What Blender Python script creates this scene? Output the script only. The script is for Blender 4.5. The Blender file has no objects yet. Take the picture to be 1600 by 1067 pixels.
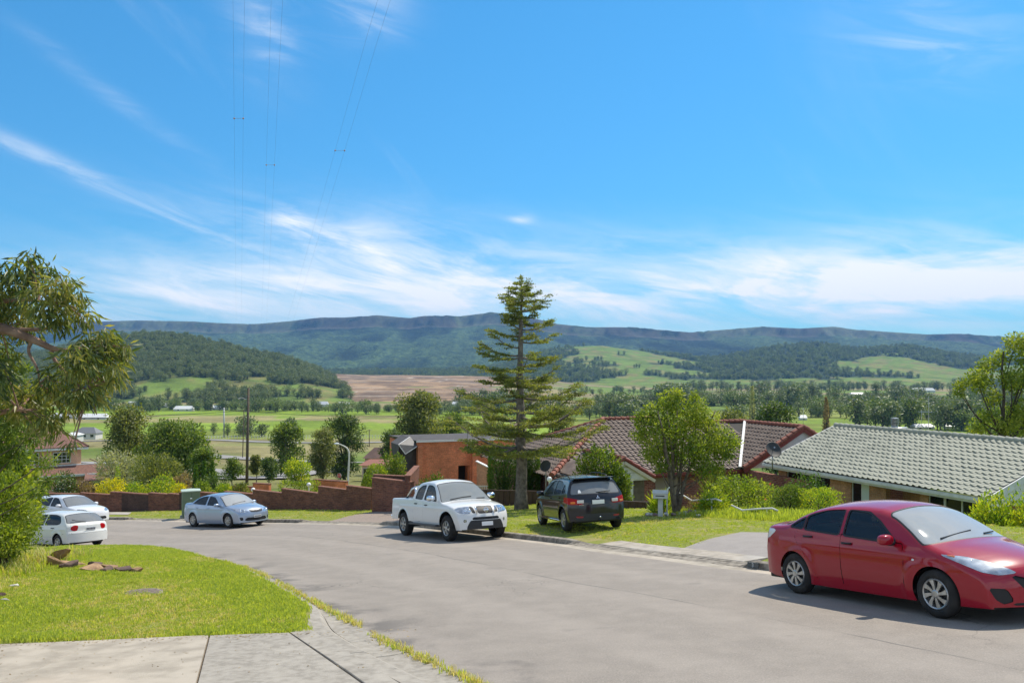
import bpy, bmesh, math, random
import numpy as np
from mathutils import Vector, Matrix, Euler

S = bpy.context.scene
COL = S.collection
R = math.radians
random.seed(11)
rng = np.random.default_rng(11)

# ------------------------------------------------------------------ camera, sky, sun, exposure
FPX, HX, HY = 1340.0, 800.0, 580.0          # focal length and horizon in photograph pixels
cam_d = bpy.data.cameras.new('camera')
cam = bpy.data.objects.new('camera', cam_d)
COL.objects.link(cam)
cam_d.sensor_fit = 'HORIZONTAL'
cam_d.sensor_width = 36.0
cam_d.lens = 36.0 * FPX / 1600.0
cam_d.shift_y = (HY - 533.5) / 1600.0
cam_d.clip_start = 0.1
cam_d.clip_end = 40000
cam.location = (0, 0, 0)
cam.rotation_euler = (R(90), 0, 0)
S.camera = cam

SUN_TO = Vector((0.50, 0.48, 1.0)).normalized()       # direction towards the sun
sun_el = math.asin(SUN_TO.z)
sun_az = math.atan2(SUN_TO.x, SUN_TO.y)               # clockwise from +Y

S.view_settings.view_transform = 'Standard'
S.view_settings.look = 'None'
S.view_settings.exposure = 1.2
S.view_settings.gamma = 1.0
S.view_settings.use_curve_mapping = False
S.cycles.max_bounces = 6
S.cycles.transparent_max_bounces = 10
S.cycles.diffuse_bounces = 3
S.cycles.glossy_bounces = 3
S.cycles.transmission_bounces = 4
S.cycles.volume_bounces = 0
S.cycles.sample_clamp_indirect = 6.0
S.cycles.use_denoising = True

ld = bpy.data.lights.new('sun', 'SUN')
ld.energy = 2.45
ld.angle = R(0.6)
ld.color = (1.0, 0.92, 0.79)
sun = bpy.data.objects.new('sun', ld)
COL.objects.link(sun)
sun.rotation_euler = (-SUN_TO).to_track_quat('-Z', 'Y').to_euler()
sun.location = (30, 20, 60)


class NT:
    """small helper for building node trees"""
    def __init__(s, tree):
        s.t = tree; s.n = tree.nodes; s.l = tree.links
    def node(s, kind, **kw):
        n = s.n.new(kind)
        for k, v in kw.items():
            setattr(n, k, v)
        return n
    def link(s, a, b):
        s.l.new(a, b)
    def val(s, x, sock):
        if isinstance(x, (int, float)):
            sock.default_value = x
        elif isinstance(x, (tuple, list)):
            sock.default_value = tuple(x) if len(x) == len(sock.default_value) else tuple(x) + (1,)
        else:
            s.link(x, sock)
    def math(s, op, a, b=0.0, c=0.0, clamp=False):
        n = s.node('ShaderNodeMath', operation=op); n.use_clamp = clamp
        s.val(a, n.inputs[0]); s.val(b, n.inputs[1]); s.val(c, n.inputs[2])
        return n.outputs[0]
    def mix(s, f, a, b, blend='MIX'):
        n = s.node('ShaderNodeMix', data_type='RGBA', blend_type=blend)
        s.val(f, n.inputs[0]); s.val(a, n.inputs[6]); s.val(b, n.inputs[7])
        return n.outputs[2]
    def noise(s, vec, scale, detail=4, rough=.55, dist=0.0, dim='3D'):
        n = s.node('ShaderNodeTexNoise', noise_dimensions=dim)
        if vec is not None: s.link(vec, n.inputs['Vector'])
        n.inputs['Scale'].default_value = scale
        n.inputs['Detail'].default_value = detail
        n.inputs['Roughness'].default_value = rough
        n.inputs['Distortion'].default_value = dist
        return n.outputs[0]
    def ramp(s, f, stops):
        n = s.node('ShaderNodeValToRGB')
        cr = n.color_ramp
        while len(cr.elements) < len(stops): cr.elements.new(.5)
        for e, (p, c) in zip(cr.elements, stops):
            e.position = p; e.color = (c[0], c[1], c[2], 1) if not isinstance(c, (int, float)) else (c, c, c, 1)
        s.link(f, n.inputs[0])
        return n.outputs[0]
    def maprange(s, f, a, b, c=0.0, d=1.0, smooth=True):
        n = s.node('ShaderNodeMapRange')
        if smooth: n.interpolation_type = 'SMOOTHSTEP'
        s.val(f, n.inputs[0])
        for i, v in enumerate((a, b, c, d)): n.inputs[i + 1].default_value = v
        return n.outputs[0]
    def comb(s, x, y, z=0.0):
        n = s.node('ShaderNodeCombineXYZ')
        s.val(x, n.inputs[0]); s.val(y, n.inputs[1]); s.val(z, n.inputs[2])
        return n.outputs[0]


W = bpy.data.worlds.new('World')
S.world = W
W.use_nodes = True
wt = NT(W.node_tree)
W.node_tree.nodes.clear()
sky = wt.node('ShaderNodeTexSky', sky_type='NISHITA')
sky.sun_disc = False
sky.sun_elevation = sun_el
sky.sun_rotation = sun_az
sky.altitude = 50
sky.air_density = 1.0
sky.dust_density = 0.15
sky.ozone_density = 2.2
tc = wt.node('ShaderNodeTexCoord')
sx = wt.node('ShaderNodeSeparateXYZ'); wt.link(tc.outputs['Generated'], sx.inputs[0])
X_, Y_, Z_ = sx.outputs
az = wt.math('ARCTAN2', X_, Y_)
hyp = wt.math('SQRT', wt.math('ADD', wt.math('MULTIPLY', X_, X_), wt.math('MULTIPLY', Y_, Y_)))
el = wt.math('ARCTAN2', Z_, hyp)
# streaky cirrus: noise stretched along a slightly tilted direction
def streak(rot, sx_, sy_, seed, detail=7, rough=.6, dist=.6):
    c, s_ = math.cos(rot), math.sin(rot)
    u = wt.math('ADD', wt.math('MULTIPLY', az, c * sx_), wt.math('MULTIPLY', el, s_ * sx_))
    v = wt.math('ADD', wt.math('MULTIPLY', az, -s_ * sy_), wt.math('MULTIPLY', el, c * sy_))
    return wt.noise(wt.comb(u, v, seed), 1.0, detail, rough, dist)
n1 = streak(-.10, 3.2, 17.0, 3.3)
n2 = streak(-.22, 7.0, 34.0, 8.1, 7, .62, .9)
n3 = streak(-.9, 2.0, 6.0, 14.7, 6, .6, .8)
def lobe(px, py, wx, wy, tilt=0.0):
    a0 = math.atan((px - HX) / FPX); e0 = math.atan((HY - py) / FPX * math.cos(a0))
    da = wt.math('SUBTRACT', az, a0); de = wt.math('SUBTRACT', el, e0)
    c, s_ = math.cos(tilt), math.sin(tilt)
    p = wt.math('DIVIDE', wt.math('ADD', wt.math('MULTIPLY', da, c), wt.math('MULTIPLY', de, s_)), wx / FPX)
    q = wt.math('DIVIDE', wt.math('ADD', wt.math('MULTIPLY', da, -s_), wt.math('MULTIPLY', de, c)), wy / FPX)
    r2 = wt.math('ADD', wt.math('MULTIPLY', p, p), wt.math('MULTIPLY', q, q))
    return wt.math('POWER', 2.718, wt.math('MULTIPLY', r2, -1.0))
def add(*xs):
    o = xs[0]
    for x in xs[1:]: o = wt.math('ADD', o, x)
    return o
def mul(a, b): return wt.math('MULTIPLY', a, b)
wisp = wt.maprange(n1, .36, .70)
fine = wt.maprange(n2, .35, .75)
tex = wt.math('ADD', mul(wisp, .7), mul(fine, .45), clamp=True)
band = wt.math('ADD', mul(wt.maprange(el, .165, .095), wt.maprange(el, .02, .05)), 0.0)     # low cirrus bank
bank = add(mul(lobe(690, 415, 330, 62, -.10), 1.0), mul(lobe(1240, 430, 330, 60, .03), .95), mul(lobe(280, 465, 280, 44, .06), .85), mul(lobe(1620, 450, 260, 62), .9), mul(lobe(960, 478, 700, 40), .55), mul(band, .25), mul(wt.maprange(wt.math('ABSOLUTE', az), .62, .95), mul(wt.maprange(el, .34, .16), wt.maprange(el, .0, .05))))
soft = add(mul(lobe(150, 283, 190, 11, -.36), .72), mul(lobe(455, 348, 26, 18, -.6), .9), mul(lobe(815, 343, 18, 6), .8),
           mul(lobe(415, 55, 42, 62, .5), .42), mul(lobe(575, 15, 60, 45, .3), .40), mul(lobe(1450, 55, 110, 50, -.3), .38), mul(lobe(190, 160, 110, 13, -.55), .30), mul(lobe(560, 385, 190, 26, -.2), .5))
cl = wt.math('ADD', mul(bank, wt.math('ADD', mul(tex, .92), .05)), mul(soft, wt.math('ADD', mul(fine, .75), .10)), clamp=True)
cl = wt.math('ADD', cl, mul(wt.maprange(n3, .58, .82), .10), clamp=True)
# unseen cirrus overhead and behind, added to give neutral fill light
fill_veil = wt.math('MAXIMUM', wt.maprange(el, .46, .75), mul(wt.maprange(wt.math('ABSOLUTE', az), .8, 1.3), wt.maprange(el, .02, .10)))
cl = wt.math('ADD', cl, mul(fill_veil, mul(tex, .62)), clamp=True)
cl = wt.math('MULTIPLY', cl, wt.maprange(el, -.02, .03), clamp=True)
# the photograph's sky is a clear, strongly saturated blue
hs = wt.node('ShaderNodeHueSaturation')
hs.inputs['Saturation'].default_value = 1.18
hs.inputs['Hue'].default_value = .497
wt.link(sky.outputs[0], hs.inputs['Color'])
skyc = wt.mix(1.0, hs.outputs[0], (.270, .535, .585), 'MULTIPLY')
kel = wt.maprange(el, .0, .46, .70, .97)
skyc = wt.mix(1.0, skyc, wt.comb(wt.math('MULTIPLY', kel, .93), kel, wt.math('POWER', kel, .55)), 'MULTIPLY')
mixc = wt.mix(cl, skyc, (4.0, 4.05, 4.1))
bg = wt.node('ShaderNodeBackground'); bg.inputs['Strength'].default_value = 0.125
wt.link(mixc, bg.inputs['Color'])
wo = wt.node('ShaderNodeOutputWorld'); wt.link(bg.outputs[0], wo.inputs['Surface'])


# ------------------------------------------------------------------ helpers
def mk(name, V, F, mat, parent=None, smooth=False, loc=None, mi=None, normals=None):
    """one mesh object from vertices and faces (arrays or lists of polygons)"""
    me = bpy.data.meshes.new(name)
    V = np.asarray(V, dtype=np.float32)
    if isinstance(F, np.ndarray):
        n, k = F.shape
        me.vertices.add(len(V)); me.vertices.foreach_set('co', V.ravel())
        me.loops.add(n * k); me.loops.foreach_set('vertex_index', F.astype(np.int32).ravel())
        me.polygons.add(n)
        me.polygons.foreach_set('loop_start', np.arange(0, n * k, k, dtype=np.int32))
        me.polygons.foreach_set('loop_total', np.full(n, k, dtype=np.int32))
    else:
        me.from_pydata(V.tolist(), [], F)
    mats = mat if isinstance(mat, (list, tuple)) else [mat]
    for m in mats: me.materials.append(m)
    np_ = len(me.polygons)
    if mi is not None: me.polygons.foreach_set('material_index', np.asarray(mi, dtype=np.int32))
    me.polygons.foreach_set('use_smooth', np.full(np_, bool(smooth)))
    me.update(calc_edges=True)
    if normals is not None:
        me.normals_split_custom_set_from_vertices(np.asarray(normals, dtype=np.float32).tolist())
    o = bpy.data.objects.new(name, me)
    COL.objects.link(o)
    if parent is not None: o.parent = parent
    if loc is not None: o.location = loc
    return o

def tag(o, label=None, cat=None, group=None, kind=None):
    if label: o['label'] = label
    if cat: o['category'] = cat
    if group: o['group'] = group
    if kind: o['kind'] = kind
    return o

def thing(name, label, cat, loc=(0, 0, 0), rotz=0.0, group=None):
    o = bpy.data.objects.new(name, None)
    COL.objects.link(o)
    o.empty_display_size = .2
    o.location = loc; o.rotation_euler = (0, 0, rotz)
    return tag(o, label, cat, group)

def copy_tree(o, parent=None):
    c = o.copy(); COL.objects.link(c)
    if parent is not None: c.parent = parent
    for ch in o.children: copy_tree(ch, c)
    return c

class MB:
    """collects primitive shapes into one mesh"""
    def __init__(s): s.v = []; s.f = []; s.n = 0
    def add(s, V, F):
        V = np.asarray(V, dtype=float)
        s.v.append(V)
        for f in (F.tolist() if isinstance(F, np.ndarray) else F): s.f.append([i + s.n for i in f])
        s.n += len(V); return s
    def box(s, lo, hi, M=None):
        x0, y0, z0 = lo; x1, y1, z1 = hi
        V = np.array([(x0,y0,z0),(x1,y0,z0),(x1,y1,z0),(x0,y1,z0),(x0,y0,z1),(x1,y0,z1),(x1,y1,z1),(x0,y1,z1)], float)
        if M is not None: V = V @ np.asarray(M)[:3,:3].T + np.asarray(M)[:3,3]
        return s.add(V, [(0,3,2,1),(4,5,6,7),(0,1,5,4),(1,2,6,5),(2,3,7,6),(3,0,4,7)])
    def bbox(s, lo, hi, b=.01, M=None):
        """box with chamfered edges"""
        bm = bmesh.new()
        bmesh.ops.create_cube(bm, size=1)
        c = [(lo[i]+hi[i])/2 for i in range(3)]; d = [hi[i]-lo[i] for i in range(3)]
        for v in bm.verts: v.co = Vector([c[i]+v.co[i]*d[i] for i in range(3)])
        bmesh.ops.bevel(bm, geom=list(bm.edges), offset=min(b, min(d)*.45), segments=2, affect='EDGES', profile=.6)
        return s.bm(bm, M)
    def bm(s, bm, M=None):
        bm.verts.index_update()
        V = np.array([v.co[:] for v in bm.verts]); F = [[v.index for v in f.verts] for f in bm.faces]
        bm.free()
        if M is not None: V = V @ np.asarray(M)[:3,:3].T + np.asarray(M)[:3,3]
        return s.add(V, F)
    def tube(s, pts, rad, n=8, cap=True):
        pts = np.asarray(pts, float); m = len(pts)
        rad = np.full(m, rad) if np.isscalar(rad) else np.asarray(rad, float)
        tan = np.gradient(pts, axis=0); tan /= np.linalg.norm(tan, axis=1)[:, None] + 1e-9
        ref = np.array([0, 0, 1.0]) if abs(tan[0][2]) < .9 else np.array([1.0, 0, 0])
        V = []; a = np.linspace(0, 2*np.pi, n, endpoint=False)
        u = np.cross(ref, tan[0]); u /= np.linalg.norm(u)
        for i in range(m):
            u = u - tan[i]*(u@tan[i]); u /= np.linalg.norm(u) + 1e-9
            w = np.cross(tan[i], u)
            V.append(pts[i] + rad[i]*(np.cos(a)[:,None]*u + np.sin(a)[:,None]*w))
        V = np.concatenate(V); F = []
        for i in range(m-1):
            for j in range(n):
                k = (j+1) % n
                F.append((i*n+j, i*n+k, (i+1)*n+k, (i+1)*n+j))
        if cap: F.append(tuple(range(n-1, -1, -1))); F.append(tuple((m-1)*n+j for j in range(n)))
        return s.add(V, F)
    def lathe(s, prof, n=24, M=None, close=False):
        """profile [(r, h)] turned about +Z"""
        prof = np.asarray(prof, float); m = len(prof); a = np.linspace(0, 2*np.pi, n, endpoint=False)
        V = np.concatenate([np.stack([r*np.cos(a), r*np.sin(a), np.full(n, h)], 1) for r, h in prof])
        F = [(i*n+j, i*n+(j+1)%n, (i+1)*n+(j+1)%n, (i+1)*n+j) for i in range(m-1) for j in range(n)]
        if close: F.append(tuple(range(n-1,-1,-1))); F.append(tuple((m-1)*n+j for j in range(n)))
        if M is not None: V = V @ np.asarray(M)[:3,:3].T + np.asarray(M)[:3,3]
        return s.add(V, F)
    def prism(s, poly, h, M=None):
        """2D polygon (x, y) pulled up from z=0 to z=h"""
        p = np.asarray(poly, float); n = len(p)
        V = np.concatenate([np.c_[p, np.zeros(n)], np.c_[p, np.full(n, h)]])
        F = [tuple(range(n-1,-1,-1)), tuple(range(n, 2*n))] + [(i, (i+1)%n, n+(i+1)%n, n+i) for i in range(n)]
        if M is not None: V = V @ np.asarray(M)[:3,:3].T + np.asarray(M)[:3,3]
        return s.add(V, F)
    def ell(s, c, r, seg=16, rings=10, M=None, power=1.0):
        th = np.linspace(0, np.pi, rings+1); a = np.linspace(0, 2*np.pi, seg, endpoint=False)
        sg = lambda x: np.sign(x)*np.abs(x)**power
        V = np.concatenate([np.stack([c[0]+r[0]*sg(np.sin(t))*sg(np.cos(a)), c[1]+r[1]*sg(np.sin(t))*sg(np.sin(a)), np.full(seg, c[2]+r[2]*sg(np.cos(t)))], 1) for t in th])
        F = [(i*seg+j, (i+1)*seg+j, (i+1)*seg+(j+1)%seg, i*seg+(j+1)%seg) for i in range(rings) for j in range(seg)]
        if M is not None: V = V @ np.asarray(M)[:3,:3].T + np.asarray(M)[:3,3]
        return s.add(V, F)
    def build(s, name, mat, parent=None, smooth=False, loc=None):
        return mk(name, np.concatenate(s.v), s.f, mat, parent, smooth, loc)

def frame(o, xdir, zdir=(0, 0, 1)):
    """4x4 with origin o, local x along xdir, local z close to zdir"""
    x = np.asarray(xdir, float); x = x/np.linalg.norm(x)
    z = np.asarray(zdir, float); y = np.cross(z, x); y /= np.linalg.norm(y); z = np.cross(x, y)
    M = np.eye(4); M[:3,0] = x; M[:3,1] = y; M[:3,2] = z; M[:3,3] = o
    return M

def catmull(P, per=8):
    P = np.asarray(P, float); Q = np.vstack([2*P[0]-P[1], P, 2*P[-1]-P[-2]]); out = []
    for i in range(1, len(Q)-2):
        for t in np.linspace(0, 1, per, endpoint=False):
            a, b, c, d = Q[i-1:i+3]
            out.append(.5*((2*b)+(-a+c)*t+(2*a-5*b+4*c-d)*t*t+(-a+3*b-3*c+d)*t**3))
    out.append(P[-1])
    return np.array(out)

def resample(P, step):
    d = np.r_[0, np.cumsum(np.linalg.norm(np.diff(P, axis=0), axis=1))]
    n = max(2, int(d[-1]/step)+1); t = np.linspace(0, d[-1], n)
    return np.stack([np.interp(t, d, P[:,k]) for k in range(P.shape[1])], 1)

def sst(x, a, b):
    t = np.clip((np.asarray(x, float)-a)/(b-a), 0, 1); return t*t*(3-2*t)

# value noise
_perm = np.random.default_rng(5).random((256, 256))
def vnoise(x, y):
    xi = np.floor(x).astype(int); yi = np.floor(y).astype(int); fx = x-xi; fy = y-yi
    fx = fx*fx*fx*(fx*(fx*6-15)+10); fy = fy*fy*fy*(fy*(fy*6-15)+10)
    g = lambda a, b: _perm[a & 255, b & 255]
    return (g(xi, yi)*(1-fx)+g(xi+1, yi)*fx)*(1-fy)+(g(xi, yi+1)*(1-fx)+g(xi+1, yi+1)*fx)*fy
def fbm(x, y, oct=5, gain=.5, lac=2.03):
    o = 0; a = 1; t = 0
    for k in range(oct):
        o = o+a*vnoise(x+17.3*k, y+9.1*k); t += a; a *= gain; x = x*lac; y = y*lac
    return o/t
def ridged(x, y, oct=4):
    o = 0; a = 1; t = 0
    for k in range(oct):
        o = o+a*(1-np.abs(2*vnoise(x+7.7*k, y+3.9*k)-1)); t += a; a *= .5; x = x*2.1; y = y*2.1
    return o/t

# ------------------------------------------------------------------ materials
MATS = {}
def pbr(name, col, rough=.7, spec=.5, metal=0.0, col2=None, nscale=6.0, ndet=5, bump=0.0, bscale=None, coat=0.0, coord='Object', col3=None, n3=.6, lo=.35, hi=.68, ior=None, trans=0.0, alpha=None, emit=None):
    if name in MATS: return MATS[name]
    m = bpy.data.materials.new(name); m.use_nodes = True
    t = NT(m.node_tree); b = m.node_tree.nodes['Principled BSDF']
    b.inputs['Roughness'].default_value = rough
    b.inputs['Metallic'].default_value = metal
    b.inputs['Specular IOR Level'].default_value = spec
    b.inputs['Coat Weight'].default_value = coat
    b.inputs['Coat Roughness'].default_value = .03
    if ior: b.inputs['IOR'].default_value = ior
    c3 = tuple(col)+(1,)
    b.inputs['Base Color'].default_value = c3
    tcn = t.node('ShaderNodeTexCoord').outputs[coord]
    if col2 is not None:
        f = t.maprange(t.noise(tcn, nscale, ndet), lo, hi)
        c = t.mix(f, col, col2)
        if col3 is not None:
            c = t.mix(t.maprange(t.noise(tcn, nscale*.23, 3), .5, .72, 0, n3), c, col3)
        t.link(c, b.inputs['Base Color'])
    if bump:
        bn = t.node('ShaderNodeBump'); bn.inputs['Strength'].default_value = bump
        bn.inputs['Distance'].default_value = .02
        t.link(t.noise(tcn, bscale or nscale*4, 4), bn.inputs['Height'])
        t.link(bn.outputs[0], b.inputs['Normal'])
    MATS[name] = m
    return m

def leafmat(name, cols, trans=.35, rough=.5, nscale=.8, spec=.35):
    """foliage: colour varies leaf by leaf and clump by clump, light passes through"""
    if name in MATS: return MATS[name]
    m = bpy.data.materials.new(name); m.use_nodes = True
    t = NT(m.node_tree); b = m.node_tree.nodes['Principled BSDF']; out = m.node_tree.nodes['Material Output']
    geo = t.node('ShaderNodeNewGeometry')
    tcn = t.node('ShaderNodeTexCoord').outputs['Object']
    f = t.math('ADD', t.math('MULTIPLY', geo.outputs['Random Per Island'], .55), t.math('MULTIPLY', t.maprange(t.noise(tcn, nscale, 3), .3, .7), .45))
    if cols[-1][1] < .5: cols = [tuple(q*1.75 for q in c_) for c_ in cols]
    k = len(cols)
    c = t.ramp(f, [(i/(k-1)*.8+.1, cols[i]) for i in range(k)])
    t.link(c, b.inputs['Base Color'])
    b.inputs['Roughness'].default_value = rough
    b.inputs['Specular IOR Level'].default_value = spec
    tr = t.node('ShaderNodeBsdfTranslucent')
    t.link(t.mix(1.0, c, (1.55, 1.55, .50), 'MULTIPLY'), tr.inputs['Color'])
    ms = t.node('ShaderNodeMixShader'); ms.inputs[0].default_value = min(.6, trans*1.35)
    t.link(b.outputs[0], ms.inputs[1]); t.link(tr.outputs[0], ms.inputs[2]); t.link(ms.outputs[0], out.inputs['Surface'])
    MATS[name] = m
    return m

def px(x, y, Y):
    """point at depth Y on the sight line of a photograph pixel"""
    return np.array([(x-HX)/FPX*Y, Y, (HY-y)/FPX*Y])
# ------------------------------------------------------------------ the lie of the land
def Pz(x, y):
    """street surface"""
    return -2.263+.0365*x-.106*y-.36*np.exp(-((x+17.)**2/50+(y-32)**2/40))

NEAR = catmull([(2.0,4.0),(.6,6.9),(-.36,8.84),(-1.45,10.77),(-2.84,13.6),(-3.8,15.5),(-5.8,19.4),(-8.1,22.7),(-10.8,26.2),(-13.4,28.6),(-16.5,30.7),(-20,33.2),(-26,37.2),(-38,45),(-60,58)], 10)
FAR = catmull([(12,3),(10,7),(8.4,10.5),(7.1,13.1),(6.3,14.4),(5.18,16.0),(4.41,17.3),(3.26,19.5),(2.38,21),(1.35,23.2),(-.16,25.8),(-2.19,29.3),(-4.6,33.1),(-9.2,37.4),(-16.3,42.1),(-21.7,45.5),(-30,51),(-60,66)], 10)

def pdist(x, y, L, side=1):
    """signed distance to a polyline (positive on its right when walking along it, times side)"""
    x = np.asarray(x, float); y = np.asarray(y, float)
    best = np.full(x.shape, 1e9); sg = np.ones(x.shape)
    for (ax, ay), (bx, by) in zip(L[:-1:2], list(L[2::2])+([] if len(L) % 2 else [L[-1]])):
        dx, dy = bx-ax, by-ay
        t = np.clip(((x-ax)*dx+(y-ay)*dy)/(dx*dx+dy*dy), 0, 1)
        ex, ey = x-ax-t*dx, y-ay-t*dy
        d = ex*ex+ey*ey
        m = d < best
        best = np.where(m, d, best); sg = np.where(m, np.sign(dy*ex-dx*ey), sg)
    return np.sqrt(best)*sg*side

def offset(L, d):
    """polyline moved d metres to its right"""
    t = np.gradient(L, axis=0); t /= np.linalg.norm(t, axis=1)[:, None]
    return L+np.c_[t[:,1], -t[:,0]]*d

LAYPTS = [(3.3,19.4),(3.9,18.3),(4.4,17.4),(2.9,20.2),(2.1,21.6),(1.6,22.6),(-5.5,34.0),(-6.6,35.0),(-7.6,36.0),(-8.6,36.9),(-16.5,42.2),(-18.2,43.3)]
ZT = np.array([(0,-2.263),(25,-4.913),(50,-7.563),(62,-9.2),(106,-14.0),(150,-18.3),(250,-25.5),(420,-33),(600,-36),(900,-38),(2000,-38.5),(20000,-40)])
def Tz(x, y):
    """natural ground: hillside, then the valley floor"""
    x = np.asarray(x, float); y = np.asarray(y, float)
    z = np.interp(y, ZT[:,0], ZT[:,1])+np.clip(.0365*x, -2.5, 2.5)*(1-sst(y, 45, 120))
    q = pdist(x, y, FAR)
    z = z-1.55*sst(q, 9, 13)*sst(x, -3, 3)*(1-sst(y, 55, 80))
    return z

def lay_at(x, y):
    """1 beside a driveway layback, 0 along the upright kerb"""
    x = np.asarray(x, float); y = np.asarray(y, float)
    d = np.min([np.where(True, (x-a)**2+(y-b)**2, 0) for a, b in LAYPTS], 0)
    return np.exp(-d/5.0)
def Lr(x, y):
    """verge lawn on the far side of the street"""
    q = pdist(x, y, FAR)
    low = lay_at(x, y)*(1-sst(q, .6, 3.0))
    return Pz(x, y)+.13-.128*np.clip(low*1.3, 0, 1)+.018*np.clip(q, 0, 9)

def Ll(x, y):
    """lawn on the near side"""
    return Pz(x, y)+.10+.22*np.exp(-((x+11.5)**2/10+(y-18)**2/26))+.012*np.clip(-x-5, 0, 10)

def gp(pxl, pyl, o=0.0):
    """where a pixel's sight line meets the street plane raised by o"""
    a = (pxl-HX)/FPX
    Y = (2.263-o)/((pyl-HY)/FPX-.106+.0365*a)
    return np.array([a*Y, Y])

# hills: skyline (pixel x, pixel y), crest distance, foot distance
def sky_line(pts):
    p = np.array(pts, float); return p
HILL_A = sky_line([(-900,600),(-400,590),(-60,585),(0,572),(60,556),(120,540),(165,530),(200,526),(230,523),(262,525),(300,530),(340,540),(400,553),(440,561),(470,570),(500,583),(540,600),(600,622),(680,645),(2600,648)])
HILL_B = sky_line([(-900,615),(300,612),(400,598),(470,582),(560,585),(640,586),(760,588),(840,592),(900,599),(1000,605),(1100,608),(2600,610)])
HILL_C = sky_line([(-900,560),(-300,552),(0,545),(60,548),(140,556),(300,574),(500,580),(640,580),(760,577),(800,566),(850,548),(900,541),(940,540),(1000,548),(1060,556),(1120,560),(1160,552),(1210,542),(1260,537),(1300,540),(1340,546),(1380,543),(1420,541),(1460,548),(1500,555),(1560,562),(1650,566),(2600,572)])
ESC = sky_line([(-900,515),(-300,508),(0,505),(160,503),(215,501.5),(300,503),(350,506),(400,507),(450,503),(500,497),(540,497),(590,493.5),(640,498),(665,494),(720,495),(770,489),(830,497),(870,507),(920,512),(990,512),(1030,516),(1080,520),(1130,516),(1190,511),(1250,514),(1303,511),(1330,515),(1400,520),(1450,523),(1500,522),(1540,525),(1600,528),(1900,532),(2600,540)])

def hills(x, y):
    """returns height and class masks (forest, bare, meadow, cliff)"""
    u = np.clip(HX+FPX*x/np.maximum(y, 1.0), -900, 2600)
    base = Tz(x, y)
    z = base.copy()
    forest = np.zeros_like(z); bare = np.zeros_like(z); cliff = np.zeros_like(z); which = np.zeros(z.shape, int)
    def rise(line, Df, Dk, power, back):
        zc = (HY-np.interp(u, line[:,0], line[:,1]))/FPX*Dk
        t = np.clip((y-Df)/(Dk-Df), 0, 1)
        zz = -38.3+(zc+38.3)*t**power
        zz = np.where(y > Dk, zc-(y-Dk)*back, zz)
        return np.where(y > Df, zz, -1e3), t
    r1 = ridged(x/420+3, y/520)-.5
    za, ta = rise(HILL_A, 1000+60*r1, 1720+120*r1, 1.15, .20)
    za = za+ta*(1-ta)*30*r1*2
    zb_, tb = rise(HILL_B, 1060, 2050, 1.0, .03)
    zb_ = zb_+2.0*(fbm(x/120, y/120)-.5)*tb
    r2 = ridged(x/900+1.7, y/1100+4)-.55
    zc_, tc_ = rise(HILL_C, 2050+420*r2, 3500+200*r2, 1.25, .12)
    zc_ = zc_+tc_*(1-tc_)*170*r2
    r3 = ridged(x/1150+9.2, y/2600+2, 4)-.55
    r4 = ridged(x/420+1.2, y/1500+7, 4)-.5
    Df, Dk = 3300+1000*r3, 6200+420*r3+240*r4
    zc3 = (HY-np.interp(u, ESC[:,0], ESC[:,1]))/FPX*Dk
    t = np.clip((y-Df)/(Dk-Df), 0, 1)
    prof = np.where(t < .93, .80*(t/.93)**1.35, .80+.20*sst(t, .93, .975))
    r5 = ridged(x/150+4.4, y/900+2, 3)-.5
    zd = -38.3+(zc3+38.3)*prof+t*(1-t)*(300*r3+330*r4+150*r5)*sst(t, .93, .86)
    zd = np.where(y > Dk, zc3-(y-Dk)*.02, zd)
    zd = np.where(y > Df, zd, -1e3)
    for k, q in ((1, za), (2, zb_), (3, zc_), (4, zd)):
        m = q > z; z = np.where(m, q, z); which = np.where(m, k, which)
    nz = fbm(x/160, y/200, 4); nf = fbm(x/420+5, y/420+3, 4)
    # forest on hill A, thinning towards its foot
    fa = sst(ta+(nz-.5)*.75, .14, .26)*(1-.9*sst(u, 300, 430)*sst(ta, .85, .3)*sst(nz, .66, .50))
    fc = sst(tc_*.9+(nf-.5)*2.6+(nz-.5)*.9, .40, .50)
    forest = np.where(which == 1, fa, np.where(which == 3, fc, np.where(which == 4, 1.0, 0.0)))
    bu = sst(u, 470, 492)*(1-sst(u, 770, 960))
    bare = np.where(which == 2, np.maximum(bu*sst(nz+.25*(1-sst(u, 700, 900)), .36, .46), 0), 0)
    cliff = np.where((which == 4) & (t > .92) & (y <= Dk+10), sst(fbm(x/140, z/40, 3)+.10, .36, .56), 0)
    return z, which, forest, bare, cliff, u, ta, tc_, nz, nf

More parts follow.
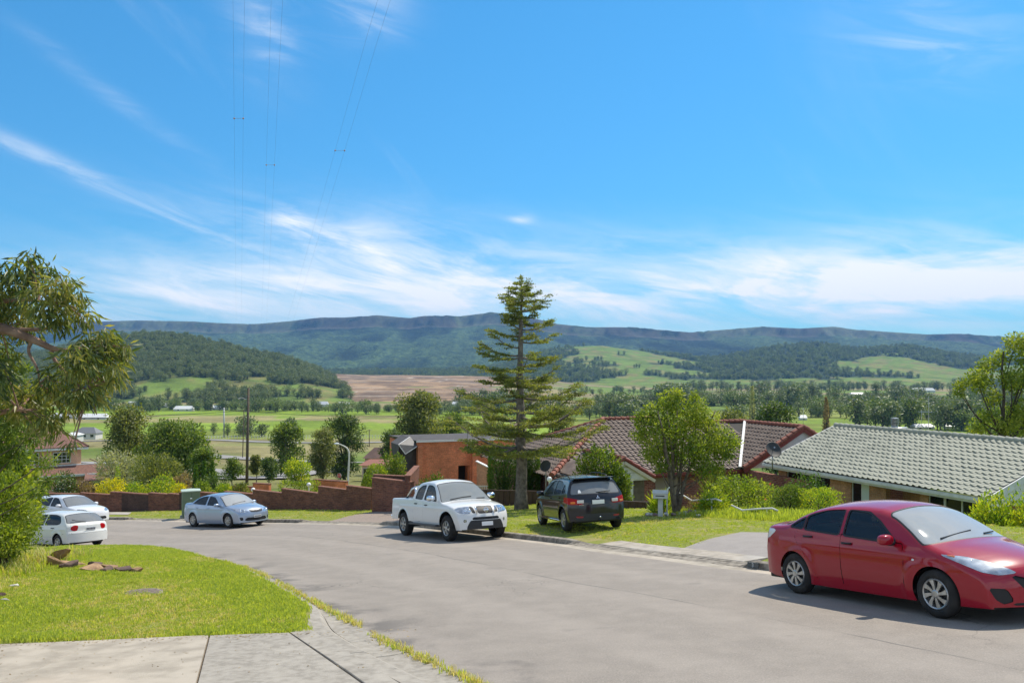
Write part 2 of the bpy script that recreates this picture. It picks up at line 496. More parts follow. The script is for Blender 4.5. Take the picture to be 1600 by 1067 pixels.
# ------------------------------------------------------------------ materials of the ground
def asphalt(name, base, dark):
    m = bpy.data.materials.new(name); m.use_nodes = True
    t = NT(m.node_tree); b = m.node_tree.nodes['Principled BSDF']
    c = t.node('ShaderNodeTexCoord').outputs['Object']
    big = t.maprange(t.noise(c, .35, 4), .3, .7)
    mid = t.maprange(t.noise(c, 2.2, 5), .35, .7)
    sp = t.maprange(t.noise(c, 55, 2, .7), .38, .66, smooth=False)
    vor = t.node('ShaderNodeTexVoronoi'); vor.inputs['Scale'].default_value = 85; t.link(c, vor.inputs['Vector'])
    col = t.mix(t.math('MULTIPLY', sp, .6), dark, base)
    col = t.mix(t.maprange(vor.outputs['Color'], .86, 1.0, 0, .35), col, tuple(min(1, k*1.9) for k in base))
    col = t.mix(t.math('MULTIPLY', big, .20), col, tuple(k*.70 for k in base))
    col = t.mix(t.math('MULTIPLY', mid, .22), col, tuple(k*1.12 for k in base))
    t.link(col, b.inputs['Base Color'])
    b.inputs['Roughness'].default_value = .85
    b.inputs['Specular IOR Level'].default_value = .35
    bn = t.node('ShaderNodeBump'); bn.inputs['Strength'].default_value = .55; bn.inputs['Distance'].default_value = .006
    t.link(t.noise(c, 75, 3, .7), bn.inputs['Height']); t.link(bn.outputs[0], b.inputs['Normal'])
    return m, t, c, col, b
road_m, rt, rc, rcol, rb = asphalt('asphalt', (.345,.302,.256), (.20,.175,.148))
# worn wheel tracks, hairline cracks, tar patches
att0 = rt.node('ShaderNodeAttribute', attribute_name='across')
trk = rt.math('SINE', rt.math('ADD', rt.math('MULTIPLY', att0.outputs['Fac'], 25.0), rt.math('MULTIPLY', rt.noise(rc, .25, 2), 2.0)))
rcol = rt.mix(rt.maprange(trk, -.2, 1.0, 0, .16), rcol, (.40,.35,.30))
vc = rt.node('ShaderNodeTexVoronoi'); vc.feature = 'DISTANCE_TO_EDGE'; vc.inputs['Scale'].default_value = .42
wp_ = rt.node('ShaderNodeVectorMath', operation='ADD'); rt.link(rc, wp_.inputs[0]); nv_ = rt.node('ShaderNodeTexNoise'); nv_.inputs['Scale'].default_value = 1.7; nv_.inputs['Detail'].default_value = 6; rt.link(rc, nv_.inputs['Vector']); rt.link(nv_.outputs['Color'], wp_.inputs[1]); rt.link(wp_.outputs[0], vc.inputs['Vector'])
crk = rt.math('MULTIPLY', rt.maprange(vc.outputs['Distance'], .007, .002), rt.maprange(rt.noise(rc, .22, 2), .55, .68))
rcol = rt.mix(rt.math('MULTIPLY', crk, .6), rcol, (.09,.08,.07))
oil = rt.maprange(rt.noise(rc, 1.1, 3), .66, .76, 0, .35)
rcol = rt.mix(oil, rcol, (.13,.115,.10))
# dark worn stains along the near gutter and a faint paving joint
att = rt.node('ShaderNodeAttribute', attribute_name='across')
stain = rt.math('MULTIPLY', rt.maprange(att.outputs['Fac'], .17, .0), rt.maprange(rt.noise(rc, .9, 5), .48, .66))
joint = rt.math('MULTIPLY', rt.maprange(rt.math('ABSOLUTE', rt.math('SUBTRACT', att.outputs['Fac'], rt.math('ADD', .565, rt.math('MULTIPLY', rt.noise(rc, .6, 3), .03)))), .004, .0015), rt.maprange(rt.noise(rc, .5, 2), .40, .6))
rcol2 = rt.mix(rt.math('MULTIPLY', stain, .62), rcol, (.05,.048,.046))
rcol2 = rt.mix(rt.math('MULTIPLY', joint, .55), rcol2, (.06,.058,.055))
rt.link(rcol2, rb.inputs['Base Color'])
drive_m = asphalt('driveway_asphalt', (.36,.325,.295), (.24,.215,.195))[0]
conc = pbr('concrete', (.42,.37,.305), .9, .3, col2=(.29,.255,.21), nscale=3.5, bump=.35, bscale=60, col3=(.44,.42,.385))
conc_old = pbr('old_concrete', (.30,.265,.215), .92, .3, col2=(.13,.112,.09), nscale=7, ndet=8, bump=.6, bscale=45, col3=(.36,.325,.27))
conc_pale = pbr('pale_concrete', (.42,.37,.30), .9, .3, col2=(.30,.262,.21), nscale=2.6, bump=.3, bscale=70, col3=(.52,.44,.35))
conc_grey = pbr('grey_concrete', (.34,.31,.265), .92, .3, col2=(.25,.226,.19), nscale=9, ndet=8, bump=.28, bscale=60, col3=(.40,.365,.31))
pebble = pbr('pebble_paving', (.34,.27,.22), .9, .3, col2=(.20,.165,.14), nscale=28, bump=.6, bscale=50)
soil = pbr('soil', (.16,.115,.075), .95, .2, col2=(.09,.065,.04), nscale=5, bump=.5)

def grass_ground(name, cols, straw):
    m = bpy.data.materials.new(name); m.use_nodes = True
    t = NT(m.node_tree); b = m.node_tree.nodes['Principled BSDF']
    c = t.node('ShaderNodeTexCoord').outputs['Object']
    f = t.maprange(t.noise(c, 14, 4, .7), .3, .7)
    col = t.mix(f, cols[0], cols[1])
    col = t.mix(t.maprange(t.noise(c, .9, 5, .6), .50, .70, 0, .85), col, straw)
    col = t.mix(t.maprange(t.noise(c, 2.8, 4, .6), .58, .72, 0, .5), col, cols[2])
    t.link(col, b.inputs['Base Color']); b.inputs['Roughness'].default_value = .9
    b.inputs['Specular IOR Level'].default_value = .15
    bn = t.node('ShaderNodeBump'); bn.inputs['Strength'].default_value = .8; bn.inputs['Distance'].default_value = .03
    t.link(t.noise(c, 38, 4, .75), bn.inputs['Height']); t.link(bn.outputs[0], b.inputs['Normal'])
    return m
lawn_m = grass_ground('lawn_ground', ((.165,.20,.034), (.25,.27,.055), (.11,.15,.022)), (.36,.29,.14))

# ------------------------------------------------------------------ street: road, gutters, kerbs, lawns
N = 220
nr = resample(NEAR, .05); fr = resample(offset(FAR, -.30), .05)
nr = nr[np.linspace(0, len(nr)-1, N).astype(int)]; fr = fr[np.linspace(0, len(fr)-1, N).astype(int)]
M_ = 14
ts = np.linspace(0, 1, M_)
G = nr[:,None,:]*(1-ts)[None,:,None]+fr[:,None,:]*ts[None,:,None]
V = np.c_[G.reshape(-1,2), Pz(G[...,0], G[...,1]).ravel()]
idx = np.arange(N*M_).reshape(N, M_)
Fq = np.stack([idx[:-1,:-1], idx[:-1,1:], idx[1:,1:], idx[1:,:-1]], -1).reshape(-1,4)
road = mk('road', V, Fq, road_m, smooth=True)
at = road.data.attributes.new('across', 'FLOAT', 'POINT'); at.data.foreach_set('value', np.tile(ts, N).astype(np.float32))
tag(road, 'grey asphalt street curving downhill to the left', kind='structure')

def near_w(y):
    """width of gutter and kerb along the near side: wide at the crossing, narrow further on"""
    return .32+.46*(1-sst(y, 11.8, 14.0))
def strip(name, L, prof, mat, zf=Pz, parent=None, caps=True, smooth=False):
    """sweep a cross-section [(offset to the right, height)] along a polyline on the ground"""
    t = np.gradient(L, axis=0); t /= np.linalg.norm(t, axis=1)[:, None]; nrm = np.c_[t[:,1], -t[:,0]]
    V = []
    for o, h in prof:
        h = np.broadcast_to(h, (len(L),)); o = np.broadcast_to(o, (len(L),))[:,None]
        V.append(np.c_[L+nrm*o, zf(*(L+nrm*0).T)+h])
    V = np.stack(V, 1); n, k = V.shape[:2]
    idx = np.arange(n*k).reshape(n, k)
    F = [tuple(f) for f in np.stack([idx[:-1,1:], idx[:-1,:-1], idx[1:,:-1], idx[1:,1:]], -1).reshape(-1,4)]
    if caps: F += [tuple(idx[0]), tuple(idx[-1][::-1])]
    return mk(name, V.reshape(-1,3), F, mat, parent, smooth)

def arc(L):
    return np.r_[0, np.cumsum(np.linalg.norm(np.diff(L, axis=0), axis=1))]
def s_at(L, p):
    d = np.linalg.norm(L-np.asarray(p), axis=1); return arc(L)[np.argmin(d)]
far_l = resample(FAR, .15); near_l = resample(NEAR, .15)
# height of the far kerb along its length: laybacks at the driveways
fs = arc(far_l)
def lay(a, b, w=.55):
    return sst(fs, a-w, a)*(1-sst(fs, b, b+w))
LAY = np.maximum.reduce([lay(s_at(far_l, gp(1138, 885)), s_at(far_l, gp(893, 853))), lay(s_at(far_l, gp(597, 818)), s_at(far_l, gp(478, 815))), lay(s_at(far_l, gp(283, 814)), s_at(far_l, gp(196, 813)))])
kh = .145-.105*LAY
gut = strip('gutter', resample(FAR, .4), [(-.32, -.03), (-.32, .006), (0.02, .012), (.02, -.03)], conc_pale)
tag(gut, 'pale concrete gutter strip along the far edge of the road', kind='structure')
kerb = thing('kerb', 'weathered concrete kerb with driveway laybacks along the far side of the street', None, (0,0,0)); kerb['kind'] = 'structure'
step = int(2.4/.15)
for i in range(0, len(far_l)-2, step):
    seg = far_l[i:i+step+1].copy()
    if len(seg) < 3: break
    h = kh[i:i+step+1]
    if seg[0][1] > 62: break
    dsg = seg[-1]-seg[-2]; seg[-1] = seg[-1]-dsg/np.linalg.norm(dsg)*.012
    lw = (h-.04)/.105                       # 1 upright, 0 layback
    t = np.gradient(seg, axis=0); t /= np.linalg.norm(t, axis=1)[:, None]; nrm = np.c_[t[:,1], -t[:,0]]
    o1 = .03*lw+.32*(1-lw); prof = [(0*h, -.06+0*h), (0*h, .012+0*h), (o1, h-.015), (o1+.03, h), (.19+.25*(1-lw), h+.004), (.19+.25*(1-lw), -.1+0*h)]
    Vs = np.stack([np.c_[seg+nrm*o[:,None], Pz(seg[:,0], seg[:,1])+hh] for o, hh in prof], 1)
    n, k = Vs.shape[:2]; idx = np.arange(n*k).reshape(n, k)
    F = [tuple(f) for f in np.stack([idx[:-1,1:], idx[:-1,:-1], idx[1:,:-1], idx[1:,1:]], -1).reshape(-1,4)]+[tuple(idx[0]), tuple(idx[-1][::-1])]
    mk('kerb_segment', Vs.reshape(-1,3), F, conc_old, kerb)
# near side: rolled gutter and kerb in cast lengths
nk = thing('rolled_kerb', 'worn rolled concrete kerb and gutter along the near lawn', None, (0,0,0)); nk['kind'] = 'structure'
ns_ = arc(near_l)
i0 = 8
step = int(3.0/.15)
for i in range(i0, len(near_l)-2, step):
    seg = near_l[i:i+step+1].copy()
    if len(seg) < 3 or seg[0][1] > 40: break
    d_ = seg[-1]-seg[-2]; seg[-1] = seg[-1]-d_/np.linalg.norm(d_)*.012
    w = rng.uniform(-.006, .006)
    kw_ = near_w(seg[:,1])/.78
    strip('gutter_length', seg, [(0, -.05), (0, .006), (-.22*kw_, .0+w), (-.42*kw_, .012+w), (-.42*kw_, -.05)][::-1], conc_grey, parent=nk)
    strip('kerb_length', seg, [(-.432*kw_, -.05), (-.432*kw_, .012), (-.50*kw_, .07+w), (-.56*kw_, .098+w), (-.78*kw_, .112+w), (-.78*kw_, -.05)][::-1], conc_grey, parent=nk)

def loft_sheet(name, L, offs, zf, mat, last_drop=0.0, step=.35, narrow=False):
    L = resample(L, step); t = np.gradient(L, axis=0); t /= np.linalg.norm(t, axis=1)[:, None]; nrm = np.c_[t[:,1], -t[:,0]]
    offs = np.asarray(offs); OF = np.tile(offs, (len(L), 1))
    if narrow: OF = OF+(.78-near_w(L[:,1]))[:,None]*np.clip(1-(np.abs(offs)-.76)/2.2, 0, 1)[None,:]
    G = L[:,None,:]+nrm[:,None,:]*OF[:,:,None]
    Z = zf(G[...,0], G[...,1])
    Z[:, -1] -= last_drop
    n, k = Z.shape; idx = np.arange(n*k).reshape(n, k)
    F = np.stack([idx[:-1,1:], idx[:-1,:-1], idx[1:,:-1], idx[1:,1:]], -1).reshape(-1,4)
    if offs[-1] < 0: F = F[:, ::-1]
    return mk(name, np.c_[G.reshape(-1,2), Z.ravel()], np.ascontiguousarray(F), mat, smooth=True)
def Lr_sheet(x, y):
    q = pdist(x, y, FAR)
    n = (fbm(x*1.3, y*1.3, 3)-.5)*.05
    k = sst(q, 8.2, 10.2)
    return Lr(x, y)*(1-k)+(Tz(x, y)-.06)*k+n*sst(q, .3, 1.0)
tag(loft_sheet('verge_lawn', FAR, [.17,.4,.8,1.3,1.9,2.6,3.4,4.2,5,5.8,6.6,7.4,8.2,8.8,9.4,10,11], Lr_sheet, lawn_m, .3), 'sloping grass verge across the street', kind='structure')
def Ll_sheet(x, y):
    n = (fbm(x*1.1+9, y*1.1, 3)-.5)*.07
    d = -pdist(x, y, NEAR)
    return np.where(y > 11.42, Ll(x, y)+n*sst(d, .5, 1.8)*sst(y, 11.5, 12.2), Pz(x, y)+.01)
tag(loft_sheet('front_lawn', NEAR, [-.76,-.95,-1.2,-1.5,-2,-2.5,-3,-3.5,-4,-4.6,-5.2,-6,-7,-8,-9.5,-11,-13,-16,-20,-26], Ll_sheet, lawn_m, .5, .3, True), 'grass lawn in front of the near kerb', kind='structure')

# paved crossing in the foreground: separate cast slabs
cross = thing('footpath', 'cast concrete crossing slabs at the bottom of the picture', None, (0,0,0)); cross['kind'] = 'structure'
def slab(poly, top, mat, parent, zf=Pz, th=.09, inset=.004):
    p = np.asarray(poly, float); c = p.mean(0)
    d = p-c; p = c+d*(1-inset/np.linalg.norm(d, axis=1))[:, None]
    q = c+(p-c)*(1-.008/np.linalg.norm(p-c, axis=1))[:, None]
    n = len(p); z = zf(p[:,0], p[:,1])
    V = np.vstack([np.c_[p, z-th], np.c_[p, z+top-.008], np.c_[q, zf(q[:,0], q[:,1])+top]])
    F = [tuple(range(2*n, 3*n))]+[(i, (i+1)%n, n+(i+1)%n, n+i) for i in range(n)]+[(n+i, n+(i+1)%n, 2*n+(i+1)%n, 2*n+i) for i in range(n)]
    return mk('slab', V, F, mat, parent)
def xa(pxv, Y): return (pxv-HX)/FPX*Y
yb, yf = 11.40, 6.5
ek = offset(NEAR, -.79)
def kerb_x(Y): return float(np.interp(Y, ek[:,1], ek[:,0]))
slab([(-9.6, yf), (-5.45+.15, yf), (-5.45, yb-.05), (-9.6, yb-.15)], .115, conc_pale, cross)
slab([(-5.29, yf), (-2.55, yf), (-4.04, yb+.02), (-5.44, yb-.05)], .117, conc_pale, cross)
slab([(-2.53, yf), (kerb_x(yf)-.36, yf), (kerb_x(9)-.36, 9), (kerb_x(yb)-.32, yb), (-4.02, yb+.02)], .113, conc_grey, cross)
slab([(kerb_x(yf)-.34, yf), (kerb_x(yf)+.0, yf), (kerb_x(9), 9), (kerb_x(yb+.4), yb+.4), (kerb_x(yb)-.30, yb), (kerb_x(9)-.34, 9)], .115, conc_grey, cross)
slab([(-14.5, yf), (-9.62, yf), (-9.62, yb-.15), (-14.5, yb-.3)], .112, conc_pale, cross)

jt = mk('joint_soil', np.array([(x_, y_, float(Pz(x_, y_))+.088) for x_, y_ in [(-14.4, yf+.1), (kerb_x(yf)-.1, yf+.1), (kerb_x(9)-.1, 9), (kerb_x(yb)-.1, yb), (-4, yb-.02), (-14.4, yb-.35)]]), [(0,1,2,3,4,5)], pbr('joint_soil', (.20,.155,.11), .95, .2, col2=(.11,.09,.065), nscale=30), cross)
def gsheet(name, pix, o, mat, label, sub=10, zf=None, lift=.012):
    """a quad given by four pixels, laid on the ground"""
    oo = o if isinstance(o, (list, tuple)) else [o]*4
    c = np.array([gp(a, b, q) for (a, b), q in zip(pix, oo)]); s = np.linspace(0, 1, sub+1)
    G = (c[0]*(1-s)[:,None,None]+c[1]*s[:,None,None])*(1-s)[None,:,None]+(c[3]*(1-s)[:,None,None]+c[2]*s[:,None,None])*s[None,:,None]
    zf = zf or Lr; Z = zf(G[...,0], G[...,1])+lift
    n = sub+1; idx = np.arange(n*n).reshape(n, n)
    F = np.stack([idx[:-1,:-1], idx[1:,:-1], idx[1:,1:], idx[:-1,1:]], -1).reshape(-1,4)
    o_ = mk(name, np.c_[G.reshape(-1,2), Z.ravel()], F, mat, smooth=True)
    return tag(o_, label, kind='structure')
gsheet('driveway', [(1040,861.5),(1176,876),(1345,836),(1158,832)], [.06,.06,.2,.2], drive_m, 'grey asphalt driveway rising from the layback to the house', lift=.02)
gsheet('pebble_driveway', [(505,812.5),(640,817),(690,799),(600,798)], [.06,.06,.2,.2], pebble, 'pinkish pebble paved driveway behind the white pickup', lift=.02)
gsheet('concrete_crossing', [(140,806),(200,807),(206,800),(150,799)], [.06,.06,.2,.2], conc, 'short concrete driveway strip in the far verge', lift=.02)
cs = thing('crossing_slabs', 'concrete layback slabs in front of the asphalt driveway', None, (0,0,0)); cs['kind'] = 'structure'
cl_ = far_l[(fs > s_at(far_l, gp(1150, 885))) & (fs < s_at(far_l, gp(890, 853)))]
cl_t = np.gradient(cl_, axis=0); cl_t /= np.linalg.norm(cl_t, axis=1)[:,None]; cn = np.c_[cl_t[:,1], -cl_t[:,0]]
for a in range(0, len(cl_)-13, 12):
    b = min(a+12, len(cl_)-1)
    slab([cl_[a]+cn[a]*.46, cl_[b]+cn[b]*.46, cl_[b]+cn[b]*1.15, cl_[a]+cn[a]*1.15][::-1], .045, conc, cs, zf=lambda x, y: Lr(x, y)-.0)

# ------------------------------------------------------------------ valley, hills and escarpment: one sheet out to the horizon
rows = np.r_[np.geomspace(3, 60, 50)[:-1], np.geomspace(60, 3000, 200)[:-1], np.linspace(3000, 6700, 150), np.linspace(6800, 9000, 8)]
uu = np.linspace(-.92, .92, 700)
GY = np.repeat(rows[:,None], len(uu), 1); GX = uu[None,:]*(GY+30)
HZ, which, forest, bare, cliff, U, TA, TC, NZ, NF = hills(GX.ravel(), GY.ravel())
gx, gy = GX.ravel(), GY.ravel()
qf = pdist(gx, gy, FAR); near_street = (gy < 75)
HZ = HZ-np.where(near_street, .5*(1-sst(qf, 9.6, 10.6)), 0)
def mixc_(a, b, t): return a*(1-t)[:,None]+np.asarray(b)[None,:]*t[:,None]
nA = fbm(gx/35, gy/60, 4); nB = fbm(gx/220+3, gy/130+8, 3); nC = fbm(gx/14, gy/20+5, 3)
C = np.tile(np.array([[.115,.165,.030]]), (len(gx), 1))
C = mixc_(C, (.20,.185,.075), sst(nA+(nB-.5), .52, .70)*.8)
pas = sst(gy, 395, 440)*(1-sst(gy, 800, 840))
C = mixc_(C, (.19,.27,.030), pas*(1-.4*sst(U, 820, 880)*sst(gy, 560, 600)))
C = mixc_(C, (.215,.225,.055), pas*sst(nB, .52, .62)*.5)
st_ = sst(gy, 585, 610)*(1-sst(gy, 690, 730))*(1-sst(U, 600, 680))*sst(nA+.2*(nB-.5), .36, .5)
C = mixc_(C, (.30,.24,.125), st_*.8)
# mown strips across the pasture
C = C*(1-.10*pas*(np.sin(gy/9+nA*3) > .3))[:,None]
dry = sst(gy, 190, 220)*(1-sst(gy, 395, 430))*(1-sst(U, 640, 720))
C = mixc_(C, (.235,.205,.095), dry*sst(nA+nB, .75, 1.15)*.9)
mid = sst(gy, 820, 860)*(1-sst(gy, 2100, 2400))
C = mixc_(C, (.15,.215,.04), mid*.8); C = mixc_(C, (.27,.215,.115), mid*sst(nB, .47, .58)*.85)
sl = (which == 1) | (which == 3)
C = np.where(sl[:,None], mixc_(np.tile(np.array([[.135,.195,.035]]), (len(gx),1)), (.20,.185,.06), sst(nA, .45, .7)), C)
F_C = np.array([.028,.046,.022])
C = mixc_(C, F_C, forest)
C = np.where((which == 4)[:,None], mixc_(np.tile(F_C[None]*1.0, (len(gx),1)), (.05,.075,.026), sst(nC, .4, .65)), C)
B = mixc_(np.tile(np.array([[.32,.215,.125]]), (len(gx),1)), (.165,.112,.072), sst(fbm(gx/48, gy/12, 5), .42, .56))
B = mixc_(B, (.50,.43,.35), sst(ridged(gx/90+2, gy/160), .84, .92)*.9)
B = mixc_(B, (.30,.26,.21), sst(np.abs(np.sin(gy/34+1.5*NZ)), .97, 1.0)*.6)
C = C*(1-bare)[:,None]+B*bare[:,None]
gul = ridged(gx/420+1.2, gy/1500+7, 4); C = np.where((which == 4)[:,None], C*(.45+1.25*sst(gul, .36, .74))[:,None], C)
C = mixc_(C, (.22,.17,.135), cliff*.28)
nr_, nc_ = GX.shape; idx = np.arange(nr_*nc_).reshape(nr_, nc_)
Fq = np.stack([idx[:-1,:-1], idx[:-1,1:], idx[1:,1:], idx[1:,:-1]], -1).reshape(-1,4)
HZn = HZ+np.where(which == 4, (fbm(gx/38, gy/60, 3)-.5)*16*(1-cliff), 0)+np.where(which == 3, forest*(fbm(gx/22, gy/30, 3)-.5)*10, 0)
ter_m = bpy.data.materials.new('valley_land'); ter_m.use_nodes = True
t = NT(ter_m.node_tree); b = ter_m.node_tree.nodes['Principled BSDF']
ca = t.node('ShaderNodeAttribute', attribute_name='land'); oc = t.node('ShaderNodeTexCoord').outputs['Object']
fa = t.node('ShaderNodeAttribute', attribute_name='wood')
v1 = t.maprange(t.noise(oc, .02, 6, .65), .3, .7, .72, 1.25)
v2 = t.maprange(t.noise(oc, .35, 4, .7), .3, .7, .80, 1.2)
cc = t.mix(1.0, t.mix(1.0, ca.outputs['Color'], t.comb(v1, v1, v1), 'MULTIPLY'), t.comb(v2, v2, v2), 'MULTIPLY')
t.link(cc, b.inputs['Base Color']); b.inputs['Roughness'].default_value = .95; b.inputs['Specular IOR Level'].default_value = .1
vo = t.node('ShaderNodeTexVoronoi'); vo.inputs['Scale'].default_value = .075; t.link(oc, vo.inputs['Vector'])
bn = t.node('ShaderNodeBump'); bn.inputs['Distance'].default_value = 7.0
t.link(t.math('MULTIPLY', fa.outputs['Fac'], .9), bn.inputs['Strength'])
t.link(t.math('SUBTRACT', 1.0, vo.outputs['Distance']), bn.inputs['Height']); t.link(bn.outputs[0], b.inputs['Normal'])
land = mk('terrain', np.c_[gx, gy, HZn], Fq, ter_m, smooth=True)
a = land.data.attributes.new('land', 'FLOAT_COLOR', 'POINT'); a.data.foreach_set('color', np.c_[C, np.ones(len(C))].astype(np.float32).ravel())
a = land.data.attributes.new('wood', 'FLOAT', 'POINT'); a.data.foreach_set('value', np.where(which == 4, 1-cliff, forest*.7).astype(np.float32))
tag(land, 'green valley floor with paddocks rising to wooded hills and a long escarpment', kind='structure')

def Hz(x, y):
    return hills(np.atleast_1d(np.asarray(x, float)), np.atleast_1d(np.asarray(y, float)))[0]
_ys = np.r_[np.linspace(48, 1000, 900), np.linspace(1002, 4000, 900)]
def hit(pxl, pyl):
    """point of the land seen at a pixel (beyond the street)"""
    x = (pxl-HX)/FPX*_ys; zr = (HY-pyl)/FPX*_ys
    z = hills(x, _ys)[0]
    k = np.argmax(z >= zr)
    if k == 0: k = len(_ys)-1
    return np.array([x[k], _ys[k], z[k]])

# the air of the valley
hz = MB().box((-9800, -150, -44), (9800, 9300, 560)).build('haze', None)
hm = bpy.data.materials.new('haze'); hm.use_nodes = True
t = NT(hm.node_tree); hm.node_tree.nodes.clear()
pv = t.node('ShaderNodeVolumePrincipled'); pv.inputs['Density'].default_value = 6.6e-5
pv.inputs['Color'].default_value = (.20, .50, 1.0, 1); pv.inputs['Anisotropy'].default_value = 0.0
ho = t.node('ShaderNodeOutputMaterial'); t.link(pv.outputs[0], ho.inputs['Volume'])
hz.data.materials.clear(); hz.data.materials.append(hm)
tag(hz, 'thin blue air filling the valley', kind='stuff')
# ------------------------------------------------------------------ cars: lofted shells cut into panels
def pchip(xs, ys, x):
    xs = np.asarray(xs, float); ys = np.asarray(ys, float); h = np.diff(xs); d = np.diff(ys)/h
    m = np.zeros(len(xs)); m[0] = d[0]; m[-1] = d[-1]
    for i in range(1, len(xs)-1):
        if d[i-1]*d[i] > 0:
            w1 = 2*h[i]+h[i-1]; w2 = h[i]+2*h[i-1]; m[i] = (w1+w2)/(w1/d[i-1]+w2/d[i])
    x = np.clip(x, xs[0], xs[-1]); i = np.clip(np.searchsorted(xs, x)-1, 0, len(xs)-2); t = (x-xs[i])/h[i]
    return ys[i]*(1+2*t)*(1-t)**2+m[i]*h[i]*t*(1-t)**2+ys[i+1]*t*t*(3-2*t)+m[i+1]*h[i]*t*t*(t-1)

def smooth_poly(P, r=.04, n=5):
    """closed polygon with its corners rounded"""
    P = np.asarray(P, float); out = []; m = len(P)
    for i in range(m):
        a, b, c = P[i-1], P[i], P[(i+1) % m]
        la, lc = np.linalg.norm(a-b), np.linalg.norm(c-b)
        k = min(r, .45*la, .45*lc); p = b+(a-b)/la*k; q = b+(c-b)/lc*k
        for t in np.linspace(0, 1, n): out.append((1-t)**2*p+2*t*(1-t)*b+t*t*q)
    return np.array(out)

def sd_poly(P, X, Y):
    """signed distance to a polygon, negative inside"""
    P = np.asarray(P, float); A = P; B = np.roll(P, -1, 0)
    d = np.full(X.shape, 1e9); inside = np.zeros(X.shape, bool)
    for (ax, ay), (bx, by) in zip(A, B):
        ex, ey = bx-ax, by-ay; wx, wy = X-ax, Y-ay
        t = np.clip((wx*ex+wy*ey)/(ex*ex+ey*ey+1e-12), 0, 1)
        d = np.minimum(d, (wx-t*ex)**2+(wy-t*ey)**2)
        c = ((ay > Y) != (by > Y)) & (X < (bx-ax)*(Y-ay)/(by-ay+1e-12)+ax)
        inside ^= c
    return np.where(inside, -1, 1)*np.sqrt(d)

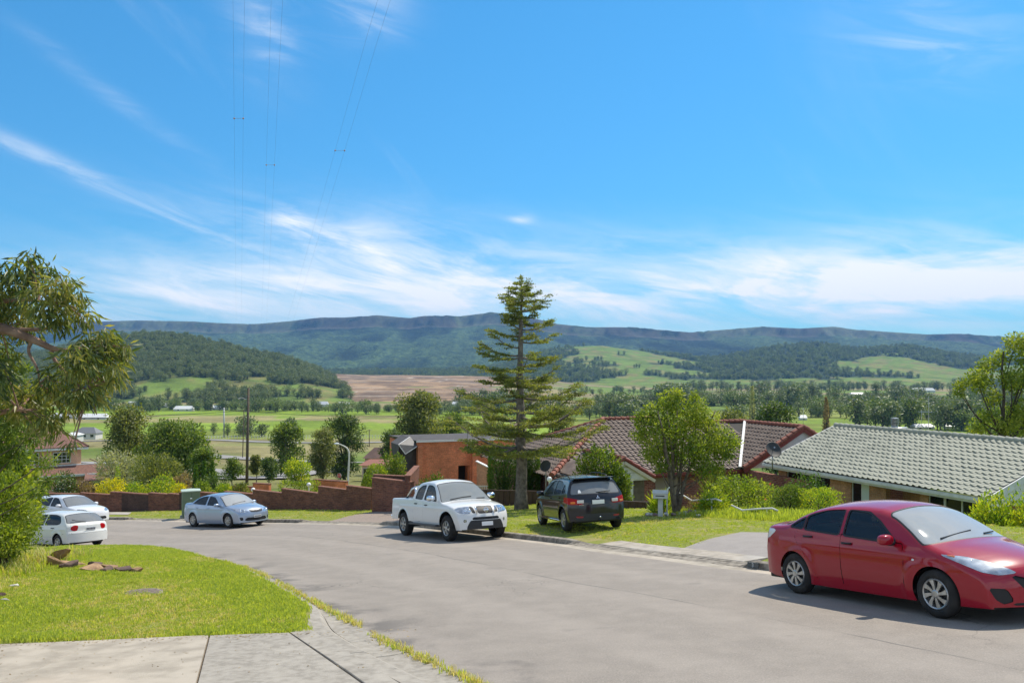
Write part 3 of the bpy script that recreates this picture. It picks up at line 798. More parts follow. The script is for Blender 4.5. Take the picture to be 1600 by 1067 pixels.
class Shell:
    """grid surface with columns x y z s t (nx ny nz); s station, t 0..1 side, 1..2 top"""
    def __init__(s, rows, opt):
        # rows, rear to front: (x, ztop, zbottom, half width, crown)
        R_ = np.array(rows, float); n = len(R_)
        # station parameter: arc length of the top line
        p = np.r_[0, np.cumsum(np.hypot(np.diff(R_[:,0]), np.diff(R_[:,1])*.9)+np.abs(np.diff(R_[:,2]))*.2)]
        ns = opt.get('ns', 190)
        q = np.unique(np.r_[np.linspace(0, p[-1], ns), p])
        X, ZT, ZB, WW, CR = [pchip(p, R_[:,k], q) for k in range(5)]
        belt = np.interp(X, *np.array(opt['belt']).T); zm = opt.get('zm', .58)
        tum = opt.get('tum', .42); rad = opt.get('rad', .06)
        n1, n2, nf, nt = 26, 14, 6, 16
        ring = n1+n2+nf+nt
        V = np.zeros((len(q), ring, 5))
        wl = opt.get('wheels', ()); 
        for i in range(len(q)):
            zt, zb, w, cr = ZT[i], ZB[i], WW[i], CR[i]; h = zt-zb
            ze = zt-cr*min(1, h/.5)
            bz = belt[i]
            def side(z):
                z = np.asarray(z, float)
                lo = np.clip((zm-z)/max(zm-opt.get('sill', .2), .1), 0, 1.6)
                up = np.clip((z-zm)/max(bz-zm, .1), 0, 1)
                y = w*(1-opt.get('tuck', .05)*lo**2-opt.get('shoulder', .055)*up**2.2)
                ab = np.clip(z-bz, 0, None)
                y = y-ab*tum-.10*ab*ab
                # a soft crease along the flank
                cz = opt.get('crease', .76)+.045*(X[i]*-.25)
                y = y+.010*np.exp(-((z-cz)/.035)**2)*(abs(X[i]) < 1.9)
                for wx, wr in wl:      # flared arches
                    d = np.hypot(X[i]-wx, z-.32)
                    y = y+opt.get('flare', .022)*np.exp(-((d-wr)/.085)**2)*(z < bz)
                return y
            r = min(rad, .45*(ze-zb), .3*w)
            # sills: denser at mid; side samples split at the belt so glass lines stay crisp
            z1 = min(bz, ze-r); z1 = max(z1, zb+.3*(ze-zb))
            zs = np.r_[np.linspace(zb, z1, n1), np.linspace(z1, ze-r, n2+1)[1:]]
            ys = side(zs)
            ye = float(side(ze))
            yt = max(ye-r*1.15, .0)
            tb = np.linspace(0, 1, nf+1)[1:]
            def top(y): return ze+(zt-ze)*(1-(y/max(ye, .01))**2)
            A = np.array([ys[-1], zs[-1]]); B = np.array([ye, ze]); Cc = np.array([yt, top(yt)])
            fil = (1-tb)[:,None]**2*A+2*(tb*(1-tb))[:,None]*B+tb[:,None]**2*Cc
            yy = np.linspace(yt, 0, nt+1)[1:]
            ry = np.r_[ys, fil[:,0], yy]; rz = np.r_[zs, fil[:,1], top(yy)]
            V[i,:,1] = ry; V[i,:,2] = rz; V[i,:,0] = X[i]; V[i,:,3] = q[i]
            V[i,:,4] = np.r_[np.linspace(0, 1, n1+n2), np.linspace(1, 1.3, nf+1)[1:], np.linspace(1.3, 2, nt+1)[1:]]
        # plan curvature of nose and tail
        bf, br = opt.get('bow_f', .30), opt.get('bow_r', .22)
        xf0, xr0 = opt.get('bow_f0', .2), opt.get('bow_r0', -.6)
        xs = V[...,0]; yn = V[...,1]/opt.get('yw', .86)
        kf = np.clip((xs-xf0)/(R_[-1,0]-xf0), 0, 1)**1.3; kr = np.clip((xr0-xs)/(xr0-R_[0,0]), 0, 1)**1.3
        V[...,0] = xs-bf*kf*np.abs(yn)**2.3+br*kr*np.abs(yn)**2.3
        half = V.reshape(-1, 5); m = len(half); nsn = len(q)
        idx = np.arange(m).reshape(nsn, ring)
        Fh = np.stack([idx[:-1,:-1], idx[1:,:-1], idx[1:,1:], idx[:-1,1:]], -1).reshape(-1, 4)
        mir = half.copy(); mir[:,1] *= -1
        # weld along the centre line
        mp = np.arange(m)+m; cent = idx[:,-1]; mp[cent] = cent
        Fm = mp[Fh][:, ::-1]
        V2 = np.vstack([half, mir]); F2 = np.vstack([Fh, Fm])
        nrm = np.zeros((len(V2), 3)); P3 = V2[:, :3]
        fn = np.cross(P3[F2[:,2]]-P3[F2[:,0]], P3[F2[:,3]]-P3[F2[:,1]])
        for k in range(4): np.add.at(nrm, F2[:,k], fn)
        nrm /= np.linalg.norm(nrm, axis=1)[:,None]+1e-12
        # outward check
        if (nrm[:,2]*(V2[:,4] > 1.8)).sum() < 0: nrm = -nrm; F2 = F2[:, ::-1]
        s.V = np.c_[V2, nrm]; s.F = [tuple(f) for f in F2.tolist()]
        s.q2x = (q, X)
    def fields(s):
        return dict(x=s.V[:,0], y=s.V[:,1], z=s.V[:,2], s=s.V[:,3], t=s.V[:,4], nx=s.V[:,5], ny=s.V[:,6], nz=s.V[:,7])
    def cut(s, d, keep=True):
        """faces where the field d is negative are taken out and returned"""
        d = np.asarray(d, float).copy(); d[np.abs(d) < 1e-7] = 1e-7
        V = s.V; newV = []; cache = {}; nb = len(V); ins = []; out = []
        D = d
        def ed(a, b):
            k = (a, b) if a < b else (b, a)
            if k not in cache:
                t = D[k[0]]/(D[k[0]]-D[k[1]]); v = V[k[0]]*(1-t)+V[k[1]]*t; v[5:8] /= np.linalg.norm(v[5:8])+1e-12
                cache[k] = nb+len(newV); newV.append(v)
            return cache[k]
        sg = d < 0
        for f in s.F:
            g = [sg[i] for i in f]
            if all(g): ins.append(f); continue
            if not any(g): out.append(f); continue
            A = []; B = []; n = len(f)
            for i in range(n):
                a, b = f[i], f[(i+1) % n]
                (A if sg[a] else B).append(a)
                if sg[a] != sg[b]:
                    e = ed(a, b); A.append(e); B.append(e)
            if len(A) > 2: ins.append(tuple(A))
            if len(B) > 2: out.append(tuple(B))
        if newV: s.V = np.vstack([V, np.array(newV)])
        s.F = out
        return ins
    def take(s, faces, name, mat, parent, push=0.0, sides=False, label=None, kind=None):
        """faces -> one object (or one per side of the car)"""
        res = []
        groups = [faces]
        if sides:
            yc = [np.mean([s.V[i,1] for i in f]) for f in faces]
            groups = [[f for f, y in zip(faces, yc) if y > 0], [f for f, y in zip(faces, yc) if y <= 0]]
        for fs_ in groups:
            if not fs_: continue
            ids = sorted({i for f in fs_ for i in f}); mp = {k: j for j, k in enumerate(ids)}
            A = s.V[ids]; v = A[:, :3]+A[:, 5:8]*push
            o = mk(name, v, [tuple(mp[i] for i in f) for f in fs_], mat, parent, smooth=True, normals=A[:, 5:8])
            if kind: o['kind'] = kind
            res.append(o)
        return res

def paint(name, col, metal=0.0, rough=.32, flake=0.0):
    if name in MATS: return MATS[name]
    m = bpy.data.materials.new(name); m.use_nodes = True; t = NT(m.node_tree); b = m.node_tree.nodes['Principled BSDF']
    c = t.node('ShaderNodeTexCoord').outputs['Object']
    f = t.maprange(t.noise(c, 2.2, 5), .42, .75, 0, .10)
    t.link(t.mix(f, col, tuple(k*.85+.006 for k in col)), b.inputs['Base Color'])
    b.inputs['Metallic'].default_value = metal; b.inputs['Roughness'].default_value = rough
    b.inputs['Coat Weight'].default_value = 1.0; b.inputs['Specular IOR Level'].default_value = .12
    t.link(t.maprange(t.noise(c, 3.5, 6), .35, .75, .025, .11), b.inputs['Coat Roughness'])
    MATS[name] = m; return m

def glassmat(name, tint=.12, base=(.02,.022,.024), glare=0.0, clear=.45):
    if name in MATS: return MATS[name]
    m = bpy.data.materials.new(name); m.use_nodes = True; t = NT(m.node_tree)
    b = m.node_tree.nodes['Principled BSDF']; out = m.node_tree.nodes['Material Output']
    b.inputs['Base Color'].default_value = base+(1,); b.inputs['Roughness'].default_value = .03
    b.inputs['Specular IOR Level'].default_value = .9; b.inputs['IOR'].default_value = 1.6
    if glare:
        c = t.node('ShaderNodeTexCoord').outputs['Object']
        f = t.maprange(t.noise(c, 2.0, 4, .6), .25, .8, glare*.85, glare)
        t.link(t.mix(f, base, (.75,.76,.74)), b.inputs['Base Color'])  # pale sky glare on the glass is mixed into its base colour
    tr = t.node('ShaderNodeBsdfTransparent'); tr.inputs['Color'].default_value = (tint*.92, tint, tint*.97, 1)
    ms = t.node('ShaderNodeMixShader'); fr = t.node('ShaderNodeLayerWeight'); fr.inputs['Blend'].default_value = .25
    f = t.maprange(fr.outputs['Fresnel'], .15, .9, 1-clear, 1.0, smooth=False)
    t.link(f, ms.inputs[0]); t.link(tr.outputs[0], ms.inputs[1]); t.link(b.outputs[0], ms.inputs[2]); t.link(ms.outputs[0], out.inputs['Surface'])
    MATS[name] = m; return m

black = pbr('black_plastic', (.018,.018,.019), .55, .4)
dark_in = pbr('dark_interior', (.02,.02,.021), .8, .3)
seat_m = pbr('seat_fabric', (.06,.06,.062), .9, .2)
rubber = pbr('tyre_rubber', (.022,.021,.020), .85, .3, col2=(.040,.037,.034), nscale=7)
alloy = pbr('wheel_silver', (.56,.55,.53), .34, .5, metal=.75, col2=(.40,.39,.37), nscale=9)
chrome = pbr('chrome', (.80,.81,.82), .10, .5, metal=1.0)
lampglass = pbr('lamp_glass', (.40,.41,.42), .16, .8, metal=.8, col2=(.62,.63,.64), nscale=9, ndet=1, coat=1.0)
lampdark = pbr('lamp_dark', (.16,.165,.17), .12, .8, metal=.5, col2=(.60,.61,.63), nscale=16, ndet=2, coat=1.0)
amber = pbr('amber_lens', (.75,.18,.015), .15, .7, coat=1.0)
redlens = pbr('red_lens', (.36,.004,.006), .22, .15, coat=.15, col2=(.40,.010,.009), nscale=18)
whitelens = pbr('clear_lens', (.72,.70,.69), .15, .7, coat=1.0)
plate_m = pbr('number_plate_white', (.84,.84,.83), .5)
plate_g = pbr('number_plate_pale', (.62,.63,.63), .5)
ink = pbr('plate_ink', (.10,.105,.11), .6)
glass_side = glassmat('side_glass', .45, clear=.6)
glass_dark = glassmat('tinted_glass', .34, clear=.55)
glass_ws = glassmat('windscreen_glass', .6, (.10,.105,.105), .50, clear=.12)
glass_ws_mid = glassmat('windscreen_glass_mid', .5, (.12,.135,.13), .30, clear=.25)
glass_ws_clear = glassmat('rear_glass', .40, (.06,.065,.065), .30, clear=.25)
seam_m = pbr('seam', (.008,.008,.008), .9, .1)

def wheel(car, x, y, r, tw, rim_r, spokes, style, side, hub_mat=alloy, tilt=0.0):
    """parent 'wheel' with tyre and rim; local +Z of the lathe points outwards"""
    M = np.eye(4); M[:3,0] = (1,0,0); M[:3,1] = (0,0,-side) ; M[:3,2] = (0,side,0); M[:3,3] = (x, y, r)
    hw = tw/2
    ty = MB().lathe([(rim_r-.005, -hw+.02), (rim_r+.01, -hw+.005), (r-.055, -hw), (r-.02, -hw+.022), (r-.004, -hw+.045), (r, 0), (r-.004, hw-.045), (r-.02, hw-.022), (r-.055, hw), (rim_r+.012, hw-.004), (rim_r-.004, hw-.022)], 36, M)
    w = ty.build('wheel', rubber, car, smooth=True)
    rb = MB()
    rb.lathe([(rim_r, hw-.02), (rim_r-.012, hw-.006), (rim_r-.026, hw-.014), (rim_r-.032, hw-.06), (rim_r-.05, hw-.10)], 36, M)
    n = spokes
    for k in range(n):
        a = 2*np.pi*k/n+tilt
        if style == 'cap':        # broad blades of a wheel cover
            r0, r1 = .048, rim_r-.022
            pts = []
            for rr, wd, sk in ((r0, .030, 0), (.55*r1+.2*r0, .036, .05), (r1, .058, .13)):
                pts.append((rr, wd, sk))
            Vv = []
            for rr, wd, sk in pts:
                for sgn in (-1, 1):
                    ang = a+sk+sgn*math.atan2(wd/2*1.15, rr)
                    Vv.append((rr*math.cos(ang), rr*math.sin(ang), hw-.010-.03*(1-rr/r1)*0))
            Vb = [(p[0], p[1], p[2]-.03) for p in Vv]
            A = np.array(Vv+Vb); F = [(0,1,3,2),(2,3,5,4),(0,2,8,6),(2,4,10,8),(3,1,7,9),(5,3,9,11)]
        else:                     # alloy spokes, split near the rim when style is 'split'
            A = []; F = []
            r1 = rim_r-.02
            prongs = ((-.13, .030), (.13, .030)) if style == 'split' else ((0, .050),)
            for da, wd in prongs:
                b0 = len(A)
                for rr, zz, ww, dd in ((.04, hw-.022, wd*1.1, da*.15), (.5*r1, hw-.016, wd, da*.55), (r1, hw-.024, wd*1.15, da)):
                    for sgn in (-1, 1):
                        ang = a+dd+sgn*math.atan2(ww/2, rr)
                        A.append((rr*math.cos(ang), rr*math.sin(ang), zz))
                for j in range(6): A.append((A[b0+j][0], A[b0+j][1], A[b0+j][2]-.035))
                F += [tuple(b0+i for i in f) for f in ((0,1,3,2),(2,3,5,4),(0,2,8,6),(2,4,10,8),(3,1,7,9),(5,3,9,11))]
            A = np.array(A)
        A = A @ M[:3,:3].T+M[:3,3]; rb.add(A, F)
    rb.lathe([(.058, hw-.03), (.055, hw-.010), (.040, hw-.003), (.0, hw-.001)], 18, M)
    rb.build('rim', hub_mat, w)
    MB().lathe([(rim_r-.03, hw-.075), (0, hw-.075)], 24, M).build('brake_disc', pbr('brake_dark', (.035,.034,.033), .7), w)
    for k in range(5):
        a = 2*np.pi*k/5+.3
        # wheel nuts
    return w

def mirror(car, x, y, z, side, mat, sc=1.0):
    Mx = np.eye(4); Mx[:3,3] = (x, y+side*.10*sc, z)
    o = MB().ell((0,0,0), (.085*sc, .115*sc, .075*sc), 16, 10, Mx, .75).build('mirror', mat, car, smooth=True)
    MB().tube([(x+.03, y-side*.02, z-.05), (x+.015, y+side*.07*sc, z-.055)], [.032, .028], 8).build('mirror_arm', black, o, smooth=True)
    return o

def arches(sh, car, wheels, ra, y_out):
    for wx, rz in wheels:
        for side in (1, -1):
            a = np.linspace(-.25, np.pi+.25, 22)
            V = []; 
            for yy in (y_out+.0, y_out-.09, y_out-.34):
                V.append(np.c_[wx+ra*np.cos(a), np.full(22, side*yy), rz+ra*np.sin(a)])
            V = np.concatenate(V); F = [(i*22+j, i*22+j+1, (i+1)*22+j+1, (i+1)*22+j) for i in range(2) for j in range(21)]
            mk('wheel_arch', V, F, black, car, smooth=True)

def plate(car, x, z, nx, w=.36, h=.11, mat=None, text=None, lean=0.0):
    s_ = 1 if nx > 0 else -1
    M = frame((x, 0, z), (0, s_, 0), (s_*math.sin(lean), 0, math.cos(lean)))   # local x across, z up, -y outward
    # local y points into the car
    o = MB().bbox((-w/2, -.008, -h/2), (w/2, .006, h/2), .004, M).build('number_plate', mat or plate_m, car)
    if text:
        # worn characters too blurred to read in the photograph: short upright bars
        b = MB()
        for k in range(6):
            cx = -w*.36+k*w*.72/5
            b.box((cx-.017, -.011, -h*.28), (cx+.017, -.0085, h*.28), M)
        b.build('plate_characters', ink, o)
    return o

def lid_lines(sh, car):
    pass

def seats(car, xs, z0, w, mat=seat_m):
    b = MB()
    for x in xs:
        for y in (-.36, .36):
            b.bbox((x-.25, y-.25, z0), (x+.25, y+.25, z0+.16), .06)
            Mr = np.eye(4); a = .22; Mr[0,0] = math.cos(a); Mr[0,2] = -math.sin(a); Mr[2,0] = math.sin(a); Mr[2,2] = math.cos(a); Mr[:3,3] = (x-.26, y, z0+.12)
            b.bbox((-.06, -.24, 0), (.07, .24, .55), .05, Mr); b.bbox((-.04, -.13, .57), (.06, .13, .76), .04, Mr)
    return b.build('seats', mat, car, smooth=True)

def wipers(car, pts_list, mat=black):
    for pts in pts_list: MB().tube(pts, .011, 6).build('wiper', mat, car)

def close_ends(rows, zf, zr):
    """carry the top line down the bumpers to their lower edges"""
    R_ = [list(r) for r in rows]; n = len(R_)
    for k, r in enumerate(R_):
        if k < 6: r[2] = min(r[2], zr)
        if k > n-8: r[2] = min(r[2], zf)
    a = R_[0]; b = R_[-1]
    head = [[a[0]-.001, zr+.02, zr, a[3]*.985, .005], [a[0]-.0007, zr+.5*(a[1]-zr), zr, a[3]*.995, .01]]
    tail = [[b[0]+.0007, zf+.5*(b[1]-zf), zf, b[3]*.995, .01], [b[0]+.001, zf+.02, zf, b[3]*.985, .005]]
    return head+R_+tail

def build_car(spec):
    car = thing(spec['name'], spec['label'], spec.get('cat', 'car'))
    o = spec['opt']; wx = spec['wheels']
    sh = Shell(close_ends(spec['rows'], spec.get('nose_z', .21), spec.get('tail_z', .26)), o)
    f = sh.fields
    def side_poly(P, r=.05):
        g = f(); return sd_poly(smooth_poly(P, r), g['x'], g['z'])
    def lim(d, cond): return np.where(cond, d, np.maximum(d, .05))
    pm = spec['paint']
    # wheel openings
    for x, z, ra in spec['arch']:
        g = f(); d = np.hypot(g['x']-x, (g['z']-z)*1.0)-ra
        sh.cut(lim(d, (g['t'] < 1.05)))
        if spec.get('arch_trim'):
            g = f(); d = np.hypot(g['x']-x, g['z']-z)-ra-spec['arch_trim']
            sh.take(sh.cut(lim(d, g['t'] < 1.05)), 'arch_trim', spec.get('arch_mat', pm), car, .006, sides=True)
    if spec.get('sill_z'):
        g = f(); d = g['z']-spec['sill_z']
        ins = sh.cut(np.where((g['x'] > spec['sill_x'][0]) & (g['x'] < spec['sill_x'][1]) & (g['t'] < 1), d, np.maximum(d, .05)))
        sh.take(ins, 'sill', spec.get('sill_mat', pm), car, sides=True)
    # side glass with its black surround
    for nm, P, r, mat in spec['windows']:
        g = f(); d = side_poly(P, r); c = (g['t'] < 1.12)
        tr = sh.cut(lim(np.maximum(d-spec.get('seal', .022), -1), c))
        # the piece now holds glass + surround: split it again
        tmp = Shell.__new__(Shell); tmp.V = sh.V; tmp.F = tr
        g = tmp.fields(); d2 = sd_poly(smooth_poly(P, r), g['x'], g['z'])
        gl = tmp.cut(d2); sh.V = tmp.V if len(tmp.V) > len(sh.V) else sh.V
        keep = Shell.__new__(Shell); keep.V = tmp.V
        for w_ in keep.take(gl, nm, mat, car, -.012, sides=True): pass
        keep.take(tmp.F, 'window_seal', spec.get('seal_mat', black), car, -.002, sides=True)
    # screens: fields in station and ring coordinates
    for nm, (xa_, xb_), marg, mat, rr in spec['screens']:
        g = f(); q, X = sh.q2x
        order = np.argsort(q)
        sa, sb = np.interp(xa_, X, q), np.interp(xb_, X, q)
        lo_, hi_ = min(sa, sb), max(sa, sb)
        P = [(lo_, -1), (hi_, -1), (hi_, 1), (lo_, 1)]
        # half width varies: use distance from the edge along y
        ye = np.interp(g['s'], *edge_profile(sh))
        dy = np.abs(g['y'])-(ye-marg)
        ds = np.maximum(lo_-g['s'], g['s']-hi_)
        d = np.where((dy > -rr) & (ds > -rr), np.hypot(np.maximum(dy+rr, 0), np.maximum(ds+rr, 0))-rr, np.maximum(dy, ds))
        d = np.where(g['t'] > 1.0, d, np.maximum(d, .05))
        tr = sh.cut(np.where(d < .5, d-.022, d))
        tmp = Shell.__new__(Shell); tmp.V = sh.V; tmp.F = tr
        g = tmp.fields(); ye = np.interp(g['s'], *edge_profile_cached(sh)); dy = np.abs(g['y'])-(ye-marg); ds = np.maximum(lo_-g['s'], g['s']-hi_)
        d = np.where((dy > -rr) & (ds > -rr), np.hypot(np.maximum(dy+rr, 0), np.maximum(ds+rr, 0))-rr, np.maximum(dy, ds))
        gl = tmp.cut(d); sh.V = tmp.V
        keep = Shell.__new__(Shell); keep.V = tmp.V
        keep.take(gl, nm, mat, car, -.006)
        keep.take(tmp.F, 'screen_seal', black, car, -.001)
    # projected details: lamps, grilles, intakes
    for det in spec['details']:
        g = f(); ang = det.get('ang', 0.0); ya = np.abs(g['y'])
        fr = 1 if det['end'] == 'f' else -1
        h = np.cos(ang)*ya-np.sin(ang)*g['x']*fr
        d = sd_poly(smooth_poly(det['poly'], det.get('r', .03)), h, g['z'])
        c = (g['x']*fr > det.get('xmin', 1.2))
        if det.get('tmax'): c &= g['t'] < det['tmax']
        if det.get('tmin'): c &= g['t'] > det['tmin']
        ins = sh.cut(lim(d, c))
        if ins: sh.take(ins, det['name'], det['mat'], car, det.get('push', .002), sides=det.get('sides', False))
    # shut lines then doors
    for nm, P, r in spec['doors']:
        g = f(); d = side_poly(P, r); w_ = spec.get('gap', .0035)
        sh.take(sh.cut(lim(np.abs(d)-w_, g['t'] < 1.0)), 'door_gap', seam_m, car, -.006, sides=True, kind='stuff')
        g = f(); d = side_poly(P, r)
        sh.take(sh.cut(lim(d, g['t'] < 1.0)), nm, pm, car, 0, sides=True)
    for nm, fld in spec.get('panels', []):
        g = f(); d = fld(g)
        sh.take(sh.cut(np.abs(d)-.0035), 'panel_gap', seam_m, car, -.006, kind='stuff')
        g = f(); d = fld(g)
        sh.take(sh.cut(d), nm, spec.get(nm+'_mat', pm), car, 0)
    sh.take(sh.F, 'body', pm, car)
    # floor and arches
    zb_ = spec.get('floor_z', .24); L0, L1 = spec['floor_x']; wy = spec.get('floor_w', .70)
    MB().bbox((L0, -wy, zb_-.04), (L1, wy, zb_+.04), .03).build('underbody', black, car)
    ry = [(x, z) for x, z, _ in spec['arch']]
    arches(sh, car, ry, spec['arch'][0][2]+.004, spec.get('arch_y', .80))
    for x in wx:
        for side in (1, -1):
            wheel(car, x, side*spec['track']/2, spec['r'], spec['tw'], spec['rim'], spec['spokes'], spec['style'], side, spec.get('rim_mat', alloy), tilt=rng.uniform(0, 1))
    return car, sh

_ep = {}
def edge_profile(sh):
    if id(sh) not in _ep:
        V = sh.V; m = np.abs(V[:,4]-1.0) < 1e-6; m &= V[:,1] > 0
        o = np.argsort(V[m,3]); _ep[id(sh)] = (V[m,3][o], V[m,1][o])
    return _ep[id(sh)]
edge_profile_cached = edge_profile

def door_handle(car, x, z, y, side, mat=black, w=.19):
    return MB().tube([(x-w/2, side*(y+.006), z), (x-w/2+.03, side*(y+.034), z), (x+w/2-.03, side*(y+.034), z), (x+w/2, side*(y+.006), z)], .015, 8).build('door_handle', mat, car, smooth=True)

def flank_y(sh, x, z):
    V = sh.V; m = (V[:,4] < 1.05) & (V[:,1] > 0); k = np.argmin((V[m,0]-x)**2+(V[m,2]-z)**2)
    return float(V[m,1][k])

def place_car(car, x, y, yaw, zf=Pz, sc=1.0):
    """stand the car on the ground surface, tilted with it"""
    h = .8
    c, s_ = math.cos(yaw), math.sin(yaw); z = float(zf(x, y))
    gxs = float(zf(x+h, y)-zf(x-h, y))/(2*h); gys = float(zf(x, y+h)-zf(x, y-h))/(2*h)
    n = Vector((-gxs, -gys, 1)).normalized(); f = Vector((c, s_, 0)); f = (f-n*f.dot(n)).normalized(); l = n.cross(f)
    Mt = Matrix(((f.x, l.x, n.x, x), (f.y, l.y, n.y, y), (f.z, l.z, n.z, z), (0,0,0,1)))
    car.matrix_world = Mt @ Matrix.Scale(sc, 4)
# ---- red sedan
red_p = paint('red_paint', (.33,.004,.018), .0, .32)
RED = dict(name='parked_car', label='red four-door sedan parked nose uphill at the right edge of the street', cat='car', paint=red_p, gap=.0065,
  rows=[(-2.335,.66,.26,.75,.04),(-2.33,.74,.26,.765,.04),(-2.30,.86,.26,.785,.04),(-2.26,.98,.28,.80,.04),(-2.20,1.05,.255,.82,.035),(-2.10,1.075,.24,.835,.035),(-1.90,1.09,.225,.85,.04),(-1.66,1.125,.20,.86,.05),(-1.30,1.27,.19,.872,.06),(-.95,1.39,.185,.877,.075),(-.55,1.452,.18,.878,.085),(-.15,1.468,.18,.878,.09),(.25,1.45,.18,.878,.085),(.55,1.385,.18,.877,.075),(.90,1.215,.185,.876,.06),(1.22,1.035,.19,.874,.05),(1.34,.985,.19,.872,.055),(1.60,.93,.195,.865,.075),(1.90,.85,.20,.845,.09),(2.10,.775,.205,.825,.09),(2.20,.71,.21,.81,.07),(2.25,.64,.225,.80,.05),(2.275,.56,.255,.79,.03),(2.285,.46,.32,.78,.02)],
  opt=dict(belt=[(-2.3,1.035),(-1.6,1.03),(-.6,.985),(.6,.935),(1.3,.90),(2.3,.86)], zm=.56, sill=.20, tuck=.06, shoulder=.05, tum=.46, rad=.075, wheels=((1.32,.37),(-1.32,.37)), crease=.80, bow_f=.27, bow_r=.30, yw=.80, flare=.020),
  arch=[(1.32,.325,.352),(-1.32,.325,.352)], arch_y=.80, wheels=(1.32,-1.32), track=1.535, r=.318, tw=.20, rim=.205, spokes=8, style='cap',
  windows=[('rear_quarter_window', [(-1.39,1.065),(-1.13,1.045),(-1.12,1.20)], .03, glass_dark), ('rear_door_window', [(-1.07,1.04),(-.36,1.0),(-.36,1.355),(-.72,1.33),(-1.06,1.225)], .03, glass_dark), ('front_door_window', [(-.25,.995),(.70,.945),(.35,1.20),(.12,1.315),(-.25,1.352)], .035, glass_dark)],
  seal=.028,
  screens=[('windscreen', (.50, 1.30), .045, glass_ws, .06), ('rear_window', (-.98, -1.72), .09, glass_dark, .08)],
  details=[
    dict(name='headlight', end='f', ang=.62, poly=[(-.13,.842),(-.42,.822),(-.65,.768),(-.87,.685),(-.95,.64),(-.72,.618),(-.52,.655),(-.32,.75)], r=.015, xmin=1.4, mat=lampglass, sides=True),
    dict(name='grille', end='f', ang=0, poly=[(-.1,.43),(.36,.43),(.50,.60),(.46,.615),(.25,.56),(-.1,.53)], r=.03, xmin=1.9, mat=black, push=-.03),
    dict(name='side_intake', end='f', ang=.45, poly=[(-.20,.47),(-.42,.455),(-.50,.30),(-.36,.265),(-.27,.33)], r=.02, xmin=1.5, mat=black, sides=True, push=-.012),
    dict(name='lower_intake', end='f', ang=0, poly=[(-.1,.24),(.55,.25),(.50,.28),(-.1,.28)], r=.01, xmin=1.9, mat=black, push=-.01),
    dict(name='tail_light', end='r', ang=.62, poly=[(-.98,.955),(-.70,.985),(-.40,1.0),(-.35,.97),(-.46,.85),(-.70,.80),(-.88,.84)], r=.03, xmin=1.7, mat=whitelens, sides=True),
  ],
  doors=[('rear_door', [(-1.02,.60),(-.88,.40),(-.78,.255),(-.30,.25),(-.31,1.0),(-1.14,1.055),(-1.30,.90)], .05), ('front_door', [(-.30,.25),(.84,.255),(.86,.60),(.83,.935),(-.31,1.0)], .03)],
  panels=[('bonnet', lambda g: np.maximum(np.maximum(1.31-g['x']-.12*np.abs(g['y']), np.abs(g['y'])-.70+.08*np.clip(g['x']-1.5, 0, 1)), np.maximum(.66-g['z'], 1.28-g['t'])))],
  floor_x=(-2.1, 2.0), floor_z=.22, sill_z=None)
def make_red():
    car, sh = build_car(RED)
    for side in (1, -1):
        for x, z in ((-.98, .925), (-.17, .875)):
            d = [o for o in car.children if o.name.startswith('rear_door' if x < -.5 else 'front_door') and 'window' not in o.name and (o.data.vertices[0].co.y > 0) == (side > 0)]
            y = flank_y(Shell_ref(d[0]), x, z) if d else .86
            door_handle(d[0] if d else car, x, z, y, side)
        m = mirror(car, .66, side*.86, .985, side, red_p, 1.0)
        y = .855
        MB().ell((1.02, side*.868, .735), (.03, .012, .02), 10, 6).build('indicator', whitelens, car, smooth=True)
        # red core of the tail lamp and amber corner of the headlamp
    wipers(car, [[(1.20, -.52, 1.01), (1.16, -.1, 1.055), (1.13, .15, 1.075)], [(1.22, .30, 1.03), (1.17, .55, 1.035)]])
    seats(car, (.1, -.75), .42, .7)
    MB().bbox((.75, -.70, .70), (1.20, .70, .90), .08).build('dashboard', dark_in, car, smooth=True)
    return car
class _Ref: pass
def Shell_ref(o):
    r = _Ref(); v = np.array([w.co[:] for w in o.data.vertices]); v[:,1] = np.abs(v[:,1])
    r.V = np.c_[v, np.zeros(len(v)), np.full(len(v), .5)]; return r
seat_light = pbr('seat_cloth_grey', (.17,.165,.16), .9, .2)
def emblem_ring(parent, M, r):
    """chrome ring crossed by a bar"""
    b = MB().lathe([(r, -.004), (r, .008), (r*.78, .012), (r*.74, .004), (r*.74, -.004)], 24, M)
    b.bbox((-r*1.22, -r*.20, .004), (r*1.22, r*.20, .014), .004, M)
    return b.build('badge', chrome, parent)
def emblem_rhombs(parent, M, r):
    """three chrome rhombs meeting at a point"""
    b = MB()
    for k in range(3):
        a = math.pi/2+k*2*math.pi/3; u = np.array([math.cos(a), math.sin(a)]); v = np.array([-u[1], u[0]])
        b.prism([(0,0), u*r*.5-v*r*.29, u*r, u*r*.5+v*r*.29], .008, M)
    return b.build('badge', chrome, parent)

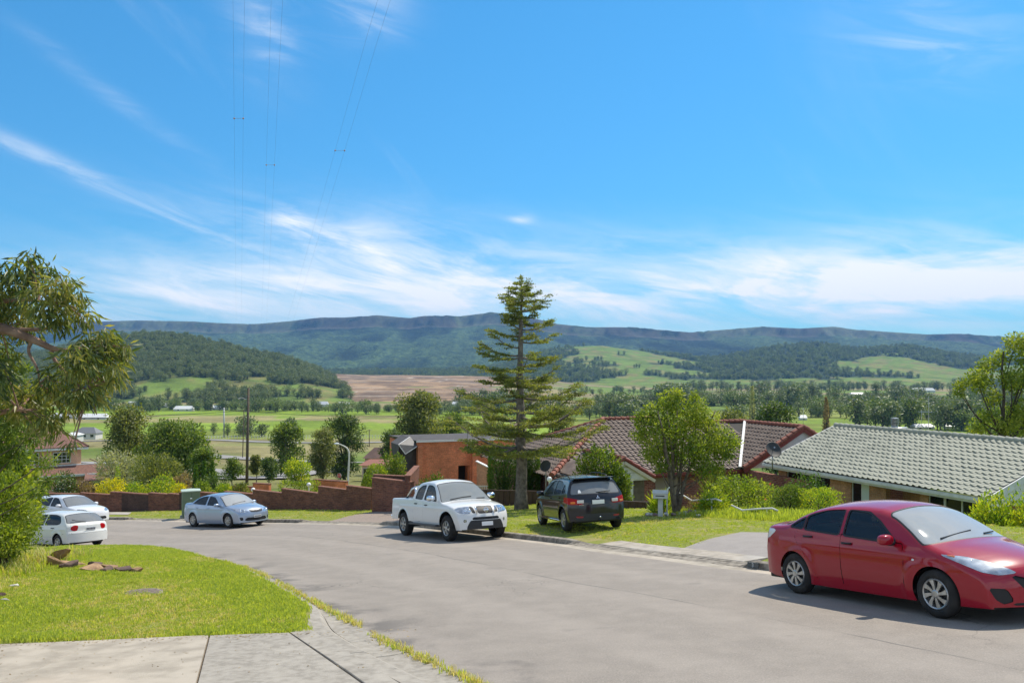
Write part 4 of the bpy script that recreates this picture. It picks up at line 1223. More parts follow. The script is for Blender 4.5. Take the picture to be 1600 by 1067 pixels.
def reflectors(car, pts, ndir, r=.055):
    for x, y, z in pts:
        for side in (1, -1):
            h = [o for o in car.children if o.name.startswith('headlight') and (o.data.vertices[0].co.y > 0) == (side > 0)]
            MB().lathe([(r, .004), (r*.82, .010), (r*.55, -.004), (0, -.008)], 16, frame((x, side*y, z), (0,1,0), (ndir[0], side*ndir[1], ndir[2]))).build('reflector', lampdark if r > .05 else chrome, h[0] if h else car, smooth=True)
def finish(car, P, m):
    for side in (1, -1):
        for x, z, dn in P.get('handles', []):
            d = [o for o in car.children if o.name.startswith(dn) and 'window' not in o.name and (o.data.vertices[0].co.y > 0) == (side > 0)]
            door_handle(d[0] if d else car, x, z, flank_y(Shell_ref(d[0]), x, z) if d else .85, side, P.get('handle_mat', black), .17)
        x, y, z = P['mirror']; mirror(car, x, side*y, z, side, P.get('mirror_mat', m), P.get('mirror_sc', 1.0))
    if P.get('wipers'): wipers(car, P['wipers'])
    seats(car, P['seats'], P['seat_z'], .7, seat_light if P.get('light_seats', True) else seat_m)
    x0, x1, z0, z1 = P['dash']; MB().bbox((x0, -.68, z0), (x1, .68, z1), .07).build('dashboard', dark_in, car, smooth=True)

# ---- white pickup
white_p = paint('white_paint', (.72,.72,.70), 0, .35)
UTE = dict(name='pickup_truck', label='white double-cab pickup with chrome mirrors and black bull-nose bumper parked facing uphill', paint=white_p,
  rows=[(-2.61,.92,.52,.88,.02),(-2.608,1.05,.52,.885,.02),(-2.60,1.16,.55,.885,.015),(-2.56,1.205,.53,.90,.012),(-2.2,1.215,.52,.905,.01),(-1.6,1.22,.50,.91,.01),(-.92,1.225,.48,.91,.01),(-.87,1.25,.46,.91,.015),(-.83,1.42,.46,.91,.03),(-.77,1.62,.455,.91,.05),(-.62,1.735,.45,.91,.06),(-.1,1.79,.45,.91,.07),(.30,1.765,.45,.91,.07),(.55,1.68,.45,.91,.065),(.90,1.44,.45,.908,.06),(1.18,1.225,.45,.908,.06),(1.30,1.17,.45,.908,.07),(1.70,1.135,.45,.905,.085),(2.05,1.09,.44,.895,.10),(2.22,1.03,.42,.88,.10),(2.32,.95,.38,.865,.08),(2.39,.86,.36,.85,.05),(2.43,.76,.35,.84,.03),(2.455,.66,.37,.83,.02),(2.465,.52,.42,.82,.01)],
  nose_z=.33, tail_z=.52, opt=dict(belt=[(-2.6,1.205),(-.9,1.215),(-.7,1.20),(1.2,1.10),(2.4,1.02)], zm=.74, sill=.45, tuck=.04, shoulder=.035, tum=.36, rad=.05, wheels=((1.6,.44),(-1.6,.44)), crease=.95, bow_f=.26, bow_r=.02, yw=.88, flare=.035, bow_f0=.9),
  arch=[(1.6,.42,.455),(-1.6,.42,.45)], arch_y=.86, wheels=(1.6,-1.6), track=1.60, r=.378, tw=.255, rim=.225, spokes=6, style='split',
  windows=[('rear_door_window', [(-.66,1.225),(-.14,1.205),(-.14,1.62),(-.42,1.60),(-.62,1.50)], .05, glass_dark), ('front_door_window', [(.0,1.20),(.88,1.16),(.66,1.40),(.44,1.56),(.22,1.61),(.0,1.62)], .05, glass_dark)],
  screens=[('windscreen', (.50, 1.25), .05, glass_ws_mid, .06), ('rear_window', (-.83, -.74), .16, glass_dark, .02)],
  details=[
    dict(name='grille', end='f', poly=[(-.1,1.00),(.27,1.00),(.255,.83),(.22,.79),(-.1,.79)], r=.02, xmin=2.0, mat=black, push=-.01, tmin=1.0),
    dict(name='side_grille', end='f', poly=[(.36,1.0),(.46,.995),(.42,.81),(.32,.81)], r=.02, xmin=1.9, mat=black, sides=True, push=-.01),
    dict(name='headlight', end='f', ang=.35, poly=[(-.33,1.005),(-.02,.985),(.10,.94),(.02,.85),(-.10,.815),(-.36,.80)], r=.03, xmin=1.75, mat=lampglass, sides=True),
    dict(name='air_intake', end='f', poly=[(-.1,.70),(.42,.70),(.46,.62),(-.1,.62)], r=.02, xmin=1.9, mat=black, push=-.02),
    dict(name='bumper_skirt', end='f', poly=[(-.1,.61),(.50,.61),(.60,.42),(.60,.30),(-.1,.30)], r=.05, xmin=1.9, mat=pbr('bumper_black', (.025,.025,.026), .6), push=.004),
    dict(name='fog_lamp', end='f', ang=.3, poly=[(-.07+.05*math.cos(a), .60+.05*math.sin(a)) for a in np.linspace(0, 2*np.pi, 12, endpoint=False)], r=.01, xmin=1.9, mat=black, sides=True),
    dict(name='tail_light', end='r', ang=.7, poly=[(-1.20,1.13),(-.95,1.13),(-.95,.80),(-1.20,.80)], r=.02, xmin=2.45, mat=redlens, sides=True),
  ],
  doors=[('rear_door', [(-.80,.52),(-.06,.50),(-.06,1.205),(-.74,1.225),(-.82,1.0)], .06), ('front_door', [(-.06,.50),(1.0,.50),(1.02,1.14),(-.06,1.205)], .04)],
  panels=[('bonnet', lambda g: np.maximum(np.maximum(1.32-g['x']-.1*np.abs(g['y']), np.abs(g['y'])-.74), np.maximum(1.005-g['z'], 1.25-g['t']))),
          ('bed_floor', lambda g: np.maximum(np.maximum(g['x']+.93, -2.53-g['x']), np.maximum(np.abs(g['y'])-.82, 1.25-g['t'])))],
  bed_floor_mat=black, floor_x=(-2.4, 2.2), floor_z=.42, floor_w=.72)
def make_ute():
    car, sh = build_car(UTE)
    finish(car, dict(handles=[(-.58,1.06,'rear_door'),(.17,1.03,'front_door')], mirror=(.86,.93,1.25), mirror_mat=chrome, mirror_sc=1.15,
        wipers=[[(1.20,-.55,1.20),(1.15,-.1,1.25),(1.13,.2,1.265)],[(1.20,.35,1.20),(1.17,.65,1.20)]], seats=(.15,-.55), seat_z=.62, dash=(.75,1.15,.85,1.05)), white_p)
    for side in (1, -1):
        MB().bbox((-.98,side*.90-.10,.40),(1.02,side*.90+.06,.46),.02).build('side_step', pbr('step_grey', (.06,.06,.062), .5), car)
        # sports bar of the tub
        MB().tube([(-1.62,side*.74,1.22),(-1.50,side*.74,1.31),(-1.20,side*.73,1.50),(-1.02,side*.70,1.56)], .036, 10).build('sports_bar', chrome, car, smooth=True)
        MB().tube([(-.95,side*.72,1.23),(-.98,side*.71,1.40),(-1.02,side*.70,1.56)], .030, 10).build('sports_bar', chrome, car, smooth=True)
    MB().tube([(-1.02,.70,1.56),(-1.02,.4,1.60),(-1.02,-.4,1.60),(-1.02,-.70,1.56)], .034, 10).build('sports_bar', chrome, car, smooth=True)
    b = MB().bbox((-2.80,-.86,.56),(-2.62,.86,.64),.03); b.bbox((-2.79,-.84,.50),(-2.66,-.50,.57),.02); b.bbox((-2.79,.50,.50),(-2.66,.84,.57),.02)
    b.build('rear_bumper', chrome, car)
    reflectors(car, [(2.285,.60,.905),(2.34,.50,.885)], (1,.35,.25), .05)
    plate(car, 2.495, .50, 1, .37, .115)
    M = frame((2.425, 0, .895), (0,1,0), (1,0,.12)); emblem_ring(car, M, .072)
    for side in (1, -1):
        MB().tube([(2.41, side*.29, .80), (2.385, side*.335, 1.0)], .022, 8).build('grille_bar', chrome, car, smooth=True)
        MB().lathe([(.0,.0),(.035,0),(.04,-.01)], 14, frame((2.345, side*.64, .60), (0,1,0), (1,side*.35,0))).build('fog_lens', lampglass, car)
    MB().tube([(.1,0,1.77),(.02,0,1.86)], .006, 6).build('aerial', black, car)
    return car
ute = make_ute(); place_car(ute, -1.96, 27.2, R(-59.6))

# ---- black compact off-roader
black_p = paint('black_paint', (.012,.013,.017), .1, .28)
SUV = dict(name='parked_car', label='black compact off-roader with roof rails standing on the grass verge, tail to the road', paint=black_p,
  rows=[(-2.09,.60,.30,.84,.02),(-2.088,.72,.30,.85,.02),(-2.08,.86,.30,.86,.02),(-2.05,1.00,.30,.87,.02),(-1.99,1.10,.29,.878,.03),(-1.90,1.22,.285,.882,.03),(-1.76,1.40,.28,.885,.035),(-1.70,1.50,.28,.885,.03),(-1.60,1.545,.27,.886,.035),(-1.0,1.60,.265,.887,.06),(-.4,1.622,.26,.887,.075),(.1,1.605,.26,.887,.08),(.50,1.545,.26,.886,.075),(.85,1.36,.26,.885,.07),(1.16,1.13,.26,.884,.06),(1.30,1.06,.26,.883,.07),(1.7,1.01,.26,.875,.09),(2.0,.94,.27,.85,.10),(2.14,.84,.28,.83,.08),(2.20,.70,.30,.81,.04),(2.22,.55,.38,.80,.02)],
  nose_z=.27, tail_z=.30, opt=dict(belt=[(-2.1,1.12),(-1.2,1.07),(0,1.02),(1.2,.96),(2.2,.92)], zm=.66, sill=.26, tuck=.05, shoulder=.05, tum=.40, rad=.06, wheels=((1.335,.40),(-1.335,.40)), crease=.88, bow_f=.30, bow_r=.20, yw=.86, flare=.03),
  arch=[(1.335,.36,.39),(-1.335,.36,.39)], arch_y=.82, wheels=(1.335,-1.335), track=1.545, r=.343, tw=.21, rim=.215, spokes=7, style='split',
  windows=[('rear_quarter_window', [(-1.52,1.16),(-1.15,1.11),(-1.15,1.36),(-1.30,1.34)], .04, glass_dark), ('rear_door_window', [(-1.06,1.10),(-.32,1.07),(-.32,1.47),(-.80,1.44),(-1.06,1.37)], .04, glass_dark), ('front_door_window', [(-.22,1.065),(.78,1.0),(.45,1.26),(.20,1.42),(-.22,1.47)], .04, glass_side)],
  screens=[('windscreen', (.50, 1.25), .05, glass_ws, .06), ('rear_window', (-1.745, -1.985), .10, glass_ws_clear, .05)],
  details=[
    dict(name='tail_light', end='r', ang=.25, poly=[(-.11,.89),(.10,.95),(.30,.995),(.50,1.03),(.50,.86),(.28,.80),(-.06,.80)], r=.02, xmin=1.5, mat=redlens, sides=True),
    dict(name='bumper_reflector', end='r', ang=.1, poly=[(.24,.46),(.48,.47),(.45,.42),(.27,.41)], r=.01, xmin=1.8, mat=pbr('reflector', (.30,.008,.01), .3), sides=True),
    dict(name='lower_bumper', end='r', poly=[(-.1,.52),(.45,.52),(.62,.46),(.72,.36),(.72,.25),(-.1,.25)], r=.03, xmin=1.8, mat=pbr('bumper_black', (.025,.025,.026), .6), push=.004),
    dict(name='headlight', end='f', ang=.5, poly=[(-.25,.90),(-.55,.86),(-.70,.78),(-.45,.76),(-.28,.82)], r=.02, xmin=1.5, mat=lampglass, sides=True),
    dict(name='grille', end='f', poly=[(-.1,.80),(.5,.80),(.42,.45),(-.1,.42)], r=.05, xmin=1.9, mat=black, push=-.01),
  ],
  doors=[('rear_door', [(-.95,.66),(-.80,.44),(-.70,.34),(-.27,.335),(-.27,1.07),(-1.10,1.10),(-1.20,.95)], .05), ('front_door', [(-.27,.335),(.86,.345),(.90,.60),(.86,.99),(-.27,1.07)], .03)],
  panels=[('tailgate', lambda g: np.maximum(np.maximum(g['x']+1.66, np.abs(g['y'])-.70), np.maximum(.66-g['z'], g['z']-1.52))), ('bonnet', lambda g: np.maximum(np.maximum(1.3-g['x']-.12*np.abs(g['y']), np.abs(g['y'])-.72), np.maximum(.78-g['z'], 1.28-g['t'])))],
  floor_x=(-1.9, 2.0), floor_z=.30)
def make_suv():
    car, sh = build_car(SUV)
    finish(car, dict(handles=[(-.98,.98,'rear_door'),(-.08,.94,'front_door')], handle_mat=black_p, mirror=(.74,.87,1.07), wipers=None, seats=(.1,-.8), seat_z=.55, dash=(.75,1.2,.75,.98)), black_p)
    for side in (1, -1):
        MB().tube([(-1.35,side*.585,1.53),(-1.25,side*.585,1.595),(-.6,side*.585,1.655),(.05,side*.585,1.645),(.35,side*.585,1.58),(.42,side*.585,1.53)], .02, 8).build('roof_rail', black, car, smooth=True)
        MB().tube([(-.95,side*.885,.31),(1.0,side*.885,.31)], .02, 6).build('sill_trim', chrome, car, smooth=True)
        # clear reversing pane and amber corner set into the red tail lamp
        MB().bbox((-.012,-.10,-.045),(.012,.10,.045),.01, frame((-2.055, side*.53, .885), (1, -.12*side, 0))).build('reversing_light', whitelens, car)
        MB().bbox((-.012,-.07,-.03),(.012,.07,.03),.01, frame((-1.995, side*.745, .86), (1, -.6*side, 0))).build('indicator', amber, car)
    MB().bbox((-1.80,-.62,1.525),(-1.56,.62,1.56),.015).build('roof_spoiler', black_p, car, smooth=True)
    b = MB().tube([(-1.93,.1,1.12),(-1.98,-.12,1.135),(-1.965,-.42,1.15)], .014, 6); b.build('rear_wiper', black, car)
    MB().tube([(-1.15,0,1.60),(-1.22,0,1.68)], .007, 6).build('aerial', black, car)
    plate(car, -2.108, .855, -1, .37, .115)
    M = frame((-2.085, 0, .985), (0,-1,0), (-1,0,.35)); emblem_rhombs(car, M, .062)
    MB().bbox((-.004,-.07,-.012),(.004,.07,.012),.003, frame((-2.10,.52,.79), (1,-.1,0))).build('name_badge', chrome, car)
    MB().tube([(-2.02,0,.33),(-2.20,0,.33),(-2.21,0,.40)], .022, 8).build('tow_bar', black, car, smooth=True)
    MB().ell((-2.21,0,.43), (.028,.028,.028), 12, 8).build('tow_ball', chrome, car, smooth=True)
    MB().tube([(-1.9,-.60,.36),(-2.06,-.60,.36)], .04, 12, cap=False).build('exhaust', chrome, car, smooth=True)
    MB().prism([(-.05,-.05),(.05,-.05),(.035,.02),(.015,.05),(-.015,.05),(-.035,.02)], .004, frame((-1.965,.52,1.175), (0,-1,0), (-1,0,.45))).build('window_sticker', plate_m, car)
    return car
suv = make_suv(); place_car(suv, 2.08, 27.0, R(103.6), Lr)

# ---- pale blue sedan across the street
blue_p = paint('pale_blue_paint', (.37,.44,.54), .55, .34)
COR = dict(name='parked_car', label='pale silver-blue four-door sedan parked beside the green utility cabinet', paint=blue_p,
  rows=[(-2.302,.66,.26,.75,.03),(-2.30,.78,.26,.77,.03),(-2.28,.92,.32,.77,.03),(-2.22,1.03,.27,.80,.03),(-2.12,1.075,.25,.82,.03),(-1.85,1.09,.22,.845,.035),(-1.62,1.115,.20,.855,.045),(-1.25,1.28,.19,.868,.06),(-.92,1.39,.185,.874,.07),(-.5,1.452,.18,.876,.08),(-.1,1.468,.18,.876,.08),(.3,1.445,.18,.876,.08),(.6,1.36,.18,.875,.07),(.95,1.17,.185,.873,.06),(1.22,1.02,.19,.872,.05),(1.34,.975,.19,.87,.055),(1.65,.93,.195,.86,.075),(1.95,.86,.20,.835,.085),(2.10,.78,.21,.81,.07),(2.17,.70,.22,.79,.05),(2.20,.60,.25,.78,.03),(2.215,.48,.32,.77,.02)],
  opt=dict(belt=[(-2.3,1.0),(-1.6,.985),(-.6,.955),(.6,.925),(1.3,.90),(2.3,.85)], zm=.56, sill=.20, tuck=.06, shoulder=.05, tum=.46, rad=.075, wheels=((1.3,.37),(-1.3,.37)), crease=.82, bow_f=.30, bow_r=.26, yw=.82, flare=.014),
  arch=[(1.3,.325,.345),(-1.3,.325,.345)], arch_y=.80, wheels=(1.3,-1.3), track=1.53, r=.316, tw=.19, rim=.20, spokes=8, style='cap',
  windows=[('rear_door_window', [(-1.33,1.03),(-.33,.975),(-.33,1.35),(-.72,1.33),(-1.02,1.25)], .05, glass_dark), ('front_door_window', [(-.23,.97),(.72,.935),(.40,1.17),(.15,1.31),(-.23,1.35)], .04, glass_dark)],
  seal=.018, seal_mat=blue_p,
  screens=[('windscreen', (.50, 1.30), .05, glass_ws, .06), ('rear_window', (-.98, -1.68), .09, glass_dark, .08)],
  details=[
    dict(name='headlight', end='f', ang=.6, poly=[(-.18,.85),(-.45,.83),(-.66,.77),(-.86,.70),(-.90,.65),(-.66,.64),(-.42,.68),(-.28,.76)], r=.03, xmin=1.4, mat=lampglass, sides=True),
    dict(name='grille', end='f', poly=[(-.1,.745),(.36,.75),(.28,.64),(-.1,.625)], r=.03, xmin=1.9, mat=pbr('grille_grey', (.05,.05,.052), .4), push=-.005),
    dict(name='lower_intake', end='f', poly=[(-.1,.42),(.46,.43),(.56,.34),(.5,.29),(-.1,.28)], r=.03, xmin=1.8, mat=black, push=-.02),
    dict(name='fog_recess', end='f', ang=.45, poly=[(-.20,.46),(-.35,.44),(-.36,.32),(-.24,.31)], r=.03, xmin=1.5, mat=black, sides=True, push=-.012),
    dict(name='tail_light', end='r', ang=.62, poly=[(-.98,.95),(-.60,1.0),(-.52,.96),(-.60,.80),(-.98,.78)], r=.03, xmin=1.7, mat=redlens, sides=True),
  ],
  doors=[('rear_door', [(-1.0,.60),(-.88,.40),(-.78,.26),(-.28,.255),(-.28,.97),(-1.14,1.02),(-1.22,.90)], .05), ('front_door', [(-.28,.255),(.84,.26),(.87,.60),(.84,.925),(-.28,.97)], .03)],
  panels=[('bonnet', lambda g: np.maximum(np.maximum(1.31-g['x']-.12*np.abs(g['y']), np.abs(g['y'])-.70), np.maximum(.74-g['z'], 1.28-g['t'])))],
  floor_x=(-2.1, 2.0), floor_z=.22)
def make_cor():
    car, sh = build_car(COR)
    finish(car, dict(handles=[(-.95,.86,'rear_door'),(-.1,.84,'front_door')], handle_mat=blue_p, mirror=(.68,.86,.985),
        wipers=[[(1.20,-.5,1.0),(1.15,-.1,1.05),(1.12,.2,1.07)],[(1.20,.3,1.0),(1.17,.6,1.0)]], seats=(.1,-.75), seat_z=.42, dash=(.75,1.2,.7,.9)), blue_p)
    reflectors(car, [(1.97,.66,.735),(2.06,.52,.705)], (1,.6,.5), .05)
    plate(car, 2.235, .46, 1, .37, .105, plate_g, text='worn')
    return car
cor = make_cor(); place_car(cor, -12.74, 38.3, R(-36.8))

# ---- white hatchback seen from behind
white_o = paint('old_white_paint', (.66,.66,.62), 0, .42)
HAT = dict(name='parked_car', label='small white hatchback parked with its red tail lamps towards the lawn', paint=white_o,
  rows=[(-2.04,.52,.26,.77,.02),(-2.037,.62,.26,.785,.02),(-2.0,.70,.26,.795,.025),(-1.98,.88,.27,.81,.03),(-1.92,.95,.255,.82,.03),(-1.80,1.05,.25,.825,.04),(-1.62,1.18,.24,.83,.05),(-1.42,1.29,.22,.835,.055),(-1.20,1.345,.21,.838,.06),(-.7,1.385,.20,.84,.07),(-.2,1.392,.20,.84,.075),(.2,1.37,.20,.84,.075),(.50,1.29,.20,.84,.07),(.80,1.12,.20,.838,.06),(1.08,.96,.20,.836,.05),(1.2,.92,.20,.834,.055),(1.5,.87,.20,.82,.07),(1.8,.80,.21,.80,.08),(1.94,.72,.22,.78,.06),(2.0,.62,.24,.76,.04),(2.02,.48,.32,.75,.02)],
  opt=dict(belt=[(-2.0,.93),(-1.2,.91),(0,.88),(1.2,.85),(2.0,.80)], zm=.54, sill=.22, tuck=.06, shoulder=.05, tum=.44, rad=.07, wheels=((1.23,.35),(-1.23,.35)), crease=.74, bow_f=.28, bow_r=.20, yw=.80, flare=.012),
  arch=[(1.23,.30,.325),(-1.23,.30,.325)], arch_y=.77, wheels=(1.23,-1.23), track=1.46, r=.29, tw=.18, rim=.17, spokes=7, style='cap',
  windows=[('rear_door_window', [(-1.36,.99),(-1.20,.935),(-.32,.91),(-.32,1.26),(-.85,1.255),(-1.16,1.20)], .07, glass_side), ('front_door_window', [(-.22,.905),(.66,.875),(.36,1.10),(.12,1.235),(-.22,1.26)], .04, glass_side)],
  seal=.020,
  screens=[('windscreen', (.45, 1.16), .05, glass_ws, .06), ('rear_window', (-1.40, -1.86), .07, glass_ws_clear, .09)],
  details=[
    dict(name='tail_light', end='r', ang=.55, poly=[(-.66,.88),(-.54,.91),(-.42,.87),(-.38,.76),(-.48,.69),(-.62,.70)], r=.05, xmin=1.5, mat=redlens, sides=True),
    dict(name='headlight', end='f', ang=.5, poly=[(-.2,.76),(-.5,.76),(-.62,.70),(-.5,.63),(-.22,.66)], r=.03, xmin=1.4, mat=lampglass, sides=True),
  ],
  doors=[('rear_door', [(-.92,.56),(-.80,.40),(-.70,.27),(-.27,.265),(-.27,.905),(-1.05,.925),(-1.14,.85)], .05), ('front_door', [(-.27,.265),(.78,.27),(.80,.55),(.77,.87),(-.27,.905)], .03)],
  panels=[('rear_bumper', lambda g: np.maximum(g['x']+1.55, g['z']-.60)), ('tailgate', lambda g: np.maximum(np.maximum(g['x']+1.30, np.abs(g['y'])-.66), np.maximum(.60-g['z'], 1.01-g['t'])))],
  floor_x=(-1.8, 1.8), floor_z=.24, floor_w=.64)
def make_hat():
    car, sh = build_car(HAT)
    finish(car, dict(handles=[(-.92,.80,'rear_door'),(-.08,.79,'front_door')], mirror=(.64,.83,.92), wipers=None, seats=(.1,-.75), seat_z=.40, dash=(.7,1.05,.66,.84)), white_o)
    MB().tube([(-1.88,.10,1.0),(-1.80,.45,1.06),(-1.74,.56,1.10)], .014, 6).build('rear_wiper', black, car)
    plate(car, -2.03, .745, -1, .38, .12, plate_g, text='worn', lean=.25)
    return car
hat = make_hat(); place_car(hat, -17.43, 33.1, R(146.9))

# ---- white wagon behind it
WAG = dict(COR); white_w = paint('bluish_white_paint', (.70,.71,.73), 0, .36)
WAG.update(paint=white_w, seal_mat=black, label='white station wagon parked behind the small hatchback, nose towards the utility cabinet',
  rows=[(-2.412,.66,.26,.75,.03),(-2.41,.80,.26,.77,.03),(-2.39,.95,.32,.80,.03),(-2.34,1.06,.28,.83,.03),(-2.26,1.18,.26,.845,.035),(-2.10,1.36,.24,.855,.04),(-2.0,1.42,.22,.86,.05),(-1.3,1.46,.20,.872,.07),(-.5,1.475,.19,.876,.08),(-.1,1.468,.18,.876,.08),(.3,1.44,.18,.876,.08),(.6,1.34,.18,.875,.07),(.95,1.15,.185,.873,.06),(1.22,1.01,.19,.872,.05),(1.36,.97,.19,.87,.055),(1.70,.935,.195,.865,.075),(2.05,.87,.20,.845,.085),(2.24,.78,.21,.82,.07),(2.32,.68,.22,.80,.05),(2.35,.58,.25,.79,.03),(2.36,.48,.32,.78,.02)],
  windows=COR['windows']+[('rear_quarter_window', [(-2.0,1.06),(-1.42,1.02),(-1.42,1.33),(-1.88,1.30)], .05, glass_dark)],
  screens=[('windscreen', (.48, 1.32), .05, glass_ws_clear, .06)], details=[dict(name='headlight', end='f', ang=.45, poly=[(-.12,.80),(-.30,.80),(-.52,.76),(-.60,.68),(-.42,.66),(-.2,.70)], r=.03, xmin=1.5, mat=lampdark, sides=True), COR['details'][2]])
def make_wag():
    car, sh = build_car(WAG)
    finish(car, dict(handles=[(-.95,.86,'rear_door'),(-.1,.84,'front_door')], handle_mat=white_w, mirror=(.68,.86,.985), wipers=None, seats=(.1,-.75), seat_z=.42, dash=(.75,1.2,.7,.9)), white_w)
    return car
wag = make_wag(); place_car(wag, -21.9, 42.4, R(-32))

red = make_red(); place_car(red, 5.86, 12.85, R(-66.3))
reflectors(red, [(1.80,.66,.745),(1.93,.52,.715)], (1,.55,.75), .058)
for o_ in [c for c in red.children if c.name.startswith('headlight')]:
    sd_ = 1 if o_.data.vertices[0].co.y > 0 else -1
    MB().bbox((-.05,-.018,-.02),(.05,.018,.02),.01, frame((1.55, sd_*.775, .815), (1,-.25*sd_,-.1))).build('indicator', amber, o_)
for o_ in [c for c in red.children if c.name.startswith('tail_light')]:
    sd_ = 1 if o_.data.vertices[0].co.y > 0 else -1
    MB().bbox((-.075,-.012,-.045),(.075,.012,.045),.02, frame((-2.015, sd_*.735, .90), (.75,-.66*sd_*-1,0))).build('red_lens', redlens, o_)
for o_ in [c for c in red.children if c.name.startswith('side_intake')]:
    sd_ = 1 if o_.data.vertices[0].co.y > 0 else -1
    for z_ in (.33,.37,.41): MB().bbox((-.10,-.008,-.007),(.10,.008,.007),.003, frame((1.985, sd_*.655, z_), (-.6,.8*sd_,0))).build('slat', pbr('slat_black', (.035,.035,.036), .4), o_)
# ------------------------------------------------------------------ plants
bark = pbr('bark_grey', (.20,.165,.13), .95, .2, col2=(.10,.08,.062), nscale=7, bump=.7, bscale=24)
bark_pale = pbr('bark_pale', (.36,.30,.235), .9, .2, col2=(.20,.15,.115), nscale=5, bump=.5, bscale=20)
bark_dark = pbr('bark_dark', (.10,.080,.062), .95, .2, col2=(.05,.04,.032), nscale=7, bump=.7, bscale=24)
L_mid = leafmat('leaf_mid', [(.026,.048,.008),(.072,.108,.018),(.150,.172,.034)], .34)
L_dark = leafmat('leaf_dark', [(.018,.034,.008),(.044,.072,.016),(.095,.118,.026)], .30)
L_olive = leafmat('leaf_olive', [(.042,.056,.014),(.094,.106,.030),(.175,.172,.055)], .34)
L_gum = leafmat('leaf_gum', [(.022,.036,.012),(.055,.078,.020),(.13,.14,.038),(.20,.17,.055)], .32, .42, spec=.5)
L_bright = leafmat('leaf_bright', [(.048,.080,.010),(.12,.155,.020),(.22,.23,.040)], .38)
L_lime = leafmat('leaf_lime', [(.07,.095,.012),(.17,.19,.020),(.29,.27,.035)], .38)
L_yellow = leafmat('leaf_yellow', [(.16,.18,.012),(.34,.29,.015),(.52,.40,.020)], .35)
L_ygreen = leafmat('leaf_yellow_green', [(.05,.10,.012),(.16,.21,.018),(.36,.32,.022)], .35)
L_cedar = leafmat('leaf_cedar', [(.045,.062,.018),(.11,.125,.036),(.20,.20,.058)], .36)
L_wood = leafmat('leaf_wood', [(.050,.070,.026),(.092,.112,.040),(.15,.16,.06)], .2, nscale=.12)
L_cyp = leafmat('leaf_cypress', [(.016,.040,.006),(.042,.085,.012),(.095,.145,.022)], .25)
L_grey = leafmat('leaf_grey', [(.10,.11,.06),(.19,.19,.11),(.27,.26,.16)], .25)
L_brown = leafmat('leaf_brown', [(.08,.06,.035),(.16,.11,.06),(.22,.17,.09)], .25)
L_white = leafmat('petal_white', [(.75,.74,.68),(.85,.85,.80),(.80,.78,.75)], .2)
L_pink = leafmat('petal_red', [(.45,.08,.06),(.55,.14,.10),(.6,.25,.2)], .2)
L_far = leafmat('leaf_far', [(.045,.064,.026),(.085,.108,.040),(.145,.16,.058)], .15, nscale=.12)
L_far2 = leafmat('leaf_far_green', [(.05,.075,.02),(.095,.125,.032),(.16,.18,.05)], .15, nscale=.12)

def unit(v): return v/(np.linalg.norm(v, axis=-1, keepdims=True)+1e-9)
def leaf_quads(P, D, L, W_, r, fold=.18, nrm=None):
    """diamond leaves at points P along D"""
    n = len(P); D = unit(D)
    q = r.normal(size=(n, 3)) if nrm is None else nrm+r.normal(size=(n, 3))*.35
    s = unit(np.cross(D, q)); w = np.cross(s, D)
    L = np.broadcast_to(L, (n,))[:,None]; W_ = np.broadcast_to(W_, (n,))[:,None]
    m = P+D*L*.45-w*W_*fold
    V = np.stack([P, m+s*W_*.5, P+D*L-w*L*.06, m-s*W_*.5], 1).reshape(-1, 3)
    F = np.arange(4*n, dtype=np.int32).reshape(n, 4)
    return V, F
def in_blobs(B, n, r, shell=.45, squash=1.0):
    """points and outward directions inside a set of spheres (x y z r)"""
    B = np.asarray(B, float); w = B[:,3]**2; k = r.choice(len(B), n, p=w/w.sum())
    d = unit(r.normal(size=(n, 3))); rad = r.random(n)**shell
    P = B[k,:3]+d*(B[k,3]*rad)[:,None]*np.array([1, 1, squash])
    return P, d
def limbs(mb, base, tops, r0, r, zmin, zmax, n=6, sides=6, bend=.25, tr=None):
    """limbs leaving the trunk line and arching to the clump centres"""
    for c in tops:
        c = np.asarray(c, float)
        zt = np.clip(zmin+(c[2]-zmin)*r.uniform(.15, .5), zmin, zmax)
        k = tr(zt) if tr else np.array([0, 0, zt])
        mid = k*.45+c*.55+np.array([0, 0, -abs(c[2]-zt)*.12])+r.normal(size=3)*bend*np.linalg.norm(c-k)*.35
        t = np.linspace(0, 1, n)[:,None]
        pts = (1-t)**2*k+2*t*(1-t)*mid+t*t*c
        rr = r0*np.clip(np.linalg.norm(c-k)/6, .25, 1)*np.linspace(.55, .10, n)
        mb.tube(pts, np.maximum(rr, .006), sides)
